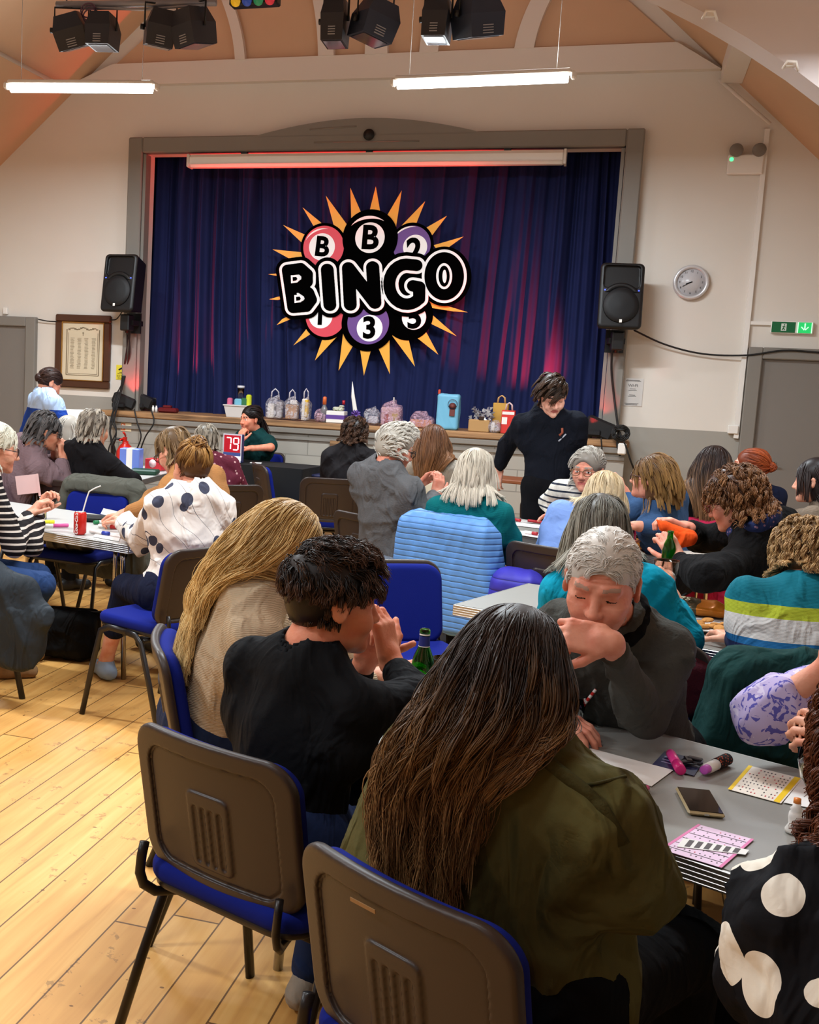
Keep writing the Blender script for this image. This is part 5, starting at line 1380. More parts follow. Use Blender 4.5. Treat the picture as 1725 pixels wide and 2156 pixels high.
    for side, (Sh, el, w, fd, nr, hd) in arms.items():
        la = .9+.1*b_
        if sleeve == 'long':
            G.add(Cap(Sh, el, .049*la+lo_, .044*la+lo_), .03); G.add(Cap(el, w-norm(w-el)*.045, .043*la+lo_, .032+lo_*.8), .012)
        elif sleeve == 'elbow':
            G.add(Cap(Sh, el, .056*la+lo_, .050*la+lo_), .035); G.add(Cap(el, el+(w-el)*.25, .050*la+lo_, .044+lo_), .02)
        else:
            G.add(Cap(Sh, Sh+(el-Sh)*.62, .056*la+lo_, .054*la+lo_*1.5), .03)
    if torso_extra: torso_extra(G, locals())
    if foldamp: G.disp = folds(foldamp, tfold, abs(hash(key)) % 1000 if False else sum(map(ord, key)), (1, 1, .5)); G.amp = foldamp*1.2
    if neckhole: G.sub(Cap(Lh(0, -.02, -.03), NB+u*.012, neckhole, neckhole+.004), .008)
    zc = hem if hem is not None else (.09 if pose == 'sit' else .10)
    G.cut(Plane(-u, HP-u*zc), .01)
    go = sdf_obj(topname, G, ch, top, root, org)
    if hood:
        Hd = Shape(); Hd.add(Cap(NB-Rr*.075+bf*.055-u*.025, NB-bf*.075-u*.01, .022, .045), .05); Hd.add(Cap(NB+Rr*.075+bf*.055-u*.025, NB-bf*.075-u*.01, .022, .045), .05)
        Hd.add(Cap(NB-bf*.075-u*.05, NB-bf*.09-u*.11, .052, .035), .04); Hd.disp = folds(.005, (14, 25), 3); Hd.amp = .005
        sdf_obj('hood', Hd, ch*.8, top, root, org)
    if collar:
        c_ = Shape(); rr_, hh_, mt_ = collar
        ring = [NB+Rr*math.cos(a)*rr_+np.cross(Rr, u)*-math.sin(a)*rr_*.95+u*(hh_*.3-.012*math.sin(a)) for a in [k*PI/9 for k in range(18)]]
        for k in range(18): c_.add(Cap(ring[k], ring[(k+1) % 18], .010+hh_*.3), .01)
        sdf_obj('collar', c_, .006, mt_, root, org)
    # ---- trims laid on the garment
    for (nm, pts, wd, mt_) in (trims or []):
        P_ = []
        for q in pts:
            p_ = (at(*q) if abs(q[0]) > 12 else np.asarray(q, float)).astype(np.float32)[None]
            for _ in range(30):
                d_ = float(G(p_)[0]); e = .003
                g_ = np.array([(G(p_+np.eye(3, dtype=np.float32)[k][None]*e)-G(p_-np.eye(3, dtype=np.float32)[k][None]*e))[0] for k in range(3)])/(2*e)
                if abs(d_-.003) < .0008: break
                p_ = (p_-(g_/(np.linalg.norm(g_)+1e-6)*(d_-.003)*.8)[None]).astype(np.float32)
            P_.append(p_[0]-org)
        mm = MB(); mm.tube(P_, wd, 8, flat=.35 if wd > .006 else 1.0); mm.build(nm, mt_, root)
    # ---- legs
    if legs:
        T = Shape(); HL, HR = HP-br*.095-np.array([0, 0, .02]), HP+br*.095-np.array([0, 0, .02])
        T.add(Cap(HP-br*.06, HP+br*.06, .125*b_, .125*b_), .03)
        kn = {}; an = {}
        for side, h0 in ((-1, HL), (1, HR)):
            if pose == 'sit':
                k0 = h0+bf*.40+br*side*.03; k0[2] = .50; a0 = k0+bf*.02; a0 = np.array([a0[0], a0[1], .10])
            else: k0 = h0+bf*.03-np.array([0, 0, .41]); a0 = k0-bf*.03; a0 = np.array([a0[0], a0[1], .09])
            if knees and side in knees: k0 = np.asarray(knees[side], float)
            if feet and side in feet: a0 = np.asarray(feet[side], float)
            kn[side] = k0; an[side] = a0
            T.add(Cap(h0, k0, .090*b_, .066), .03)
            e_ = a0 if not short_skin else k0+(a0-k0)*short_skin
            T.add(Cap(k0, e_, .064, .052 if not short_skin else .064), .02)
        T.disp = folds(.005, (10, 18, 28), 5); T.amp = .006
        sdf_obj('trousers' if not short_skin else 'cropped_trousers', T, legh, bottom or Mcloth('dark_trousers', (24, 26, 34), 'woven'), root, org)
        for side in (-1, 1):
            a0 = an[side]; fo = Shape(); ff = norm(bf*1.0+br*side*.15)
            if short_skin:
                Lg = Shape(); k0 = kn[side]; Lg.add(Cap(k0+(a0-k0)*.5, a0, .047, .034), .01); Lg.add(Cap(a0, a0-np.array([0, 0, .04])+ff*.05, .035, .03), .02)
                sdf_obj('lower_leg', Lg, .009, Ms, root, org)
            fo.add(Cap(a0*[1, 1, 0]+np.array([0, 0, .042])-ff*.045, a0*[1, 1, 0]+np.array([0, 0, .036])+ff*.13, .040, .036), .02); fo.add(Cap(a0*[1, 1, 0]+np.array([0, 0, .045]), a0-np.array([0, 0, .02]), .042, .042), .03)
            fo.cut(Plane((0, 0, -1), (0, 0, .004)), .004)
            sdf_obj('shoe', fo, .010, shoes or mat('black_shoe', (22, 20, 20), .5), root, org)
    # ---- hair
    if hair:
        hi = dict(n=700, L=.08, vol=(.004, .018), rad=.0026, capvol=.004, wave=0.0, wfreq=16, curl=0.0, noise=.0, fringe=False, style=hair, grav=1.0)
        hi.update(hinfo or {})
        hc = [Shape().add(Ell(Lh(0, -.014, .034), (.076*s, .096*s, .086*s), Rh), .02).add(Ell(Lh(0, .022, -.030), (.061*s, .066*s, .080*s), Rh), .03).add(Cap(Lh(0, -.022, -.05), NB, .053*s, .056*s), .03)]
        Gs = Shape(); Gs.u = G.u; hc.append(Gs)
        Mh = Mhair(key, hcol[0], hcol[1], tip_at=hi.get('tip_at', .5), spread=hi.get('spread', .35))
        capst = dict(short='short', curly='short', bun='short', pony='short', bob='bob', long='long', thin='thin').get(hair, 'short')
        cv, cq = hair_cap(Hc, Rh, s, hi['capvol'], hi.get('caph', .007), capst, hi['noise'], 3, hi['fringe'])
        Ps = []; rd = []
        kw = dict(n=hi['n'], L=hi['L'], vol=hi['vol'], wave=hi['wave'], wfreq=hi['wfreq'], curl=hi['curl'], seed=11, fringe=hi['fringe'], grav=hi['grav'], base=max(hi['capvol']-.003, 0))
        for k_ in ('comb', 'part', 'stiff', 'steps', 'lenvar', 'zmin', 'low', 'face', 'clump', 'pull', 'gsize', 'taper', 'aspread'):
            if k_ in hi: kw[k_] = hi[k_]
        if hair in ('short', 'thin', 'curly'): kw.setdefault('comb', (0, -.6, -.6)); kw.setdefault('steps', 7 if not hi['curl'] else 12)
        if hair == 'bob': kw.setdefault('comb', (0, -.25, -1)); kw.setdefault('steps', 12); kw.setdefault('part', .8)
        if hair == 'long': kw['anchor'] = NB-bf*hi.get('back', .10)+Rr*hi.get('side', 0.0); kw.setdefault('pull', 3.0); kw.setdefault('comb', (0, -.45, -.9)); kw.setdefault('steps', 20); kw.setdefault('part', .7)
        if hair in ('bun', 'pony'):
            tg = hi.get('target', (0, -.12, .03)); kw.update(target=tg, steps=9); kw.pop('comb', None)
        P = gen_strands(Hc, Rh, s, hc, **kw); Ps.append(P); rd.append(hi['rad'])
        if hair == 'bun':
            c0 = Lh(*hi.get('target', (0, -.12, .03))); rb = hi.get('bunr', .036); rg = np.random.default_rng(4); nn = 120
            ax = norm_rows(rg.normal(size=(nn, 3))+np.array([0, 0, 0])); tt = np.linspace(0, 2*PI*.8, 14)
            e1 = norm_rows(np.cross(ax, rg.normal(size=(nn, 3)))); e2 = np.cross(ax, e1); rr_ = rb*rg.uniform(.6, 1.1, (nn, 1, 1))
            Ps.append(c0+rr_*(np.cos(tt)[None, :, None]*e1[:, None]+np.sin(tt)[None, :, None]*e2[:, None])); rd.append(hi['rad']*1.4)
            Sb = Shape().add(Ell(c0, (rb*.8,)*3), .01); bv, bq = surf(Sb, .007); cq = np.concatenate([cq, bq+len(cv)]); cv = np.concatenate([cv, bv])
        if hair == 'pony':
            c0 = Lh(*hi.get('target', (0, -.10, .0))); rg = np.random.default_rng(4); nn = 140; m_ = 12; LL = hi.get('tail', .2)
            tt = np.linspace(0, 1, m_)[None, :, None]; dirn = norm(Rh@np.array([0, -.8, -.3])); o_ = rg.normal(size=(nn, 1, 3))*.010
            Ps.append(c0+o_*(1+tt*1.2)+dirn*(tt*.07)+np.array([0, 0, -1])*LL*tt**1.4); rd.append(hi['rad']*1.3)
        me = strands_mesh('hair', Ps, rd, cv, cq, org); link_mesh('hair', me, Mh, root)
    # ---- glasses
    if glasses:
        gm = MB(); Mg_ = Matrix(((Rh[0][0], Rh[0][1], Rh[0][2], Hc[0]-org[0]), (Rh[1][0], Rh[1][1], Rh[1][2], Hc[1]-org[1]), (Rh[2][0], Rh[2][1], Rh[2][2], Hc[2]), (0, 0, 0, 1)))
        for q in (-1, 1):
            gm.tube([(q*.034+.025*math.cos(a), .101-.10*abs(.034+q*.025*math.cos(a)-.034)*0, -.003+.019*math.sin(a)) for a in [k*PI/10 for k in range(21)]], .0024, 6, M=Mg_)
            gm.tube([(q*.060, .098, .004), (q*.078, .07, .004), (q*.082, .0, .002), (q*.080, -.02, -.01)], .0022, 6, M=Mg_)
        gm.tube([(-.010, .102, .002), (0, .106, .005), (.010, .102, .002)], .0022, 6, M=Mg_)
        gm.build('glasses', mat('glasses_%d' % glasses[0], glasses, .3), root)
    print("T", key, round(time.time()-_T0, 1), sum(len(o.data.vertices) for o in root.children))
    PEOPLE[key] = dict(root=root, NB=NB, HP=HP, u=u, Rr=Rr, bf=bf, br=br, Hc=Hc, Rh=Rh, arms=arms, org=org, G=G, SL=SL, SR=SR)
    return root
# ================================================================== the people in the hall
def skirt(G, k):
    HP, NB, u = k['HP'], k['NB'], k['u']
    G.add(Cap(HP+np.array([-.05, 0, 0]), (.34, 1.66, .50), .15, .13), .06); G.add(Cap(HP+np.array([.0, .1, -.1]), (.36, 1.60, .26), .15, .16), .06); G.add(Cap(NB+u*-.10, HP+np.array([-.08, .05, .03]), .12, .16), .06)
    G.cut(Plane((0, 0, -1), (0, 0, .16)), .01)
person('fleece', 'elderly white-haired man in a grey fleece resting his chin on his fist', (1268, 1226, 2.84), hy=187, hp=-17, hr=-3, by=196, hip=(.12, 3.36), s=1.05, sw=.165, old=True, skin=(206, 142, 118), eyes='closed', bh=.0034, ch=.0065,
       top=Mcloth('grey_fleece', (72, 72, 68), 'fleece', .10), loose=.013, foldamp=0.030, tfold=(10, 17, 27, 38), bulk=1.04, jaw=1.12,
       hair='short', hcol=((206, 198, 188), (226, 220, 212)), brow=(168, 132, 114), hinfo=dict(n=6000, L=.036, vol=(.001, .007), rad=.0009, capvol=.001, spread=.15, caph=.004, comb=(.25, -.7, -.3), low=.0),
       hands=dict(L=dict(w=(1284, 1352, 2.68), e=(1362, 1505, 2.90), f=(-.95, -.05, .10), n=(.1, -.85, .5), curl=[1.5, 1.5, 1.45, 1.4], thumb=.8, flip=1),
                  R=dict(w=(1140, 1500, 2.98), e=(1090, 1480, 3.12), f=(.7, -.35, -.05), n=(0, 0, 1))),
       collar=(.084, .03, Mcloth('black_shirt', (16, 16, 18), 'woven')), bottom=Mcloth('black_jeans', (20, 20, 22), 'woven'))
person('young', 'young man with short dark wavy hair in a black jumper, hands clasped', (702, 1262, 2.47), hy=60, hp=-6, by=26, hip=(-.66, 2.42), skin=(208, 138, 108), bh=.0045, ch=.0075,
       top=Mcloth('black_jumper', (14, 15, 18), 'woven', .10, .8), topname='black_jumper', loose=.014, foldamp=0.015, sw=.19, bulk=1.02,
       hair='curly', hcol=((28, 18, 14), (88, 58, 40)), hinfo=dict(n=6000, L=.065, vol=(.004, .022), rad=.0012, capvol=.008, wave=.006, wfreq=22, noise=.004, comb=(.1, .3, .4), stiff=.5, caph=.005, tip_at=.8, taper=(-.01, .075, .30), low=.012, clump=.45, gsize=30),
       hands=dict(R=dict(w=(822, 1392, 2.62), e=(884, 1482, 2.52), f=(-.28, .1, .95), n=(.9, -.35, .3), curl=[.75, .8, .9, .9], thumb=.3), L=dict(w=(770, 1392, 2.74), e=(716, 1478, 2.80), f=(.35, -.25, .9), n=(-.5, .8, .3), curl=[1.15, 1.1, 1.1, 1.0], thumb=.4)),
       bottom=Mcloth('blue_jeans', (32, 44, 76), 'woven'), shoes=Mcloth('trainer', (150, 138, 124), 'woven'), feet={-1: (-.64, 2.70, .10), 1: (-.25, 2.65, .10)}, knees={-1: (-.60, 2.86, .50), 1: (-.32, 2.78, .50)}, neckhole=.058)
person('olive', 'woman with long brown hair seen from behind in a loose olive suede jacket', (1082, 1425, 1.98), hy=18, hp=-8, by=26, hip=(-.08, 2.02), sw=.19, bulk=1.09, bh=.007, ch=.0075,
       top=Mcloth('olive_suede', (84, 78, 44), 'fleece', .16, .9, .4), topname='jacket', loose=.044, foldamp=0.032, tfold=(6, 9, 14, 24), trims=[('shoulder_strap', [(1128, 1578, 1.85), (1175, 1612, 1.82), (1222, 1650, 1.80), (1262, 1706, 1.80), (1300, 1772, 1.80)], .013, Mcloth('olive_strap', (70, 66, 38), 'fleece')), ('seam', [(1222, 1640, 1.8), (1262, 1652, 1.82), (1300, 1672, 1.85)], .003, Mcloth('olive_strap', (70, 66, 38), 'fleece')), ('seam', [(860, 1700, 1.8), (850, 1780, 1.8), (845, 1860, 1.8), (850, 1930, 1.8)], .003, Mcloth('olive_strap', (70, 66, 38), 'fleece'))],
       hair='long', hcol=((44, 28, 20), (148, 108, 66)), hem=.30, hinfo=dict(n=9000, L=.44, vol=(.003, .018), rad=.0011, capvol=.004, wave=.015, wfreq=5, side=-.075, back=.11, pull=5.0, aspread=.075, caph=.006, tip_at=.62, spread=.4, steps=26, comb=(0, -.75, -.7), part=.45),
       bottom=Mcloth('black_trousers', (12, 12, 14), 'woven'), hands=dict(R=dict(w=(-.10, 2.42, .80), e=(1322, 1868, 1.90)), L=dict(w=(-.30, 2.50, .78), e=(800, 1860, 1.98))))
person('blonde', 'woman with long wavy blonde hair in a chunky cream jumper', (602, 1150, 3.02), hy=66, hp=-16, by=60, hip=(-1.10, 3.10), bh=.006, ch=.008, sw=.185, bulk=1.07,
       top=Mcloth('cream_knit', (196, 176, 148), 'knit', .10, .95), topname='cream_jumper', loose=.030, foldamp=0.023,
       hair='long', hcol=((176, 136, 76), (232, 200, 140)), hinfo=dict(n=8000, L=.50, vol=(.004, .026), rad=.0012, capvol=.006, wave=.011, wfreq=4.5, side=-.06, back=.12, pull=5.0, caph=.006, tip_at=.3, spread=.32, steps=24, comb=(-.0, -.55, -.8), part=.6),
       hem=.15, bottom=Mcloth('blue_jeans2', (34, 44, 70), 'woven'))
person('spotted', 'woman at the right edge in a black dress with big white spots, dark curly hair', (1880, 1600, 1.66), hy=-12, hp=-18, by=8, hip=(.46, 1.42), hem=.6, sw=.18, bulk=1.05, bh=.008, ch=.010,
       top=Mspots('dress', (14, 14, 18), (226, 220, 206), 12.5, .40, .6, oval=.75), topname='dress', loose=.020, foldamp=0.019, torso_extra=skirt, bottom=Mspots('dress', (14, 14, 18), (226, 220, 206), 12.5, .40, .6, oval=.75),
       hair='curly', hcol=((52, 28, 20), (104, 58, 38)), hinfo=dict(n=2600, L=.13, vol=(.006, .020), rad=.0014, capvol=.010, curl=.007, wfreq=24, comb=(0, -.2, -.5), steps=22),
       hands=dict(L=dict(w=(.38, 1.90, .60), e=(1610, 2060, 1.60)), R=dict(w=(1832, 1566, 2.28), e=(1990, 1800, 1.95), f=(-.92, .35, .08), n=(-.1, -.75, .6), curl=.7, thumb=.8)))
person('floral', 'person at the right edge in a lilac flowered blouse, elbow on the table', (1860, 1245, 3.1), hy=205, hp=-12, by=208, hip=(.98, 3.08), sw=.18, trims=[('bangle', [(1668, 1492, 2.80), (1690, 1470, 2.78)], .004, mat('gold', (190, 140, 50), .3, .8))] if False else None, bh=.006, ch=.008, skin=(208, 146, 120),
       top=Mfloral('lilac', (186, 172, 214), (92, 88, 172), (210, 200, 228), 26), topname='blouse', sleeve='elbow', loose=.024, foldamp=0.017,
       hair='short', hcol=((120, 96, 70), (160, 130, 96)), hands=dict(R=dict(w=(1752, 1398, 2.86), e=(1606, 1502, 2.92), f=(.3, -.3, .9), n=(0, -.8, .4), curl=.8)))
# ---- left table
person('bun', 'woman with a messy gold-brown bun in a white blouse with grey dotted balloons', (403, 984, 5.02), hy=-48, hp=-12, by=-40, hip=(-1.90, 4.92), sw=.175, ch=.009, bh=.006, skin=(214, 156, 130),
       top=Mspots('blouse', (226, 216, 208), (66, 68, 84), 9.5, .27, .85, True, .85), topname='blouse', loose=.032, foldamp=0.021, bulk=1.02,
       hair='bun', hcol=((92, 60, 34), (176, 128, 66)), hinfo=dict(n=900, target=(0, -.075, .095), bunr=.042, rad=.0026, capvol=.004, wave=.002), hands=dict(L=dict(w=(262, 1098, 5.35), e=(300, 1135, 5.05)), R=dict(w=(300, 1100, 5.5))),
       bottom=Mcloth('navy_crop', (24, 28, 48), 'woven'), short_skin=.55, shoes=mat('pale_clog', (140, 160, 184), .6, bump=.1), feet={-1: (-2.40, 5.25, .10), 1: (-2.12, 5.42, .10)}, knees={-1: (-2.28, 5.18, .50), 1: (-2.10, 5.34, .50)})
person('tan', 'woman with glasses and brown hair leaning over in a tan jumper', (366, 948, 5.85), hy=-72, hp=-30, by=-58, hip=(-1.95, 5.75), skin=(216, 158, 132), glasses=(40, 26, 24), ch=.010, bh=.007,
       top=Mcloth('tan_jumper', (172, 120, 72), 'knit', .08), loose=.014, hair='short', hcol=((104, 78, 50), (150, 120, 84)), hinfo=dict(n=900, L=.10, vol=(.006, .022), fringe=True, comb=(0, .0, -.6), rad=.0028),
       hands=dict(L=dict(w=(262, 1082, 5.62), e=(335, 1060, 5.6), f=(-.9, .1, -.2), curl=.9), R=dict(w=(285, 1088, 5.75), e=(320, 1050, 6.0), f=(-.9, -.2, -.2), curl=.9)))
person('striped', 'white-haired woman with glasses in a black and white striped jumper at the left edge', (-4, 942, 5.05), hy=58, hp=-12, by=48, hip=(-2.98, 4.82), skin=(212, 156, 130), old=True, glasses=(50, 40, 44), bh=.006, ch=.008,
       top=Mstripe('bw', [(0, (30, 26, 28)), (.5, (206, 196, 186)), (.82, (30, 26, 28))], 0, 1, freq=34, warp=.02), topname='striped_jumper', loose=.014, foldamp=0.013, hair='short', hcol=((206, 200, 180), (232, 228, 210)), hinfo=dict(n=2090, L=.07, vol=(.004, 0.014), rad=0.0018, spread=.15),
       hands=dict(L=dict(w=(82, 1078, 5.42), e=(66, 1150, 5.1), f=(.3, .3, .8), n=(-.6, .3, .4), curl=1.0), R=dict(w=(60, 1085, 5.3), e=(30, 1150, 4.9), f=(.4, .4, .6), curl=.9)),
       bottom=Mcloth('denim_l', (44, 66, 108), 'woven'), feet={-1: (-2.95, 5.30, .10), 1: (-2.85, 5.02, .1)}, knees={-1: (-2.72, 5.10, .52), 1: (-2.60, 4.92, .52)}, shoes=Mcloth('tan_boot', (150, 116, 80), 'woven'))
person('mauve', 'woman with dark grey hair and glasses in a loose mauve jumper', (96, 908, 6.9), hy=52, hp=-14, by=35, hip=(-3.95, 6.95), skin=(204, 146, 118), glasses=(30, 24, 24), top=Mcloth('mauve', (122, 100, 104), 'knit', .06), loose=.03, foldamp=0.019, neckhole=.075,
       hair='short', hcol=((46, 42, 42), (104, 98, 96)), hinfo=dict(n=1710, L=.10, vol=(.006, 0.021), rad=0.0020, capvol=.010), hands=dict(R=dict(w=(133, 965, 6.95), e=(134, 1015, 6.9), f=(-.15, .1, .9), n=(.8, -.2, 0), curl=1.0), L=dict(w=(116, 960, 7.1), e=(110, 1000, 7.2), f=(.2, .1, .9), n=(-.5, .6, 0), curl=1.1)))
person('white2', 'person with light silver hair sitting behind the woman in mauve', (146, 912, 7.9), hy=20, hp=-15, by=15, hair='bob', hcol=((188, 180, 168), (214, 208, 198)), hinfo=dict(n=500, L=.16, rad=.0035, capvol=.012), top=Mcloth('dark_top', (52, 44, 50), 'knit'), ch=.014, bh=.009)
person('cardigan', 'woman with short silver-brown hair in a black cardigan, seen from behind', (199, 902, 7.0), hy=22, hp=-8, by=18, hip=(-3.42, 7.1), bulk=1.06, sw=.19, top=Mcloth('black_cardigan', (24, 22, 24), 'woven', .1), topname='cardigan', loose=.02, foldamp=0.015,
       hair='short', hcol=((100, 88, 76), (182, 170, 154)), hinfo=dict(n=1900, L=.08, vol=(.006, 0.018), rad=0.0020, capvol=.008), hands=dict(R=dict(w=(290, 1035, 7.35), e=(275, 1010, 7.0))))
person('maroon', 'person with short grey hair in a maroon flowered top', (434, 932, 7.7), hy=-25, hp=-10, by=-12, hip=(-2.62, 7.55), top=Mspots('maroon', (92, 32, 48), (196, 150, 150), 26, .22, .9), topname='top', loose=.014, hair='short', hcol=((108, 98, 84), (166, 154, 138)), hinfo=dict(n=1520, L=.08, vol=(.005, 0.016), rad=0.0020, capvol=.008))
person('caller', 'dark-haired caller in a bottle green polo shirt beside the number display', (528, 882, 10.1), hy=218, hp=-4, by=200, hip=(-3.22, 10.28), skin=(214, 140, 112), top=Mcloth('bottle_green', (18, 56, 56), 'woven'), topname='polo_shirt', sleeve='short', loose=.014, hair='pony', hcol=((26, 18, 18), (44, 30, 28)), hinfo=dict(n=500, L=.1, rad=.0035, target=(0, -.11, -.01), tail=.16),
       hands=dict(R=dict(w=(506, 930, 9.85), e=(500, 952, 9.85), f=(.1, .2, 1), n=(-.4, -.9, 0), curl=1.2), L=dict(w=(530, 944, 9.85), e=(570, 942, 9.95), f=(-.9, -.2, 0), curl=.7)))
person('standing_blue', 'person standing at the left in a pale and royal blue jumper, reading a paper', (106, 806, 8.7), hy=48, hp=-34, by=38, pose='stand', hip=(-4.55, 8.75), skin=(206, 146, 120), bulk=1.06, sw=.19,
       top=Mstripe('blueblock', [(0, (30, 64, 150)), (.44, (168, 192, 226))], .98, 1.46), topname='jumper', loose=.03, foldamp=0.019, hair='bun', hcol=((48, 30, 26), (70, 46, 38)), hinfo=dict(n=600, target=(0, -.10, -.02), bunr=.032, rad=.0034),
       hands=dict(R=dict(w=(150, 888, 8.95), e=(136, 905, 8.6), f=(.6, .5, .1), n=(.3, -.3, .9), curl=.9), L=dict(w=(128, 900, 9.1), e=(60, 905, 8.95))), bottom=Mcloth('slate_trousers', (64, 74, 96), 'woven'))
# ---- middle and stage side
person('curly', 'person with curly dark brown hair in a black jacket near the stage', (748, 914, 9.0), hy=8, hp=-10, by=5, hip=(-2.03, 8.95), bulk=1.07, sw=.2, top=Mcloth('black_jacket', (34, 32, 34), 'woven', .12), topname='jacket', loose=.025, foldamp=0.019, hair='curly', hcol=((34, 22, 18), (84, 58, 42)), hinfo=dict(n=1330, L=.10, vol=(.01, 0.024), rad=0.0024, capvol=.014, curl=.008, wfreq=20, noise=.006))
person('greyjacket', 'silver-haired man with black glasses in a grey wool jacket, holding a card', (832, 944, 6.25), hy=58, hp=-16, by=32, hip=(-1.22, 6.36), skin=(206, 140, 118), old=True, glasses=(22, 18, 18), sw=.205, bulk=1.10, ch=.009,
       top=Mcloth('grey_wool', (94, 94, 96), 'fleece', .08), topname='jacket', loose=.022, foldamp=0.019, hair='short', hcol=((176, 168, 156), (226, 220, 210)), hinfo=dict(n=2470, L=.075, vol=(.004, 0.019), rad=0.0016, capvol=.006, spread=.2, comb=(0, .1, .3)),
       hands=dict(R=dict(w=(918, 1045, 6.45), e=(893, 1095, 6.2), f=(.1, .2, .9), n=(.6, -.6, .1), curl=.9), L=dict(w=(885, 1022, 6.75), e=(862, 1075, 6.75), f=(.5, -.1, .6), n=(-.2, .3, .9), curl=.8)),
       collar=(.078, .03, Mcloth('grey_wool', (94, 94, 96), 'fleece', .08)), bottom=Mcloth('pale_jeans', (120, 130, 146), 'woven'))
person('auburn', 'girl with long straight auburn hair and a grey and white hoodie', (912, 932, 8.1), hy=-18, hp=-12, by=22, hip=(-1.18, 8.15), skin=(216, 158, 132), top=Mcloth('grey_hoodie', (150, 142, 130), 'fleece', .1), topname='hoodie', hood=True, loose=.022, hair='long', hcol=((92, 56, 34), (140, 96, 60)), hinfo=dict(n=2090, L=.38, vol=(.006, 0.024), rad=0.0023, capvol=.006))
person('teal', 'woman with a pale silver bob in a teal jumper, seen from behind', (1000, 997, 6.05), hy=4, hp=-14, by=6, hip=(-.72, 6.02), top=Mcloth('teal', (12, 104, 108), 'knit', .06), loose=.016, foldamp=0.017, sw=.185, bulk=1.04, ch=.009, hair='bob', hcol=((186, 174, 156), (216, 206, 190)), hinfo=dict(n=3500, L=.175, vol=(.004, .015), rad=.0016, capvol=.010, spread=.22), collar=(.066, .02, mat('white_collar', (214, 212, 204), .8)))
person('boy', 'teenage boy standing in a black hooded top, looking down', (1163, 832, 7.6), hy=158, hp=-26, hr=4, by=172, pose='stand', hip=(-.42, 7.75), s=1.04, sw=.19, skin=(226, 176, 156), top=Mcloth('navy_hoodie', (22, 25, 34), 'fleece', .08), topname='hoodie', hood=True, trims=[('emblem', [(1176, 916, 7.50), (1182, 911, 7.50), (1189, 911, 7.50)], .008, mat('emblem_rust', (150, 74, 50), .6)), ('emblem', [(1173, 923, 7.50), (1194, 924, 7.50)], .005, mat('emblem_pale', (180, 184, 196), .6))], loose=.022, foldamp=0.019, bh=.005, ch=.010,
       hair='short', hcol=((42, 28, 20), (74, 50, 34)), hinfo=dict(n=1300, L=.10, vol=(.006, .022), fringe=True, comb=(.8, .35, -.1), taper=(-.02, .06, .35), grav=.5, rad=.0026, capvol=.008), eyes='closed',
       hands=dict(R=dict(w=(1050, 985, 7.95), e=(1068, 935, 7.85), f=(-.1, .1, -1), n=(-.3, -.9, 0), curl=.5), L=dict(w=(1222, 985, 7.6), e=(1212, 955, 7.8), f=(0, -.1, -1))), bottom=Mcloth('black_joggers', (16, 16, 20), 'woven'))
b_ = PEOPLE['boy']
person('darkgreen', 'woman with brown shoulder-length hair in a dark green jumper, leaning left', (1212, 978, 7.9), hy=40, hp=-30, by=30, top=Mcloth('dark_green', (20, 72, 66), 'knit'), loose=.02, hair='long', hcol=((74, 48, 36), (104, 70, 50)), hinfo=dict(n=1710, L=.24, vol=(.006, 0.024), rad=0.0023, capvol=.010), hip=(-.40, 8.25))
person('greyglasses', 'grey-haired woman in gold glasses and a white and navy striped top, facing us', (1238, 990, 6.75), hy=198, hp=-4, by=192, hip=(-.22, 7.2), skin=(208, 146, 124), old=True, glasses=(120, 90, 60), bh=.005, top=Mstripe('wn', [(0, (222, 218, 208)), (.72, (46, 52, 66))], 0, 1, freq=26, warp=.02), topname='striped_top', loose=.012,
       hair='short', hcol=((150, 142, 132), (206, 200, 190)), hinfo=dict(n=2090, L=.08, vol=(.005, 0.016), rad=0.0018, capvol=.008, comb=(.6, -.4, .1)), hands=dict(R=dict(w=(1165, 1080, 6.95), e=(1155, 1058, 7.15))))
person('paleblonde', 'woman with a pale blonde bob in a light blue top, leaning over the table', (1272, 1046, 6.15), hy=2, hp=-22, by=10, hip=(-.30, 6.0), top=Mcloth('light_blue', (124, 154, 214), 'woven', .04), loose=.02, ch=.009, hair='bob', hcol=((188, 162, 120), (226, 208, 176)), hinfo=dict(n=3500, L=.175, vol=(.004, .015), rad=.0016, capvol=.010, spread=.3))
person('greybob', 'woman with a dark grey bob in bright turquoise, holding a pint glass', (1260, 1118, 4.22), hy=-4, hp=-12, by=4, hip=(.05, 4.02), bulk=.96, sw=.165, ch=.008, bh=.006, skin=(212, 154, 126), top=Mcloth('turquoise', (8, 132, 158), 'woven', .05), loose=.026, foldamp=0.015,
       hair='bob', hcol=((84, 78, 70), (148, 142, 128)), hinfo=dict(n=4500, L=.19, vol=(.005, .018), rad=.0014, capvol=.010, spread=.38), hands=dict(R=dict(w=(1420, 1266, 4.28), e=(1434, 1345, 4.12), f=(-.25, .15, .8), n=(.8, -.2, -.1), curl=1.0, thumb=.7)))
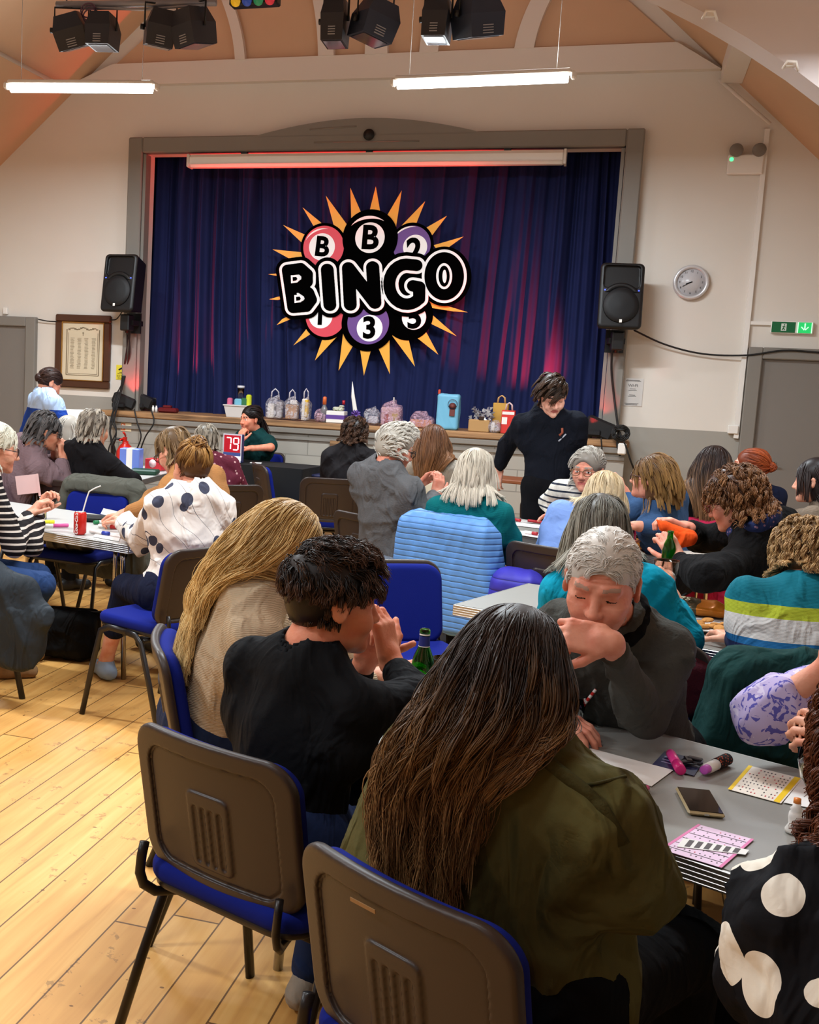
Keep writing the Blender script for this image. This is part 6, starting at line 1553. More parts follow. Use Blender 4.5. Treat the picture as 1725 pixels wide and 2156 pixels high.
person('bluejumper', 'woman with a brown bob and glasses in a denim blue jumper, looking left', (1374, 1006, 6.55), hy=-78, hp=4, by=-62, hip=(.32, 6.75), skin=(222, 160, 136), glasses=(70, 40, 34), bh=.005, sw=.18, bulk=1.02, top=Mcloth('denim_blue', (56, 84, 122), 'knit', .06), loose=.016, ch=.009,
       hair='bob', hcol=((104, 72, 44), (160, 122, 72)), hinfo=dict(n=2850, L=.15, vol=(.006, 0.019), rad=0.0018, capvol=.008, fringe=True, comb=(0, -.8, -.55), part=.1), collar=(.070, .022, Mspots('collar', (196, 204, 210), (60, 70, 110), 60, .3)), hands=dict(L=dict(w=(1345, 1108, 6.35), e=(1400, 1115, 6.4), f=(-.9, -.1, .1), curl=.8), R=dict(w=(1318, 1040, 6.9), e=(1330, 1075, 6.8), f=(-.3, 0, .7), curl=.9)))
person('longdark', 'woman with long straight dark hair with blonde streaks in a black top', (1502, 985, 7.2), hy=6, hp=-8, by=-4, hip=(.47, 7.2), top=Mcloth('black_top', (14, 13, 15), 'woven'), loose=.02, hair='long', hcol=((44, 28, 24), (164, 122, 86)), hinfo=dict(n=3200, L=.36, vol=(.005, .02), rad=.0018, capvol=.008, tip_at=.7, spread=.45))
person('redhair', 'red-haired person with a bun in a navy hooded top, face turned left', (1578, 984, 8.0), hy=-78, hp=6, by=-25, hip=(.85, 8.05), skin=(222, 164, 142), top=Mcloth('navy_top', (26, 32, 56), 'woven'), hood=True, loose=.02, hair='bun', hcol=((128, 56, 26), (176, 84, 42)), hinfo=dict(n=700, target=(0, -.125, .025), bunr=.030, rad=.003), bh=.0055)
person('taupe', 'person with dark hair in a taupe jumper at the right edge, leaning on the table', (1716, 1012, 6.9), hy=-72, hp=-6, by=-66, hip=(1.25, 6.95), skin=(222, 166, 142), top=Mcloth('taupe', (122, 108, 94), 'knit'), loose=.02, hair='bob', hcol=((32, 22, 22), (50, 34, 30)), hinfo=dict(n=900, L=.18, rad=.003, capvol=.006), hands=dict(L=dict(w=(1665, 1092, 7.1), e=(1712, 1090, 6.7), f=(-.9, .2, 0), curl=.9), R=dict(w=(1660, 1088, 7.5))), bh=.0055)
person('scarf', 'woman with auburn curls and glasses in a black cardigan and navy scarf', (1545, 1052, 5.12), hy=-72, hp=-24, by=-52, hip=(.78, 5.20), skin=(216, 152, 130), glasses=(120, 60, 60), bulk=1.07, sw=.19, bh=.005, ch=.008,
       top=Mcloth('black_wool', (18, 17, 18), 'fleece', .1), topname='cardigan', loose=.026, foldamp=0.019, hair='curly', hcol=((78, 48, 32), (146, 100, 62)), hinfo=dict(n=2660, L=.11, vol=(.008, 0.024), rad=0.0018, capvol=.014, curl=.007, wfreq=22, noise=.006),
       collar=(.082, .075, Mspots('scarf', (30, 40, 78), (120, 90, 110), 50, .22)), hands=dict(L=dict(w=(1428, 1182, 5.0), e=(1490, 1215, 4.7), f=(-.45, .1, .75), n=(.2, -.9, .2), curl=.9, thumb=.7), R=dict(w=(1450, 1112, 5.35), e=(1475, 1135, 5.5), f=(-.8, -.1, .3), n=(.1, .1, 1), curl=.8)))
def widen(G, k):
    NB, HP, u, A = k['NB'], k['HP'], k['u'], k['A']; G.add(Cap(NB-u*.14-k['Rr']*.06, HP+u*.02-k['Rr']*.04, .14, .15, A, .9), .05); G.add(Cap(NB-u*.14+k['Rr']*.06, HP+u*.02+k['Rr']*.04, .14, .15, A, .9), .05)
person('stripeteal', 'person with curly fair hair in a teal jumper with lime, grey and navy stripes', (1690, 1176, 4.22), hy=-10, hp=-26, by=-16, hip=(.57, 3.88), sw=.20, bulk=1.04, skin=(214, 160, 134), ch=.008, bh=.006,
       top=Mstripe('tealstripe', [(0, (30, 104, 130)), (.333, (152, 158, 48)), (.37, (24, 32, 66)), (.53, (24, 84, 132)), (.578, (176, 174, 172)), (.722, (148, 158, 44)), (.802, (14, 96, 112))], .56, 1.02), topname='striped_jumper', loose=.018, foldamp=0.011, torso_extra=widen,
       hair='curly', hcol=((116, 86, 56), (184, 146, 98)), hinfo=dict(n=3230, L=.09, vol=(.006, 0.021), rad=0.0016, capvol=.012, curl=.006, wfreq=22, noise=.005), hands=dict(L=dict(w=(1548, 1345, 4.25), e=(1580, 1360, 4.0), f=(-.3, .9, 0))))
for k_, v_ in PEOPLE.items(): print(k_, 'head z %.2f' % v_['Hc'][2], 'neck-hip %.2f' % np.linalg.norm(v_['NB']-v_['HP']), v_['HP'][:2].round(2), v_['NB'].round(2))
# ================================================================== coats over chairs
def chair_frame(x, y, deg):
    a = -R(deg); return np.array([x, y, 0.0]), np.array([math.cos(a), math.sin(a), 0]), np.array([-math.sin(a), math.cos(a), 0])   # origin, right, forward
def coat(name, label, x, y, deg, mt, cat='coat', w=.25, zlow=.30, thick=.035, amp=.02, fr=(8, 14, 22), sleeves=True, front=.12, seed=0, flare=.05, h=.010, top=.84, skew=0.0):
    o, r, f = chair_frame(x, y, deg); P = lambda a, b, c: o+r*a+f*b+np.array([0, 0, c])
    t = norm(P(0, 0, 0)*0+np.array([0, 0, 1])-f*.2); Rm = np.stack([r, np.cross(t, r), t], 1)
    S = Shape(); zc = (top+zlow)/2
    S.add(Cap(P(-w+.05, -.262, top-.02), P(w-.05, -.262, top-.02), .036+thick*.5), .04)
    S.add(Cap(P(-w+.03, -.29, top-.06), P(-w+.0-flare, -.275-.0, zlow+.04), .03+thick*.6, .026+thick*.4), .06)
    S.add(Cap(P(w-.03, -.29, top-.06), P(w+flare+skew, -.275, zlow+.04), .03+thick*.6, .026+thick*.4), .06)
    for k in range(8):
        a = -w*.8+w*1.6*k/7; S.add(Cap(P(a, -.285, top-.05), P(a*1.15+skew*.5, -.27, zlow), .030+thick*.4, .026+thick*.4), .06)
    S.add(RBox(P(0, -.20, top-front/2-.02), (w-.03, .022, front/2+.02), .018, Rm), .04)
    if sleeves:
        for s in (-1, 1): S.add(Cap(P(s*(w-.01), -.25, top-.06), P(s*(w+.045), -.20, top-.30), .052, .045), .04); S.add(Cap(P(s*(w+.045), -.20, top-.30), P(s*(w+.03), -.22, zlow+.02), .045, .036), .03)
    S.disp = folds(amp, fr, seed, (1, 1, .35)); S.amp = amp*1.3
    V, Q = surf(S, h); me = np_mesh(name, V-_v(o), Q); ob = link_mesh(name, me, mt); ob.location = Vector([float(v) for v in o])
    tag(ob, label, cat); return ob
def Mquilt(name, rgb, pitch):
    n = NT('quilt_'+name, .5, spec=.35); x, y, z = n.xyz()
    fz = n.math('FRACT', n.math('DIVIDE', n.math('ADD', z, 5.0), pitch)); e = n.math('ABSOLUTE', n.math('SUBTRACT', fz, .5))
    c = np.array(rgb, float); a = n.n('ShaderNodeTexNoise', {'Vector': n.tc.outputs['Object'], 'Scale': 14, 'Detail': 4}).outputs['Fac']
    col_ = n.mix(a, _s(c*.86), _s(np.clip(c*1.12, 0, 255))); n.col(n.mix(n.math('GREATER_THAN', e, .46), col_, _s(c*.72)))
    hgt = n.math('SUBTRACT', n.math('MULTIPLY', a, .5), n.math('POWER', n.math('MULTIPLY', e, 2.0), 4.0))
    return n.bump(hgt, .55, .006).m
coat('quilted_jacket', 'light blue quilted jacket hung over the chair of the woman in teal', -.70, 6.14, 25, Mquilt('sky', (92, 142, 206), .030), 'jacket', w=.25, zlow=.34, amp=.014, seed=1, thick=.045, top=.88)
coat('puffer_coat', 'violet-blue puffer coat bunched beside the quilted jacket', -.32, 5.97, 22, Mquilt('violet', (58, 54, 170), .06), w=.10, zlow=.36, amp=.02, seed=5, sleeves=False, top=.66)
coat('grey_coat', 'grey-green coat over the blue chair across the left table', -3.06, 6.24, 188, Mcloth('greygreen', (84, 84, 76), 'woven'), w=.26, zlow=.3, amp=.012, seed=2, front=.03, top=.87)
coat('maroon_coat', 'maroon coat over the chair of the man in grey fleece', .20, 3.46, 154, Mcloth('maroon_wool', (66, 24, 34), 'fleece'), top=.76, w=.25, zlow=.22, amp=.018, seed=3, thick=.05, flare=.10)
coat('green_coat', 'dark green coat spread over the chair of the person in stripes', .52, 3.83, -15, Mcloth('bottle_coat', (24, 56, 54), 'woven'), w=.26, zlow=.20, amp=.022, seed=4, thick=.06, flare=.12, fr=(6, 10, 17))
coat('pink_coat', 'bright pink coat on the chair behind the woman in denim blue', .45, 7.35, 15, Mcloth('pinkred', (188, 40, 78), 'woven'), w=.26, zlow=.4, amp=.010, seed=6)
coat('black_coat', 'black coat over the blue chair of the woman in the navy scarf', .84, 5.24, -60, Mcloth('blackcoat', (18, 17, 19), 'fleece'), w=.25, zlow=.25, amp=.016, seed=7, thick=.05)
coat('red_coat', 'red coat on the chair at the far left edge', -4.15, 6.62, 30, Mcloth('redcoat', (158, 24, 38), 'woven'), w=.25, zlow=.35, amp=.014, seed=8)
_S = Shape()
for a_, b_, r_ in (((-30, 1215, 4.62), (50, 1235, 4.62), .07), ((50, 1235, 4.62), (85, 1300, 4.60), .06), ((85, 1300, 4.60), (80, 1370, 4.62), .045), ((-30, 1230, 4.6), (10, 1380, 4.6), .07), ((10, 1300, 4.58), (40, 1385, 4.6), .07), ((20, 1240, 4.6), (60, 1340, 4.6), .07)): _S.add(Cap(at(*a_), at(*b_), r_), .06)
_S.disp = folds(.03, (7, 11, 18), 9, (1, 1, .4)); _S.amp = .035
_o = at(30, 1300, 4.6); _V, _Q = surf(_S, .009); _m = link_mesh('charcoal_jacket', np_mesh('charcoal_jacket', _V-_v(_o), _Q), Mcloth('charcoal', (44, 50, 56), 'woven', .14, .6)); _m.location = Vector([float(v) for v in _o]); tag(_m, 'charcoal jacket hanging low over the chair of the person in the striped jumper', 'jacket')

# ================================================================== small things
def put(name, label, cat, mb, mt, loc, rz=0, group=None):
    o = mb.build(name, mt); o.location = Vector([float(v) for v in loc]); o.rotation_euler = (0, 0, rz); tag(o, label, cat, group); return o
ZT = .7125
def spot_t(px, py, z=ZT): q = on(px, py, z); return (float(q[0]), float(q[1]), z)
M_PAPER = mat('paper_white', (228, 226, 222), .6); M_PINKP = mat('pink_print', (216, 120, 168), .6); M_YELP = mat('yellow_print', (236, 196, 30), .6); M_INK = mat('ink_grey', (90, 84, 86), .8)
def quad_on(corners, z): return [tuple(on(px, py, z)[:2]) for px, py in corners]
def sheet(name, label, corners, mt=None, z=ZT, cat='paper', thick=.0008, parts=None, group=None, origin=None):
    P = quad_on(corners, z); c = np.mean(P, 0)
    t = MB(); t.prism([(p[0]-c[0], p[1]-c[1]) for p in P], 0, thick); ob = put(name, label, cat, t, mt or M_PAPER, (c[0], c[1], z), 0, group)
    ob['_c'] = 0; del ob['_c']
    return ob, [np.array(p)-c for p in P]
def bil(P, u, v): return P[0]*(1-u)*(1-v)+P[1]*u*(1-v)+P[2]*u*v+P[3]*(1-u)*v
def strip(mb, P, u0, v0, u1, v1, z0, z1): mb.prism([tuple(bil(P, a, b)) for a, b in ((u0, v0), (u1, v0), (u1, v1), (u0, v1))], z0, z1)
def bingo_marks(par, P, nu, nv, u0, v0, u1, v1, seed, cols=None, size=.35):
    rg = random.Random(seed); mbk = MB(); mbr = MB()
    for i in range(nu):
        for j in range(nv):
            if rg.random() < .28: continue
            m = mbr if rg.random() < .2 else mbk
            uu = u0+(u1-u0)*(i+.5)/nu; vv = v0+(v1-v0)*(j+.5)/nv; du = (u1-u0)/nu*size*.5; dv = (v1-v0)/nv*size*.5
            strip(m, P, uu-du, vv-dv, uu+du*.2, vv+dv, .0008, .0011); strip(m, P, uu+du*.4, vv-dv, uu+du, vv+dv, .0008, .0011)
    mbk.build('printed_numbers', M_INK, par)
    if mbr.f: mbr.build('red_numbers', mat('red_ink', (190, 60, 70), .7), par)
# --- nearest table
sheet('paper_sheet', 'long plain white paper lying beyond the yellow-edged sheet', [(1218, 1598), (1243, 1576), (1418, 1622), (1372, 1656)])[0]
o, P = sheet('bingo_sheet', 'yellow-edged bingo sheet under the pen beside the olive jacket', [(1270, 1640), (1372, 1680), (1322, 1718), (1225, 1672)], mat('cream_sheet', (232, 222, 208), .6)); m = MB(); strip(m, P, .88, 0, 1, 1, .0008, .0012); strip(m, P, 0, 0, .06, 1, .0008, .0012); m.build('yellow_border', M_YELP, o); bingo_marks(o, P, 8, 6, .1, .05, .86, .95, 3)
o, P = sheet('bingo_sheet', 'yellow-edged bingo sheet near the far edge, its corner under the wine glass', [(1577, 1612), (1690, 1640), (1645, 1692), (1533, 1662)], mat('cream_sheet', (232, 222, 208), .6)); m = MB(); strip(m, P, 0, 0, .07, 1, .0008, .0012); strip(m, P, .86, 0, .97, 1, .0008, .0012); m.build('yellow_border', M_YELP, o); bingo_marks(o, P, 11, 9, .1, .04, .84, .96, 4)
sheet('paper_sheet', 'white paper corner beside the small white bottle at the right', [(1690, 1640), (1712, 1690), (1700, 1700), (1650, 1690)])
o, P = sheet('bingo_sheet', 'pink bingo sheet on the near edge of the nearest table', [(1470, 1736), (1588, 1768), (1520, 1828), (1390, 1788)], mat('pink_sheet', (226, 198, 222), .6)); m = MB(); strip(m, P, 0, 0, .05, 1, .0008, .0012); strip(m, P, .95, 0, 1, 1, .0008, .0012); m.build('pink_border', M_PINKP, o)
m = MB()
for k in range(5): strip(m, P, .06, .14+.18*k, .94, .155+.18*k, .0008, .0011)
m.build('printed_lines', M_INK, o); bingo_marks(o, P, 10, 9, .08, .03, .92, .97, 5, size=.25)
o, P = sheet('ticket_strip', 'small white ticket strip lying across the pink bingo sheet', [(1440, 1765), (1578, 1790), (1570, 1800), (1425, 1783)], z=ZT+.0016, cat='paper'); m = MB()
for k in range(6): strip(m, P, .1+.14*k, .1, .18+.14*k, .9, .0008, .0011)
m.build('printed_lines', M_INK, o)
sheet('paper_sheet', 'white card sticking out between the young man and the woman in olive', [(752, 1562), (795, 1582), (790, 1600), (748, 1580)])
sheet('paper_sheet', 'crumpled white paper beside the clasped hands', [(775, 1398), (868, 1405), (878, 1432), (800, 1428)])
o, P = sheet('leaflet', 'dark blue leaflet under the pink marker', [(1400, 1582), (1482, 1602), (1462, 1634), (1374, 1610)], mat('leaflet_navy', (44, 44, 84), .4)); m = MB(); strip(m, P, .1, .3, .5, .36, .0008, .0011); strip(m, P, .1, .5, .6, .54, .0008, .0011); strip(m, P, .12, .66, .5, .70, .0008, .0011); m.build('printing', mat('pale_print', (150, 150, 190), .6), o)
def stick(name, label, cat, p0, p1, r, parts, z=ZT, group=None):
    """a pen or marker lying between two pixels; parts: (from, to, radius factor, material, part name)"""
    a, b_ = np.array(spot_t(*p0, z+r)), np.array(spot_t(*p1, z+r)); d = b_-a; L = np.linalg.norm(d)
    t = thing(name, label, cat, a, 0, group)
    for (u0, u1, rf, mt, pn) in parts:
        m = MB(); m.tube([tuple(d*u0), tuple(d*(u0+.01)), tuple(d*(u1-.01)), tuple(d*u1)], [r*rf*.8, r*rf, r*rf, r*rf*.8], 14); m.build(pn, mt, t)
    return t
Mpk = mat('hot_pink', (236, 62, 150), .35); Mbk = M_BLACK
stick('marker_pen', 'fat hot pink marker lying on the dark leaflet', 'marker', (1412, 1586), (1434, 1622), .011, [(0, .62, 1, Mpk, 'barrel'), (.62, 1, 1.12, mat('deep_pink', (220, 40, 130), .35), 'cap')])
stick('bingo_dauber', 'white bingo dauber with a pink-violet tip and patterned end', 'marker', (1482, 1622), (1532, 1598), .013, [(0, .18, .8, mat('violet_pink', (206, 96, 206), .4), 'tip'), (.16, .52, 1, M_WHITE, 'neck'), (.5, 1, 1.12, Mspots('dauber', (40, 30, 30), (200, 90, 60), 160, .3), 'barrel')])
stick('pen', 'dark pen with a pink clip lying on the yellow-edged bingo sheet', 'pen', (1318, 1692), (1364, 1658), .005, [(0, .75, 1, mat('brown_pen', (84, 60, 64), .3), 'barrel'), (.75, 1, 1.15, mat('rose', (196, 70, 120), .4), 'cap')])
m = MB(); a = spot_t(1452, 1612, ZT)
for k in range(5): m.box((.012*math.sin(k*2), .012*math.cos(k*1.7), .008+.002*k), (.016, .034, .006), rz=k*1.1, bev=.002)
m.tube([(.02*math.cos(q), .02*math.sin(q), .01) for q in [i*PI/8 for i in range(17)]], .0015, 6)
put('key_bunch', 'bunch of dark keys beside the pink marker', 'keys', m, mat('dark_metal', (50, 46, 50), .3, .7), a)
# phone
P = quad_on([(1420, 1660), (1490, 1663), (1530, 1727), (1455, 1728)], ZT); c = np.mean(P, 0); a = np.array(P[0])-np.array(P[3]); ang = math.atan2(a[1], a[0])
t = thing('phone', 'black phone in a pale case lying on the nearest table', 'phone', (c[0], c[1], ZT), ang)
m = MB(); m.box((0, 0, .0045), (.150, .075, .009), bev=.004); m.build('case', mat('phone_case', (176, 158, 120), .3), t)
m = MB(); m.box((0, 0, .0098), (.142, .068, .0012), bev=.0005); m.build('screen', mat('phone_glass', (12, 12, 16), .06), t)
m = MB(); m.box((-.0755, 0, .0048), (.002, .01, .003)); m.build('socket', M_CHROME, t)
# glassware
def Mglass(name, rgb=(240, 244, 244), rough=.02, ior=1.45): return mat('glass_'+name, rgb, rough, trans=1.0, ior=ior)
MG = Mglass('clear')
def tumbler(name, label, loc, r0, r1, h, drink=None, fill=.6, foam=None, cat='glass', n=32):
    t = thing(name, label, cat, loc); m = MB(); w = .0022
    m.lathe([(0, 0), (r0, 0), (r0+(r1-r0)*.5, h*.5), (r1, h), (r1-w, h), (r0+(r1-r0)*.5-w, h*.5), (r0-w, .008), (0, .008)], n, capb=False, capt=False); m.build('glass', MG, t)
    if drink:
        m = MB(); e = .0006; ht = h*fill; rt = r0+(r1-r0)*fill-w-e; m.lathe([(0, .009), (r0-w-e, .009), (rt, ht), (0, ht)], n, capb=False, capt=False); m.build('drink', drink, t)
        if foam: m = MB(); m.lathe([(0, ht+.0004), (rt, ht+.0004), (rt+.0006, ht+.02), (rt*.5, ht+.024), (0, ht+.022)], n, capb=False, capt=False); m.build('foam', foam, t)
    return t
def bottle(name, label, loc, s, glass, lab=None, neck=None, cat='bottle', body_r=.031, hgt=.225, oval=True):
    t = thing(name, label, cat, loc); r = body_r; h = hgt; m = MB()
    pr = [(0, .004), (r*.8, 0), (r, .006), (r, h*.56), (r*.86, h*.66), (r*.45, h*.80), (r*.40, h*.95), (r*.46, h*.955), (r*.46, h*.985), (r*.40, h), (r*.30, h)]
    inner = [(r*.30, h*.9), (r*.38, h*.78), (r*.78, h*.65), (r*.91, h*.55), (r*.91, .012), (0, .012)]
    m.lathe(pr+inner, 28, capb=False, capt=False); m.build('glass', glass, t)
    if neck: m = MB(); m.lathe([(r*.47+.0008, h*.80), (r*.42+.0008, h*.92)], 28, capb=False, capt=False); m.build('neck_label', neck, t)
    if lab:
        m = MB(); rr = r+.0007; vs = []; fs = []; K = 20
        for i in range(K+1):
            a_ = -1.0+2.0*i/K; hh = h*.17*(math.sqrt(max(1-(a_/1.05)**2, 0)) if oval else 1)
            for zz in (-hh, hh): vs.append((rr*math.sin(a_), -rr*math.cos(a_), h*.30+zz))
        for i in range(K): fs.append((2*i, 2*i+2, 2*i+3, 2*i+1))
        m.add(vs, fs); m.build('label', lab, t)
    return t
Mgr = Mglass('green', (60, 170, 50)); Mbr = Mglass('brown', (120, 50, 14))
b1 = bottle('beer_bottle', 'green glass beer bottle with a white oval label by the clasped hands', spot_t(884, 1497), 1, Mgr, mat('label_white', (206, 214, 204), .5), mat('label_blue', (30, 44, 120), .4))
m = MB(); m.lathe([(.0155, .178), (.0150, .182)], 28, capb=False, capt=False); m.lathe([(.0142, .209), (.0138, .2125)], 28, capb=False, capt=False); m.build('white_band', M_WHITE, b1)
b1.rotation_euler = (0, 0, .25)
m = MB(); m.box((0, -.0335, .072), (.022, .001, .012), bev=.0004); m.box((.0, -.0338, .056), (.03, .001, .004)); m.build('label_print', mat('label_green', (40, 70, 80), .5), b1)
tumbler('beer_glass', 'stemmed glass of brown beer with a creamy head behind the long brown hair', spot_t(934, 1462), .028, .040, .105, mat('brown_beer', (106, 62, 34), .2), .62, mat('beer_foam', (226, 206, 186), .7))
g_ = tumbler('straw_glass', 'clear tumbler holding a red and white striped straw', spot_t(1200, 1530), .030, .038, .085, None)
n_ = NT('straw_stripe', .4); x, y, z = n_.xyz(); n_.col(n_.mix(n_.math('GREATER_THAN', n_.math('FRACT', n_.math('MULTIPLY', n_.math('ADD', z, n_.math('MULTIPLY', x, .4)), 48)), .5), _s((232, 226, 222)), _s((198, 34, 30))))
a = np.array(spot_t(1200, 1530)); q = at(1258, 1448, a[1]-.02)-a
m = MB(); m.tube([(.0, .0, .012), (q[0]*.5, q[1]*.5, .012+(q[2]-.012)*.5), tuple(q)], .0042, 10, caps=False); m.build('straw', n_.m, g_)
# wine glass and glue bottle at the right
t = thing('wine_glass', 'large stemmed glass of pale wine at the right edge, held by a hand', 'glass', spot_t(1712, 1748))
m = MB(); m.lathe([(0, .001), (.036, 0), (.034, .003), (.004, .009), (.0035, .075), (.012, .085), (.036, .11), (.043, .145), (.038, .19), (.0365, .19), (.0415, .145), (.034, .112), (.010, .088), (0, .087)], 32, capb=False, capt=False); m.build('glass', MG, t)
m = MB(); m.lathe([(0, .0885), (.0095, .0895), (.0335, .1135), (.0395, .138), (0, .138)], 32, capb=False, capt=False); m.build('wine', mat('pale_wine', (214, 204, 160), .05, trans=.9), t)
t = thing('glue_bottle', 'small white turned bottle with an orange cap by the wine glass', 'bottle', spot_t(1672, 1752))
m = MB(); m.lathe([(0, 0), (.017, 0), (.018, .006), (.012, .018), (.014, .032), (.013, .042), (.010, .046), (.012, .050), (.008, .055), (.008, .062)], 20); m.build('bottle_body', M_WHITE, t)
m = MB(); m.lathe([(.0075, .062), (.007, .072), (0, .073)], 16); m.build('cap', mat('orange_cap', (224, 130, 50), .4), t)
# --- middle table
def plate(label, loc, r):
    t = thing('plate', label, 'plate', loc); m = MB(); m.lathe([(0, 0), (r*.6, 0), (r, .014), (r, .017), (r*.62, .005), (0, .005)], 40, capb=False, capt=False); m.build('dish', mat('plate_white', (222, 216, 212), .5), t)
    m = MB(); m.lathe([(r*.90, .0158), (r*.94, .0168)], 40, capb=False, capt=False); m.build('grey_rim', mat('plate_rim', (150, 140, 150), .5), t); return t
pl = spot_t(1492, 1325); plate('white plate of golden biscuits on the middle table', pl, .115)
rg = random.Random(8); Mbisc = Mcloth('biscuit', (196, 138, 76), 'fleece', .2, .8, 3)
bp = [(-.055, -.01), (-.03, .03), (-.02, -.03), (.01, .0), (.03, .035), (.035, -.025), (.06, .01), (.075, .03), (.0, .05)]
bis = None
for k, (dx, dy) in enumerate(bp):
    S_ = Shape().add(Ell((0, 0, .008), (.026, .020, .008)), .01); S_.disp = folds(.003, (40, 70), k, (1, 1, 1)); S_.amp = .003
    V, Q = surf(S_, .003); me = np_mesh('biscuit', V, Q); o = link_mesh('biscuit', me, Mbisc); o.location = (pl[0]+dx, pl[1]+dy, ZT+.006+.012*(k > 5)); o.rotation_euler = (rg.uniform(-.3, .3), rg.uniform(-.3, .3), rg.uniform(0, 6))
    tag(o, 'golden biscuit heaped on the white plate', 'biscuit', 'biscuits on the white plate')
S_ = Shape(); S_.add(RBox((.0, 0, .022), (.115, .07, .018), .016), .03); S_.add(Cap((-.06, 0, .03), (.06, 0, .03), .026), .05); S_.disp = folds(.016, (14, 24, 36), 4, (1, 1, 1)); S_.amp = .014; S_.cut(Plane((0, 0, -1), (0, 0, .001)), .002)
V, Q = surf(S_, .005); n_ = NT('crisp_packet', .25, metal=.3); x, y, z = n_.xyz(); nz = n_.n('ShaderNodeTexNoise', {'Vector': n_.tc.outputs['Object'], 'Scale': 18, 'Detail': 2}).outputs['Fac']
n_.col(n_.ramp(n_.math('ADD', x, n_.math('MULTIPLY', nz, .05)), [(0, (84, 74, 56)), (.03, (210, 124, 40))], 'CONSTANT'))
o = link_mesh('crisp_packet', np_mesh('crisp_packet', V, Q), n_.m); o.location = Vector(spot_t(1470, 1292)); o.rotation_euler = (0, 0, R(-14)); tag(o, 'orange and brown crisp packet lying open on the middle table', 'packet')
txt('lettering', '75', .045, mat('packet_print', (200, 190, 160), .4), o, (-.045, -.045, .062), (.25, 0, 0), extr=.0005)
S_ = Shape(); S_.add(RBox((0, 0, .012), (.045, .03, .01), .008), .02); S_.disp = folds(.012, (20, 34), 9, (1, 1, 1)); S_.amp = .012; S_.cut(Plane((0, 0, -1), (0, 0, .001)), .002); V, Q = surf(S_, .005)
o = link_mesh('wrapper', np_mesh('wrapper', V, Q), Mspots('wrapper', (226, 222, 196), (220, 206, 60), 22, .3)); o.location = Vector(spot_t(1432, 1292)); tag(o, 'crumpled yellow and white wrapper left of the crisp packet', 'wrapper')
h_ = PEOPLE['greybob']['arms'][1][2]
tumbler('pint_glass', 'nearly empty pint glass held by the woman in turquoise', (at(1398, 1250, 4.34)[0], 4.34, at(1398, 1252, 4.34)[2]), .033, .044, .125)
# --- table in front of the stage
bo = spot_t(1350, 1163); b2 = bottle('brown_bottle', 'brown glass bottle with an orange label on the table before the stage', bo, 1, Mbr, mat('label_orange', (224, 140, 50), .5), None, body_r=.035, hgt=.165, oval=False)
m = MB(); m.box((0, -.0375, .052), (.016, .001, .03), bev=.0003); m.box((.004, -.0378, .04), (.03, .001, .008)); m.build('label_print', mat('label_brown', (60, 34, 20), .5), b2)
t = tumbler('dark_drink_glass', 'short glass of dark drink left of the brown bottle', spot_t(1322, 1142), .03, .036, .095, mat('dark_drink', (60, 26, 18), .2), .7)
txt('lettering', '2', .06, M_WHITE, t, (0, -.0375, .05), (PI/2, 0, 0))
rg = random.Random(12)
for k, (px, py, w_, hh, a_) in enumerate([(1080, 1096, .24, .16, .2), (1120, 1107, .26, .17, -.3), (1088, 1122, .24, .17, .5), (1130, 1128, .2, .15, -.5), (1385, 1150, .25, .18, .1), (1430, 1165, .24, .17, -.4), (1345, 1128, .2, .15, .3), (1292, 1100, .24, .18, .1)]):
    m = MB(); m.box((0, 0, .0008), (w_, hh, .0012)); lab_ = ['left end of the table before the stage', 'second from the left end of that table', 'nearest the teal jumper', 'under the red pens', 'beyond the green bottle', 'nearest the black cardigan', 'behind the brown bottle', 'in front of the woman in denim blue'][k]
    o = put('bingo_ticket', 'white bingo ticket, '+lab_, 'paper', m, M_PAPER, spot_t(px, py, ZT+.001*k), a_, 'bingo tickets on the table before the stage')
    m = MB()
    for r_ in range(4): m.box((0, -hh*.35+r_*hh*.22, .0016), (w_*.8, .004, .0005))
    m.build('printed_lines', M_PINKP if k % 2 else M_INK, o)
Mred = mat('red_plastic', (176, 34, 44), .35); Mgn = mat('green_cap', (20, 120, 70), .4); Mbl = mat('blue_cap', (36, 60, 160), .4); Myl = mat('yellow_marker', (226, 220, 40), .4)
for k, (a_, b_) in enumerate([((1112, 1096), (1142, 1100)), ((1105, 1120), (1132, 1124)), ((1072, 1092), (1096, 1096)), ((1138, 1112), (1160, 1116))]):
    stick('marker_pen', ['red marker at the left end of the table before the stage', 'dark red marker on the ticket by the teal jumper', 'red marker furthest left on the table before the stage', 'red-tipped marker nearest the pale blue top'][k], 'marker', a_, b_, .009, [(0, .6, 1, M_WHITE if k % 2 else Mred, 'barrel'), (.6, 1, 1.1, Mred, 'cap')], ZT+.006, 'markers on the table before the stage')
S_ = Shape(); S_.add(RBox((0, 0, .02), (.11, .07, .014), .012), .03); S_.disp = folds(.016, (12, 20, 30), 13, (1, 1, 1)); S_.amp = .018; S_.cut(Plane((0, 0, -1), (0, 0, .001)), .002); V, Q = surf(S_, .006)
o = link_mesh('cloth_bag', np_mesh('cloth_bag', V, Q), Mspots('bag', (206, 196, 186), (120, 90, 90), 40, .2)); o.location = Vector(spot_t(1462, 1178, ZT)); tag(o, 'crumpled pale patterned cloth bag by the black cardigan', 'cloth')
q = at(1408, 1168, 5.0); b3 = bottle('green_bottle', 'green bottle held by the woman in the navy scarf', (q[0], q[1], max(q[2]-.07, .60)), 1, Mgr, None, None, body_r=.028, hgt=.17)
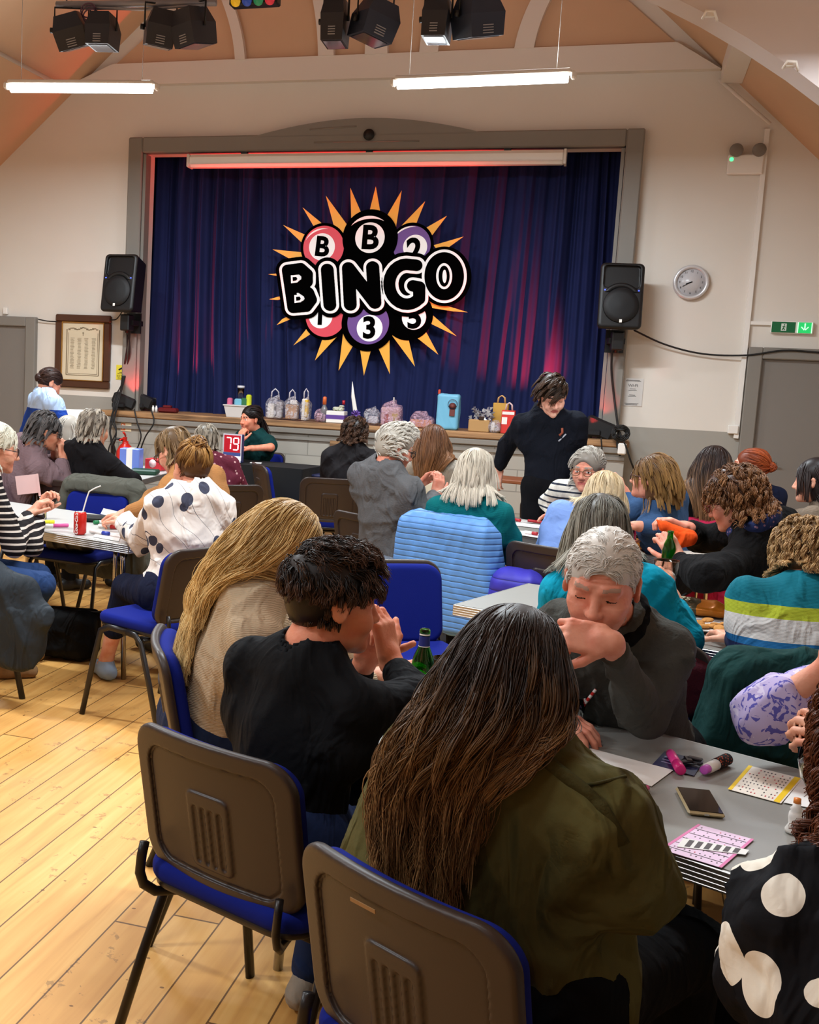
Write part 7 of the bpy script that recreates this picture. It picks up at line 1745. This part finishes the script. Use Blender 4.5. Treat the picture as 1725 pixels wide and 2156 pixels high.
q = at(1425, 1120, 5.2); S_ = Shape(); S_.add(Cap((-.05, 0, .02), (.05, 0, -.02), .022, .034), .02); S_.add(Cap((.05, 0, -.02), (.02, 0, -.05), .03, .02), .02); S_.add(Cap((-.05, 0, .02), (-.085, 0, .045), .018, .004), .02); S_.disp = folds(.006, (20, 30), 2, (1, 1, 1)); S_.amp = .006; V, Q = surf(S_, .004)
o = link_mesh('orange_cloth', np_mesh('orange_cloth', V, Q), Mcloth('orange', (232, 84, 30), 'woven', .1)); o.location = Vector([float(v) for v in q]); tag(o, 'bright orange cloth wrapped round the hands of the woman in the navy scarf', 'cloth')
# card held by the man in grey
a, b_, c_, d_ = at(884, 1030, 6.62), at(932, 1002, 6.55), at(936, 1042, 6.5), at(895, 1062, 6.58)
m = MB(); vs = [tuple(v) for v in (a, b_, c_, d_)]+[tuple(v+np.array([.001, .002, 0])) for v in (a, b_, c_, d_)]; m.add(vs, [(0, 1, 2, 3), (7, 6, 5, 4), (0, 4, 5, 1), (1, 5, 6, 2), (2, 6, 7, 3), (3, 7, 4, 0)]); m.build('card', mat('card_cream', (222, 206, 176), .6), label='cream card held up by the man in the grey jacket', cat='card')
q = np.array(at(158, 872, 9.0)); m = MB(); m.box((0, 0, 0), (.21, .15, .002), rot=Matrix.Rotation(.5, 4, 'X')); m.box((.01, .01, .004), (.20, .15, .002), rot=Matrix.Rotation(.45, 4, 'X')); put('paper_pad', 'cream paper held by the person in pale and royal blue', 'paper', m, mat('cream_sheet', (232, 222, 208), .6), q, .3)
q = spot_t(1638, 1108, ZT); t = thing('spray_bottle', 'small clear and white spray bottle on the far right table', 'bottle', (q[0], max(q[1], 8.42), ZT)); m = MB(); m.lathe([(0, 0), (.018, 0), (.018, .08), (.010, .095), (.010, .1)], 16); m.build('bottle_body', mat('blue_clear', (170, 190, 210), .2), t); m = MB(); m.lathe([(.011, .1), (.011, .125), (.005, .13), (.005, .15), (0, .15)], 16); m.build('nozzle', M_WHITE, t)
# --- left table
cn = spot_t(168, 1125); t = thing('drink_can', 'red drink can with white script and a bent straw', 'can', cn)
m = MB(); m.lathe([(0, .003), (.024, 0), (.033, .010), (.033, .105), (.028, .117), (.027, .118)], 32, capb=False, capt=False); m.build('can_body', mat('can_red', (196, 32, 24), .28, .2), t)
m = MB(); m.lathe([(.027, .118), (.0255, .115), (0, .1145)], 32, capb=False, capt=False); m.lathe([(.0, -.001), (.024, -.0003)], 24, capb=False, capt=False); m.build('can_top', M_ALU, t)
def wrap_text(s, size, mt, par, R_, zc, ang0, rot90=True):
    cu = bpy.data.curves.new('lettering', 'FONT'); cu.body = s; cu.size = size; cu.align_x = 'CENTER'; cu.align_y = 'CENTER'; cu.shear = .35; cu.offset = size*.02
    ob = bpy.data.objects.new('lettering', cu); C.objects.link(ob); me = bpy.data.meshes.new_from_object(ob.evaluated_get(bpy.context.evaluated_depsgraph_get())); bpy.data.objects.remove(ob)
    for v in me.vertices:
        x, y = v.co.x, v.co.y; X, Zv = (-y, x) if rot90 else (x, y); a_ = ang0+X/R_; v.co = (R_*math.sin(a_), -R_*math.cos(a_), zc+Zv)
    me.name = 'lettering'; link_mesh('lettering', me, mt, par)
wrap_text('Coca-Cola', .026, M_WHITE, t, .0336, .058, -.15)
m = MB(); m.tube([(.01, .005, .112), (.03, .008, .19), (.042, .01, .225), (.075, .012, .245), (.105, .012, .258)], .0035, 10, caps=False); m.build('straw', M_WHITE, t)
tumbler('yellow_drink', 'glass of bright yellow drink in front of the striped jumper', spot_t(88, 1092), .028, .033, .13, mat('yellow_liquid', (246, 206, 10), .2), .72)
stick('marker_pen', 'yellow highlighter on the left table', 'marker', (84, 1098), (115, 1099), .010, [(0, .65, 1, Myl, 'barrel'), (.65, 1, 1.1, Myl, 'cap')], group='markers on the left table')
stick('marker_pen', 'white and pink marker left of the red can', 'marker', (90, 1107), (144, 1106), .010, [(0, .4, 1, M_WHITE, 'barrel'), (.4, 1, 1.05, mat('pink_m', (220, 90, 160), .4), 'cap')], group='markers on the left table')
stick('marker_pen', 'green-capped marker by the tan sleeve', 'marker', (198, 1100), (225, 1098), .010, [(0, .35, 1.1, Mgn, 'cap'), (.35, 1, 1, M_WHITE, 'barrel')], group='markers on the left table')
stick('marker_pen', 'white marker with a red cap nearest the hands', 'marker', (207, 1107), (246, 1110), .010, [(0, .65, 1, M_WHITE, 'barrel'), (.65, 1, 1.1, mat('red_cap', (206, 50, 50), .4), 'cap')], group='markers on the left table')
stick('marker_pen', 'white marker with a blue cap right of the red can', 'marker', (190, 1118), (230, 1124), .010, [(0, .65, 1, M_WHITE, 'barrel'), (.65, 1, 1.1, Mbl, 'cap')], group='markers on the left table')
m = MB(); m.box((0, 0, .018), (.17, .09, .034), bev=.014); m.box((0, -.0455, .02), (.15, .002, .003)); put('pencil_case', 'black pencil case behind the red can', 'case', m, mat('black_leather', (16, 15, 17), .35), spot_t(205, 1098), R(12))
sheet('paper_sheet', 'white paper by the hands on the left table', [(218, 1070), (262, 1080), (250, 1092), (212, 1082)])
sheet('paper_sheet', 'small white paper right of the red can at the table corner', [(205, 1118), (256, 1124), (250, 1140), (196, 1130)])
q = at(58, 1020, 5.45); m = MB(); m.box((0, 0, 0), (.12, .002, .10), rot=Matrix.Rotation(-.15, 4, 'Y')); m.box((.058, -.001, .0), (.012, .003, .12), rot=Matrix.Rotation(-.15, 4, 'Y')); o = put('pink_ticket', 'pinkish bingo ticket held up by the person in stripes', 'paper', m, mat('pink_paper', (222, 190, 190), .6), q, R(20))
# bag on the tucked chair and bag on the floor
def bag(name, label, cat, c, half, mt, seed, rz=0, strap=None, amp=.02):
    S_ = Shape(); S_.add(RBox((0, 0, half[2]), half, min(half)*.7), .04); S_.disp = folds(amp, (9, 15, 24), seed, (1, 1, .6)); S_.amp = amp*1.2; S_.cut(Plane((0, 0, -1), (0, 0, .001)), .003)
    V, Q = surf(S_, .008); o = link_mesh(name, np_mesh(name, V, Q), mt); o.location = Vector([float(v) for v in c]); o.rotation_euler = (0, 0, rz); tag(o, label, cat)
    if strap: m = MB(); m.tube(strap, .009, 8, flat=.4); m.build('strap', M_BLACK, o)
    return o
bag('handbag', 'black handbag on the seat of the blue chair across the left table', 'bag', (-3.04, 6.12, .489), (.15, .10, .05), mat('black_leather', (16, 15, 17), .35), 3, .2)
bag('floor_bag', 'black fabric bag with a looped strap on the floor at the left', 'bag', (on(115, 1395, 0)[0], on(115, 1395, 0)[1]+.12, 0), (.19, .12, .14), Mcloth('black_bag', (14, 14, 15), 'woven', .1, .7), 6, .1, [(.13, 0, .26), (.20, .0, .27), (.26, -.02, .20), (.27, -.03, .10), (.22, -.04, .02), (.16, -.05, .012)])
bag('shade_heap', 'black cloth heap added to fill the darkness under the nearest table', 'coat', (.22, 2.66, 0), (.26, .20, .20), Mcloth('black_heap', (10, 10, 11), 'woven', .1), 16, -.4, amp=.03)  # added dark heap standing in for the deep shade below the tabletop
# --- far left table and caller table
def crate(name, label, cat, loc, d, mt, rz=0, extra=None):
    t = thing(name, label, cat, loc, rz); m = MB(); m.box((0, 0, d[2]/2), d, bev=.006); m.build('body', mt, t)
    if extra: extra(t, d)
    return t
def stripe_x(mt, w=.3):
    def f(t, d): m = MB(); m.box((0, -d[1]/2-.001, d[2]*.5), (d[0]*w, .003, d[2]*.96)); m.box((0, 0, d[2]+.0008), (d[0]*w, d[1]*.9, .002)); m.build('band', mt, t)
    return f
q = on(276, 985, .712); crate('box', 'pale blue and white box on the far left table', 'box', spot_t(276, 992), (.17, .12, .19), mat('box_blue', (104, 128, 206), .4), .1, stripe_x(M_WHITE, .3))
crate('box', 'red box with a pale round badge on the far left table', 'box', spot_t(328, 990), (.15, .12, .10), mat('box_red', (192, 44, 50), .4), -.1, lambda t, d: (lambda m: (m.lathe([(.035, 0), (.0, .002)], 20, M=axis_M((0, -d[1]/2-.001, .06), (1, 0, 0), (0, -1, 0))), m.build('badge', mat('pale_pink', (232, 190, 190), .5), t)))(MB()))
m = MB(); m.box((0, 0, .02), (.22, .16, .04), bev=.01); put('folder', 'dark green folder between the boxes on the far left table', 'folder', m, mat('dark_green_p', (20, 60, 44), .5), spot_t(305, 998), .2)
# number display
q = at(489, 960, 9.66); t = thing('number_display', 'lit red number display reading 79 with a blue and white lower panel', 'display', (q[0], 9.66, .772), R(-8))
m = MB(); m.box((0, .02, .125), (.185, .05, .25), bev=.004); m.build('housing', mat('display_frame', (40, 48, 96), .4), t)
m = MB(); m.box((0, -.006, .135), (.183, .006, .232)); m.build('silver_rim', mat('silver_rim', (190, 186, 196), .4), t)
m = MB(); m.box((0, -.010, .165), (.160, .004, .150)); m.build('red_panel', mat('display_red', (120, 6, 22), .4, emit=(170, 0, 24), estr=.8), t)
Msg = mat('segment_lit', (255, 190, 190), .4, emit=(255, 170, 175), estr=3.0)
def seg(par, x0, segs):
    w_, h_ = .048, .052; m = MB(); zc_ = .165; S7 = dict(a=((0, h_), 1), g=((0, 0), 1), d=((0, -h_), 1), b=((w_/2, h_/2), 0), c=((w_/2, -h_/2), 0), f=((-w_/2, h_/2), 0), e=((-w_/2, -h_/2), 0))
    for s in segs:
        (x, z), hz = S7[s]; m.box((x0+x+z*.08, -.014, zc_+z), ((w_*.86, .003, .010) if hz else (.010, .003, h_*.84)))
    m.build('lit_digit', Msg, par)
seg(t, -.036, 'abc'); seg(t, .038, 'abcdfg')
m = MB(); m.box((0, -.010, .072), (.168, .004, .030)); m.build('blue_strip', mat('strip_blue', (60, 74, 134), .4), t)
m = MB(); m.box((0, -.012, .03), (.178, .006, .056), bev=.002); m.build('white_panel', mat('panel_white', (236, 236, 240), .4, emit=(240, 240, 250), estr=.5), t)
m = MB(); m.box((0, 0, .003), (.1, .07, .005)); put('paper_sheet', 'white paper on the black table beside the display', 'paper', m, M_PAPER, (float(at(540, 955, 9.75)[0]), 9.75, .772), .2)

# ================================================================== prizes along the stage
PY = 10.86; PZ = SZ+.001
def sx(px, py=880, Y=PY): return float(at(px, py, Y)[0])
def film(name, rgb, alpha=.32, rough=.12):
    n = NT('film_'+name, rough, spec=.8); n.b.inputs['Base Color'].default_value = _s(rgb); n.b.inputs['Alpha'].default_value = alpha
    f = n.n('ShaderNodeTexNoise', {'Vector': n.tc.outputs['Object'], 'Scale': 26, 'Detail': 4, 'Distortion': 1.5}).outputs['Fac']; n.bump(f, 1.0, .02)
    n.nt.links.new(n.ramp(f, [(.42, (alpha*.4,)*3+(1,)), (.62, (min(alpha*2.0, .9),)*3+(1,))]), n.b.inputs['Alpha']); return n.m
MF = film('clear', (210, 206, 214)); MF2 = film('pink', (206, 170, 190), .38)
def gift_bag(name, label, px0, px1, h_, mt, inside, seed, handles=True, Y=PY, dep=.15, cat='bag', amp=.018):
    x0, x1 = sx(px0), sx(px1); w_ = x1-x0; h_ *= 1.22; t = thing(name, label, cat, ((x0+x1)/2, Y, PZ), 0)
    for (nm, c, d, im) in inside:
        m = MB(); m.box((c[0]*w_, c[1], c[2]*h_), (d[0]*w_, d[1], d[2]*h_), bev=.006); m.build(nm, im, t)
    S_ = Shape(); S_.add(RBox((0, 0, h_*.40), (w_*.5, dep/2, h_*.40), .04), .05); S_.add(Cap((-w_*.12, 0, h_*.75), (w_*.12, 0, h_*.98), w_*.26, w_*.10), .06); S_.disp = folds(amp, (9, 16, 26), seed, (1, 1, .5)); S_.amp = amp*1.2; S_.cut(Plane((0, 0, -1), (0, 0, .001)), .003)
    V, Q = surf(S_, .009); link_mesh('wrapping', np_mesh('wrapping', V, Q), mt, t)
    if handles:
        m = MB(); m.tube([(-w_*.22, -.02, h_*.85), (-w_*.18, -.03, h_*1.15), (0, -.03, h_*1.28), (w_*.18, -.03, h_*1.15), (w_*.22, -.02, h_*.85)], .007, 8, flat=.5); m.build('handle', film('handle', (226, 222, 232), .6), t)
    return t
# white tub
x0, x1 = sx(477), sx(537); w_ = x1-x0; t = thing('storage_tub', 'white plastic tub of packets on the stage behind the caller', 'tub', ((x0+x1)/2, PY, PZ))
m = MB(); vs = []
for (s, z) in ((.82, 0), (1.0, .115), (.94, .115), (.78, .006)):
    for a_, b_ in ((-1, -1), (1, -1), (1, 1), (-1, 1)): vs.append((a_*w_/2*s, b_*.10*s, z))
fs = [(3, 2, 1, 0)]+[(q*4+k, q*4+(k+1) % 4, (q+1)*4+(k+1) % 4, (q+1)*4+k) for q in range(3) for k in range(4)]+[(12, 13, 14, 15)]
m.add(vs, fs); m.box((0, 0, .115), (w_*1.04, .215, .01)); m.build('tub_body', mat('tub_white', (206, 200, 196), .4), t)
for (nm, lb, dx, z, d, c_) in (('pink_packet', 'pink packet leaning at the left of the white tub', -.40, .14, (.05, .06, .09), (196, 96, 130)), ('blue_packet', 'pale blue packet in the middle of the white tub', -.08, .145, (.09, .06, .07), (108, 168, 190)), ('green_packet', 'dark green packet right of the pale blue one', .14, .15, (.08, .06, .08), (40, 100, 60)), ('yellow_packet', 'lime yellow packet standing in the white tub', .26, .165, (.05, .06, .12), (190, 200, 40))):
    m = MB(); m.box((0, 0, 0), d, bev=.012); put(nm, lb, 'packet', m, mat('pk_'+nm, c_, .4), ((x0+x1)/2+dx*w_, PY, PZ+z), .1)
t = tumbler('glass_jar', 'tall clear jar standing in the white tub', ((x0+x1)/2-.10*w_, PY+.06, PZ+.117), .03, .034, .17); m = MB(); m.lathe([(.036, .168), (.036, .19), (0, .192)], 20); m.build('lid', mat('lid_clear', (200, 200, 206), .3), t)
Mwb = mat('white_box', (222, 214, 206), .5); Mtan = mat('tan_box', (176, 130, 92), .6); Myb = mat('yellow_box', (220, 174, 50), .5)
gift_bag('clear_bag', 'clear carrier bag of white tubs left of the handled bag', 560, 598, .19, MF, [('tub_inside', (-.2, .0, .35), (.35, .08, .6), Mwb), ('tub_inside', (.25, .0, .4), (.3, .08, .7), mat('gb', (150, 140, 140), .5))], 1)
gift_bag('clear_bag', 'clear carrier bag with tall looped handles and tan boxes', 600, 630, .19, MF, [('box_inside', (0, 0, .35), (.8, .09, .6), Mtan), ('card_inside', (.1, -.02, .75), (.5, .02, .18), Mwb)], 2)
gift_bag('clear_bag', 'clear bag with a white and yellow box, right of the handled bag', 633, 655, .20, MF, [('box_inside', (-.1, 0, .45), (.5, .08, .85), Mwb), ('box_inside', (.12, -.02, .5), (.28, .07, .7), Myb)], 3)
gift_bag('clear_bag', 'small clear bag beside the orange-topped bottle', 663, 690, .10, MF2, [('box_inside', (0, 0, .4), (.6, .08, .6), mat('rose_box', (150, 110, 110), .5))], 4, False)
bb = bottle('gift_bottle', 'grey bottle with an orange top on the stage', (sx(683), PY-.02, PZ), 1, mat('grey_glass', (110, 106, 110), .15), None, None, body_r=.036, hgt=.20); m = MB(); m.lathe([(.019, .17), (.019, .235), (.012, .245), (0, .246)], 16); m.build('orange_top', mat('orange_top', (206, 100, 50), .4), bb)
crate('gift_box', 'white box tied with a purple band on the stage', 'box', (sx(709), PY, PZ), (sx(728)-sx(690), .14, .115), M_WHITE, 0, lambda t, d: (lambda m: (m.box((0, 0, d[2]*.5), (d[0]*1.02, d[1]*1.02, .04)), m.build('purple_band', mat('purple', (92, 60, 140), .5), t)))(MB()))
m = MB(); m.box((0, 0, .02), (.10, .08, .035), bev=.01); m.box((.03, 0, .045), (.05, .05, .02), bev=.01); put('small_parcel', 'small green and white parcel on top of the purple-banded box', 'parcel', m, Mspots('parcel', (196, 196, 176), (90, 120, 70), 40, .3), (sx(712), PY, PZ+.1155))
bb = bottle('gift_bottle', 'small dark blue bottle with a red top behind the banded box', (sx(716), PY+.12, PZ), 1, mat('blue_glass', (40, 50, 110), .15), None, None, body_r=.026, hgt=.20); m = MB(); m.lathe([(.014, .175), (.014, .215), (0, .216)], 16); m.build('red_top', Mred, bb)
m = MB(); x = sx(746); m.tube([(x+.03, PY+.03, PZ), (x+.0, PY+.03, PZ+.12), (x-.03, PY+.03, PZ+.26), (x-.045, PY+.03, PZ+.40)], [.014, .022, .018, .002], 8, flat=.25); m.build('white_feather', M_WHITE, label='tall curved white feather standing up on the stage', cat='feather')
m = MB(); x = sx(752)
for k in range(9): a_ = k*.7; m.tube([(x, PY-.04, PZ+.09), (x+.045*math.cos(a_), PY-.06, PZ+.09+.045*math.sin(a_)), (x+.02*math.cos(a_+.6), PY-.03, PZ+.09+.02*math.sin(a_+.6))], [.004, .014, .004], 6, flat=.3)
m.tube([(x, PY-.03, PZ), (x, PY-.04, PZ+.09)], .012, 8); m.build('purple_bow', mat('purple', (92, 60, 140), .5), label='glossy purple bow at the foot of the white feather', cat='bow')
gift_bag('clear_bag', 'slumped clear bag right of the purple bow', 768, 800, .14, MF, [('box_inside', (.1, 0, .3), (.6, .08, .4), mat('grey_box', (170, 160, 168), .5))], 6, False, amp=.03)
gift_bag('patterned_bag', 'clear and pink patterned carrier bag with a red and gold print', 802, 848, .20, MF2, [('box_inside', (-.05, 0, .38), (.8, .09, .7), mat('pinkwhite', (200, 160, 160), .5)), ('red_print', (-.2, -.05, .3), (.2, .01, .35), mat('brick', (160, 70, 50), .5)), ('gold_print', (.2, -.05, .3), (.3, .01, .4), mat('goldish', (170, 140, 80), .5)), ('card_inside', (.05, 0, .95), (.06, .02, .35), Mwb)], 7, False)
gift_bag('wrapped_basket', 'low basket wrapped in clear film beside the big blue bag', 864, 915, .12, MF2, [('basket', (0, 0, .28), (.9, .12, .5), mat('basket_peach', (206, 140, 106), .6))], 8, False, amp=.01)
# big blue bag with a generic print
x0, x1 = sx(920), sx(968); w_ = x1-x0; t = thing('blue_bag', 'big sky blue shopping bag with a small dark print standing on the stage', 'bag', ((x0+x1)/2, PY-.02, PZ))
S_ = Shape(); S_.add(RBox((0, 0, .165), (w_*.5, .07, .168), .03), .03); S_.disp = folds(.009, (9, 16, 26), 12, (1, 1, .8)); S_.amp = .011; S_.cut(Plane((0, 0, -1), (0, 0, .001)), .003); V, Q = surf(S_, .007); link_mesh('bag_body', np_mesh('bag_body', V, Q), mat('sky_bag', (110, 176, 206), .45), t)
m = MB(); m.lathe([(.034, 0), (.0, .004)], 24, M=axis_M((w_*.22, -.078, .22), (1, 0, 0), (0, -1, 0))); m.box((w_*.22, -.078, .16), (.05, .004, .06), bev=.001); m.build('printed_patch', mat('patch_brown', (104, 52, 48), .6), t)
m = MB(); m.lathe([(.045, 0), (.040, .002)], 24, capb=False, capt=False, M=axis_M((w_*.22, -.0795, .24), (1, 0, 0), (0, -1, 0))); m.build('dark_ring', mat('patch_navy', (30, 34, 60), .6), t)
m = MB(); m.box((-w_*.5+.012, 0, .345), (.022, .03, .045), bev=.006); m.build('orange_tag', mat('orange_tag', (206, 74, 50), .5), t)
# hamper with silver wrap
x0, x1 = sx(990), sx(1034); w_ = x1-x0; t = thing('gift_hamper', 'kraft brown hamper topped with crinkled silver film', 'hamper', ((x0+x1)/2, PY-.02, PZ)); m = MB(); m.box((0, 0, .055), (w_, .14, .11), bev=.006); m.build('hamper_box', mat('kraft', (176, 136, 86), .7), t)
rg = random.Random(3); m = MB()
for k in range(70):
    a_ = rg.uniform(0, 6.28); rr = rg.uniform(.01, w_*.55); z = rg.uniform(.10, .20); x, y = rr*math.cos(a_), rr*.55*math.sin(a_); s = rg.uniform(.02, .05)
    p_ = [Vector((x, y, z)), Vector((x+s*math.cos(a_), y-s*.4, z+s*rg.uniform(-.3, 1.1))), Vector((x+s*.5*math.sin(a_), y+s*.3, z+s*.9))]; m.add(p_+[q_+Vector((0, .002, .001)) for q_ in p_], [(0, 1, 2), (5, 4, 3), (0, 3, 4, 1), (1, 4, 5, 2), (2, 5, 3, 0)])
m.build('silver_film', mat('silver_film', (196, 196, 200), .2, .7), t); m = MB(); m.box((.02, -.071, .125), (.05, .012, .03), bev=.004); m.build('dark_jar', mat('dark_jar', (50, 36, 30), .3), t)
def pbag(name, label, px0, px1, h_, mt, Y, hm, extra=None):
    x0, x1 = sx(px0), sx(px1); w_ = x1-x0; t = thing(name, label, 'bag', ((x0+x1)/2, Y, PZ)); m = MB(); m.box((0, 0, h_/2), (w_, .09, h_), bev=.004); m.build('bag_body', mt, t)
    for yy in (-.04, .04):
        m = MB(); m.tube([(-w_*.25, yy, h_), (-w_*.2, yy, h_+.05), (0, yy, h_+.07), (w_*.2, yy, h_+.05), (w_*.25, yy, h_)], .004, 8); m.build('handle', hm, t)
    if extra: extra(t, w_, h_)
    return t
pbag('paper_bag', 'mustard paper gift bag with cord handles at the right of the prizes', 1036, 1068, .27, mat('mustard', (196, 150, 66), .6), PY+.08, mat('cord', (206, 160, 100), .7))
pbag('paper_bag', 'red and white gift bag in front of the mustard one', 1058, 1086, .21, mat('red_bag', (206, 48, 40), .5), PY-.05, mat('cord2', (220, 190, 190), .7), lambda t, w_, h_: (lambda m: (m.box((-w_*.25, -.046, h_*.55), (w_*.4, .003, h_*.3)), m.box((0, -.046, h_*.88), (w_*.9, .003, h_*.12)), m.build('white_print', M_WHITE, t)))(MB()))
gift_bag('clear_bag', 'little clear bag of jars below the gift bags', 1034, 1062, .09, MF, [('jar_inside', (-.2, 0, .5), (.3, .07, .7), Mwb), ('jar_inside', (.2, 0, .5), (.3, .07, .7), mat('rose_box', (150, 110, 110), .5))], 9, False, Y=PY-.08, dep=.1)
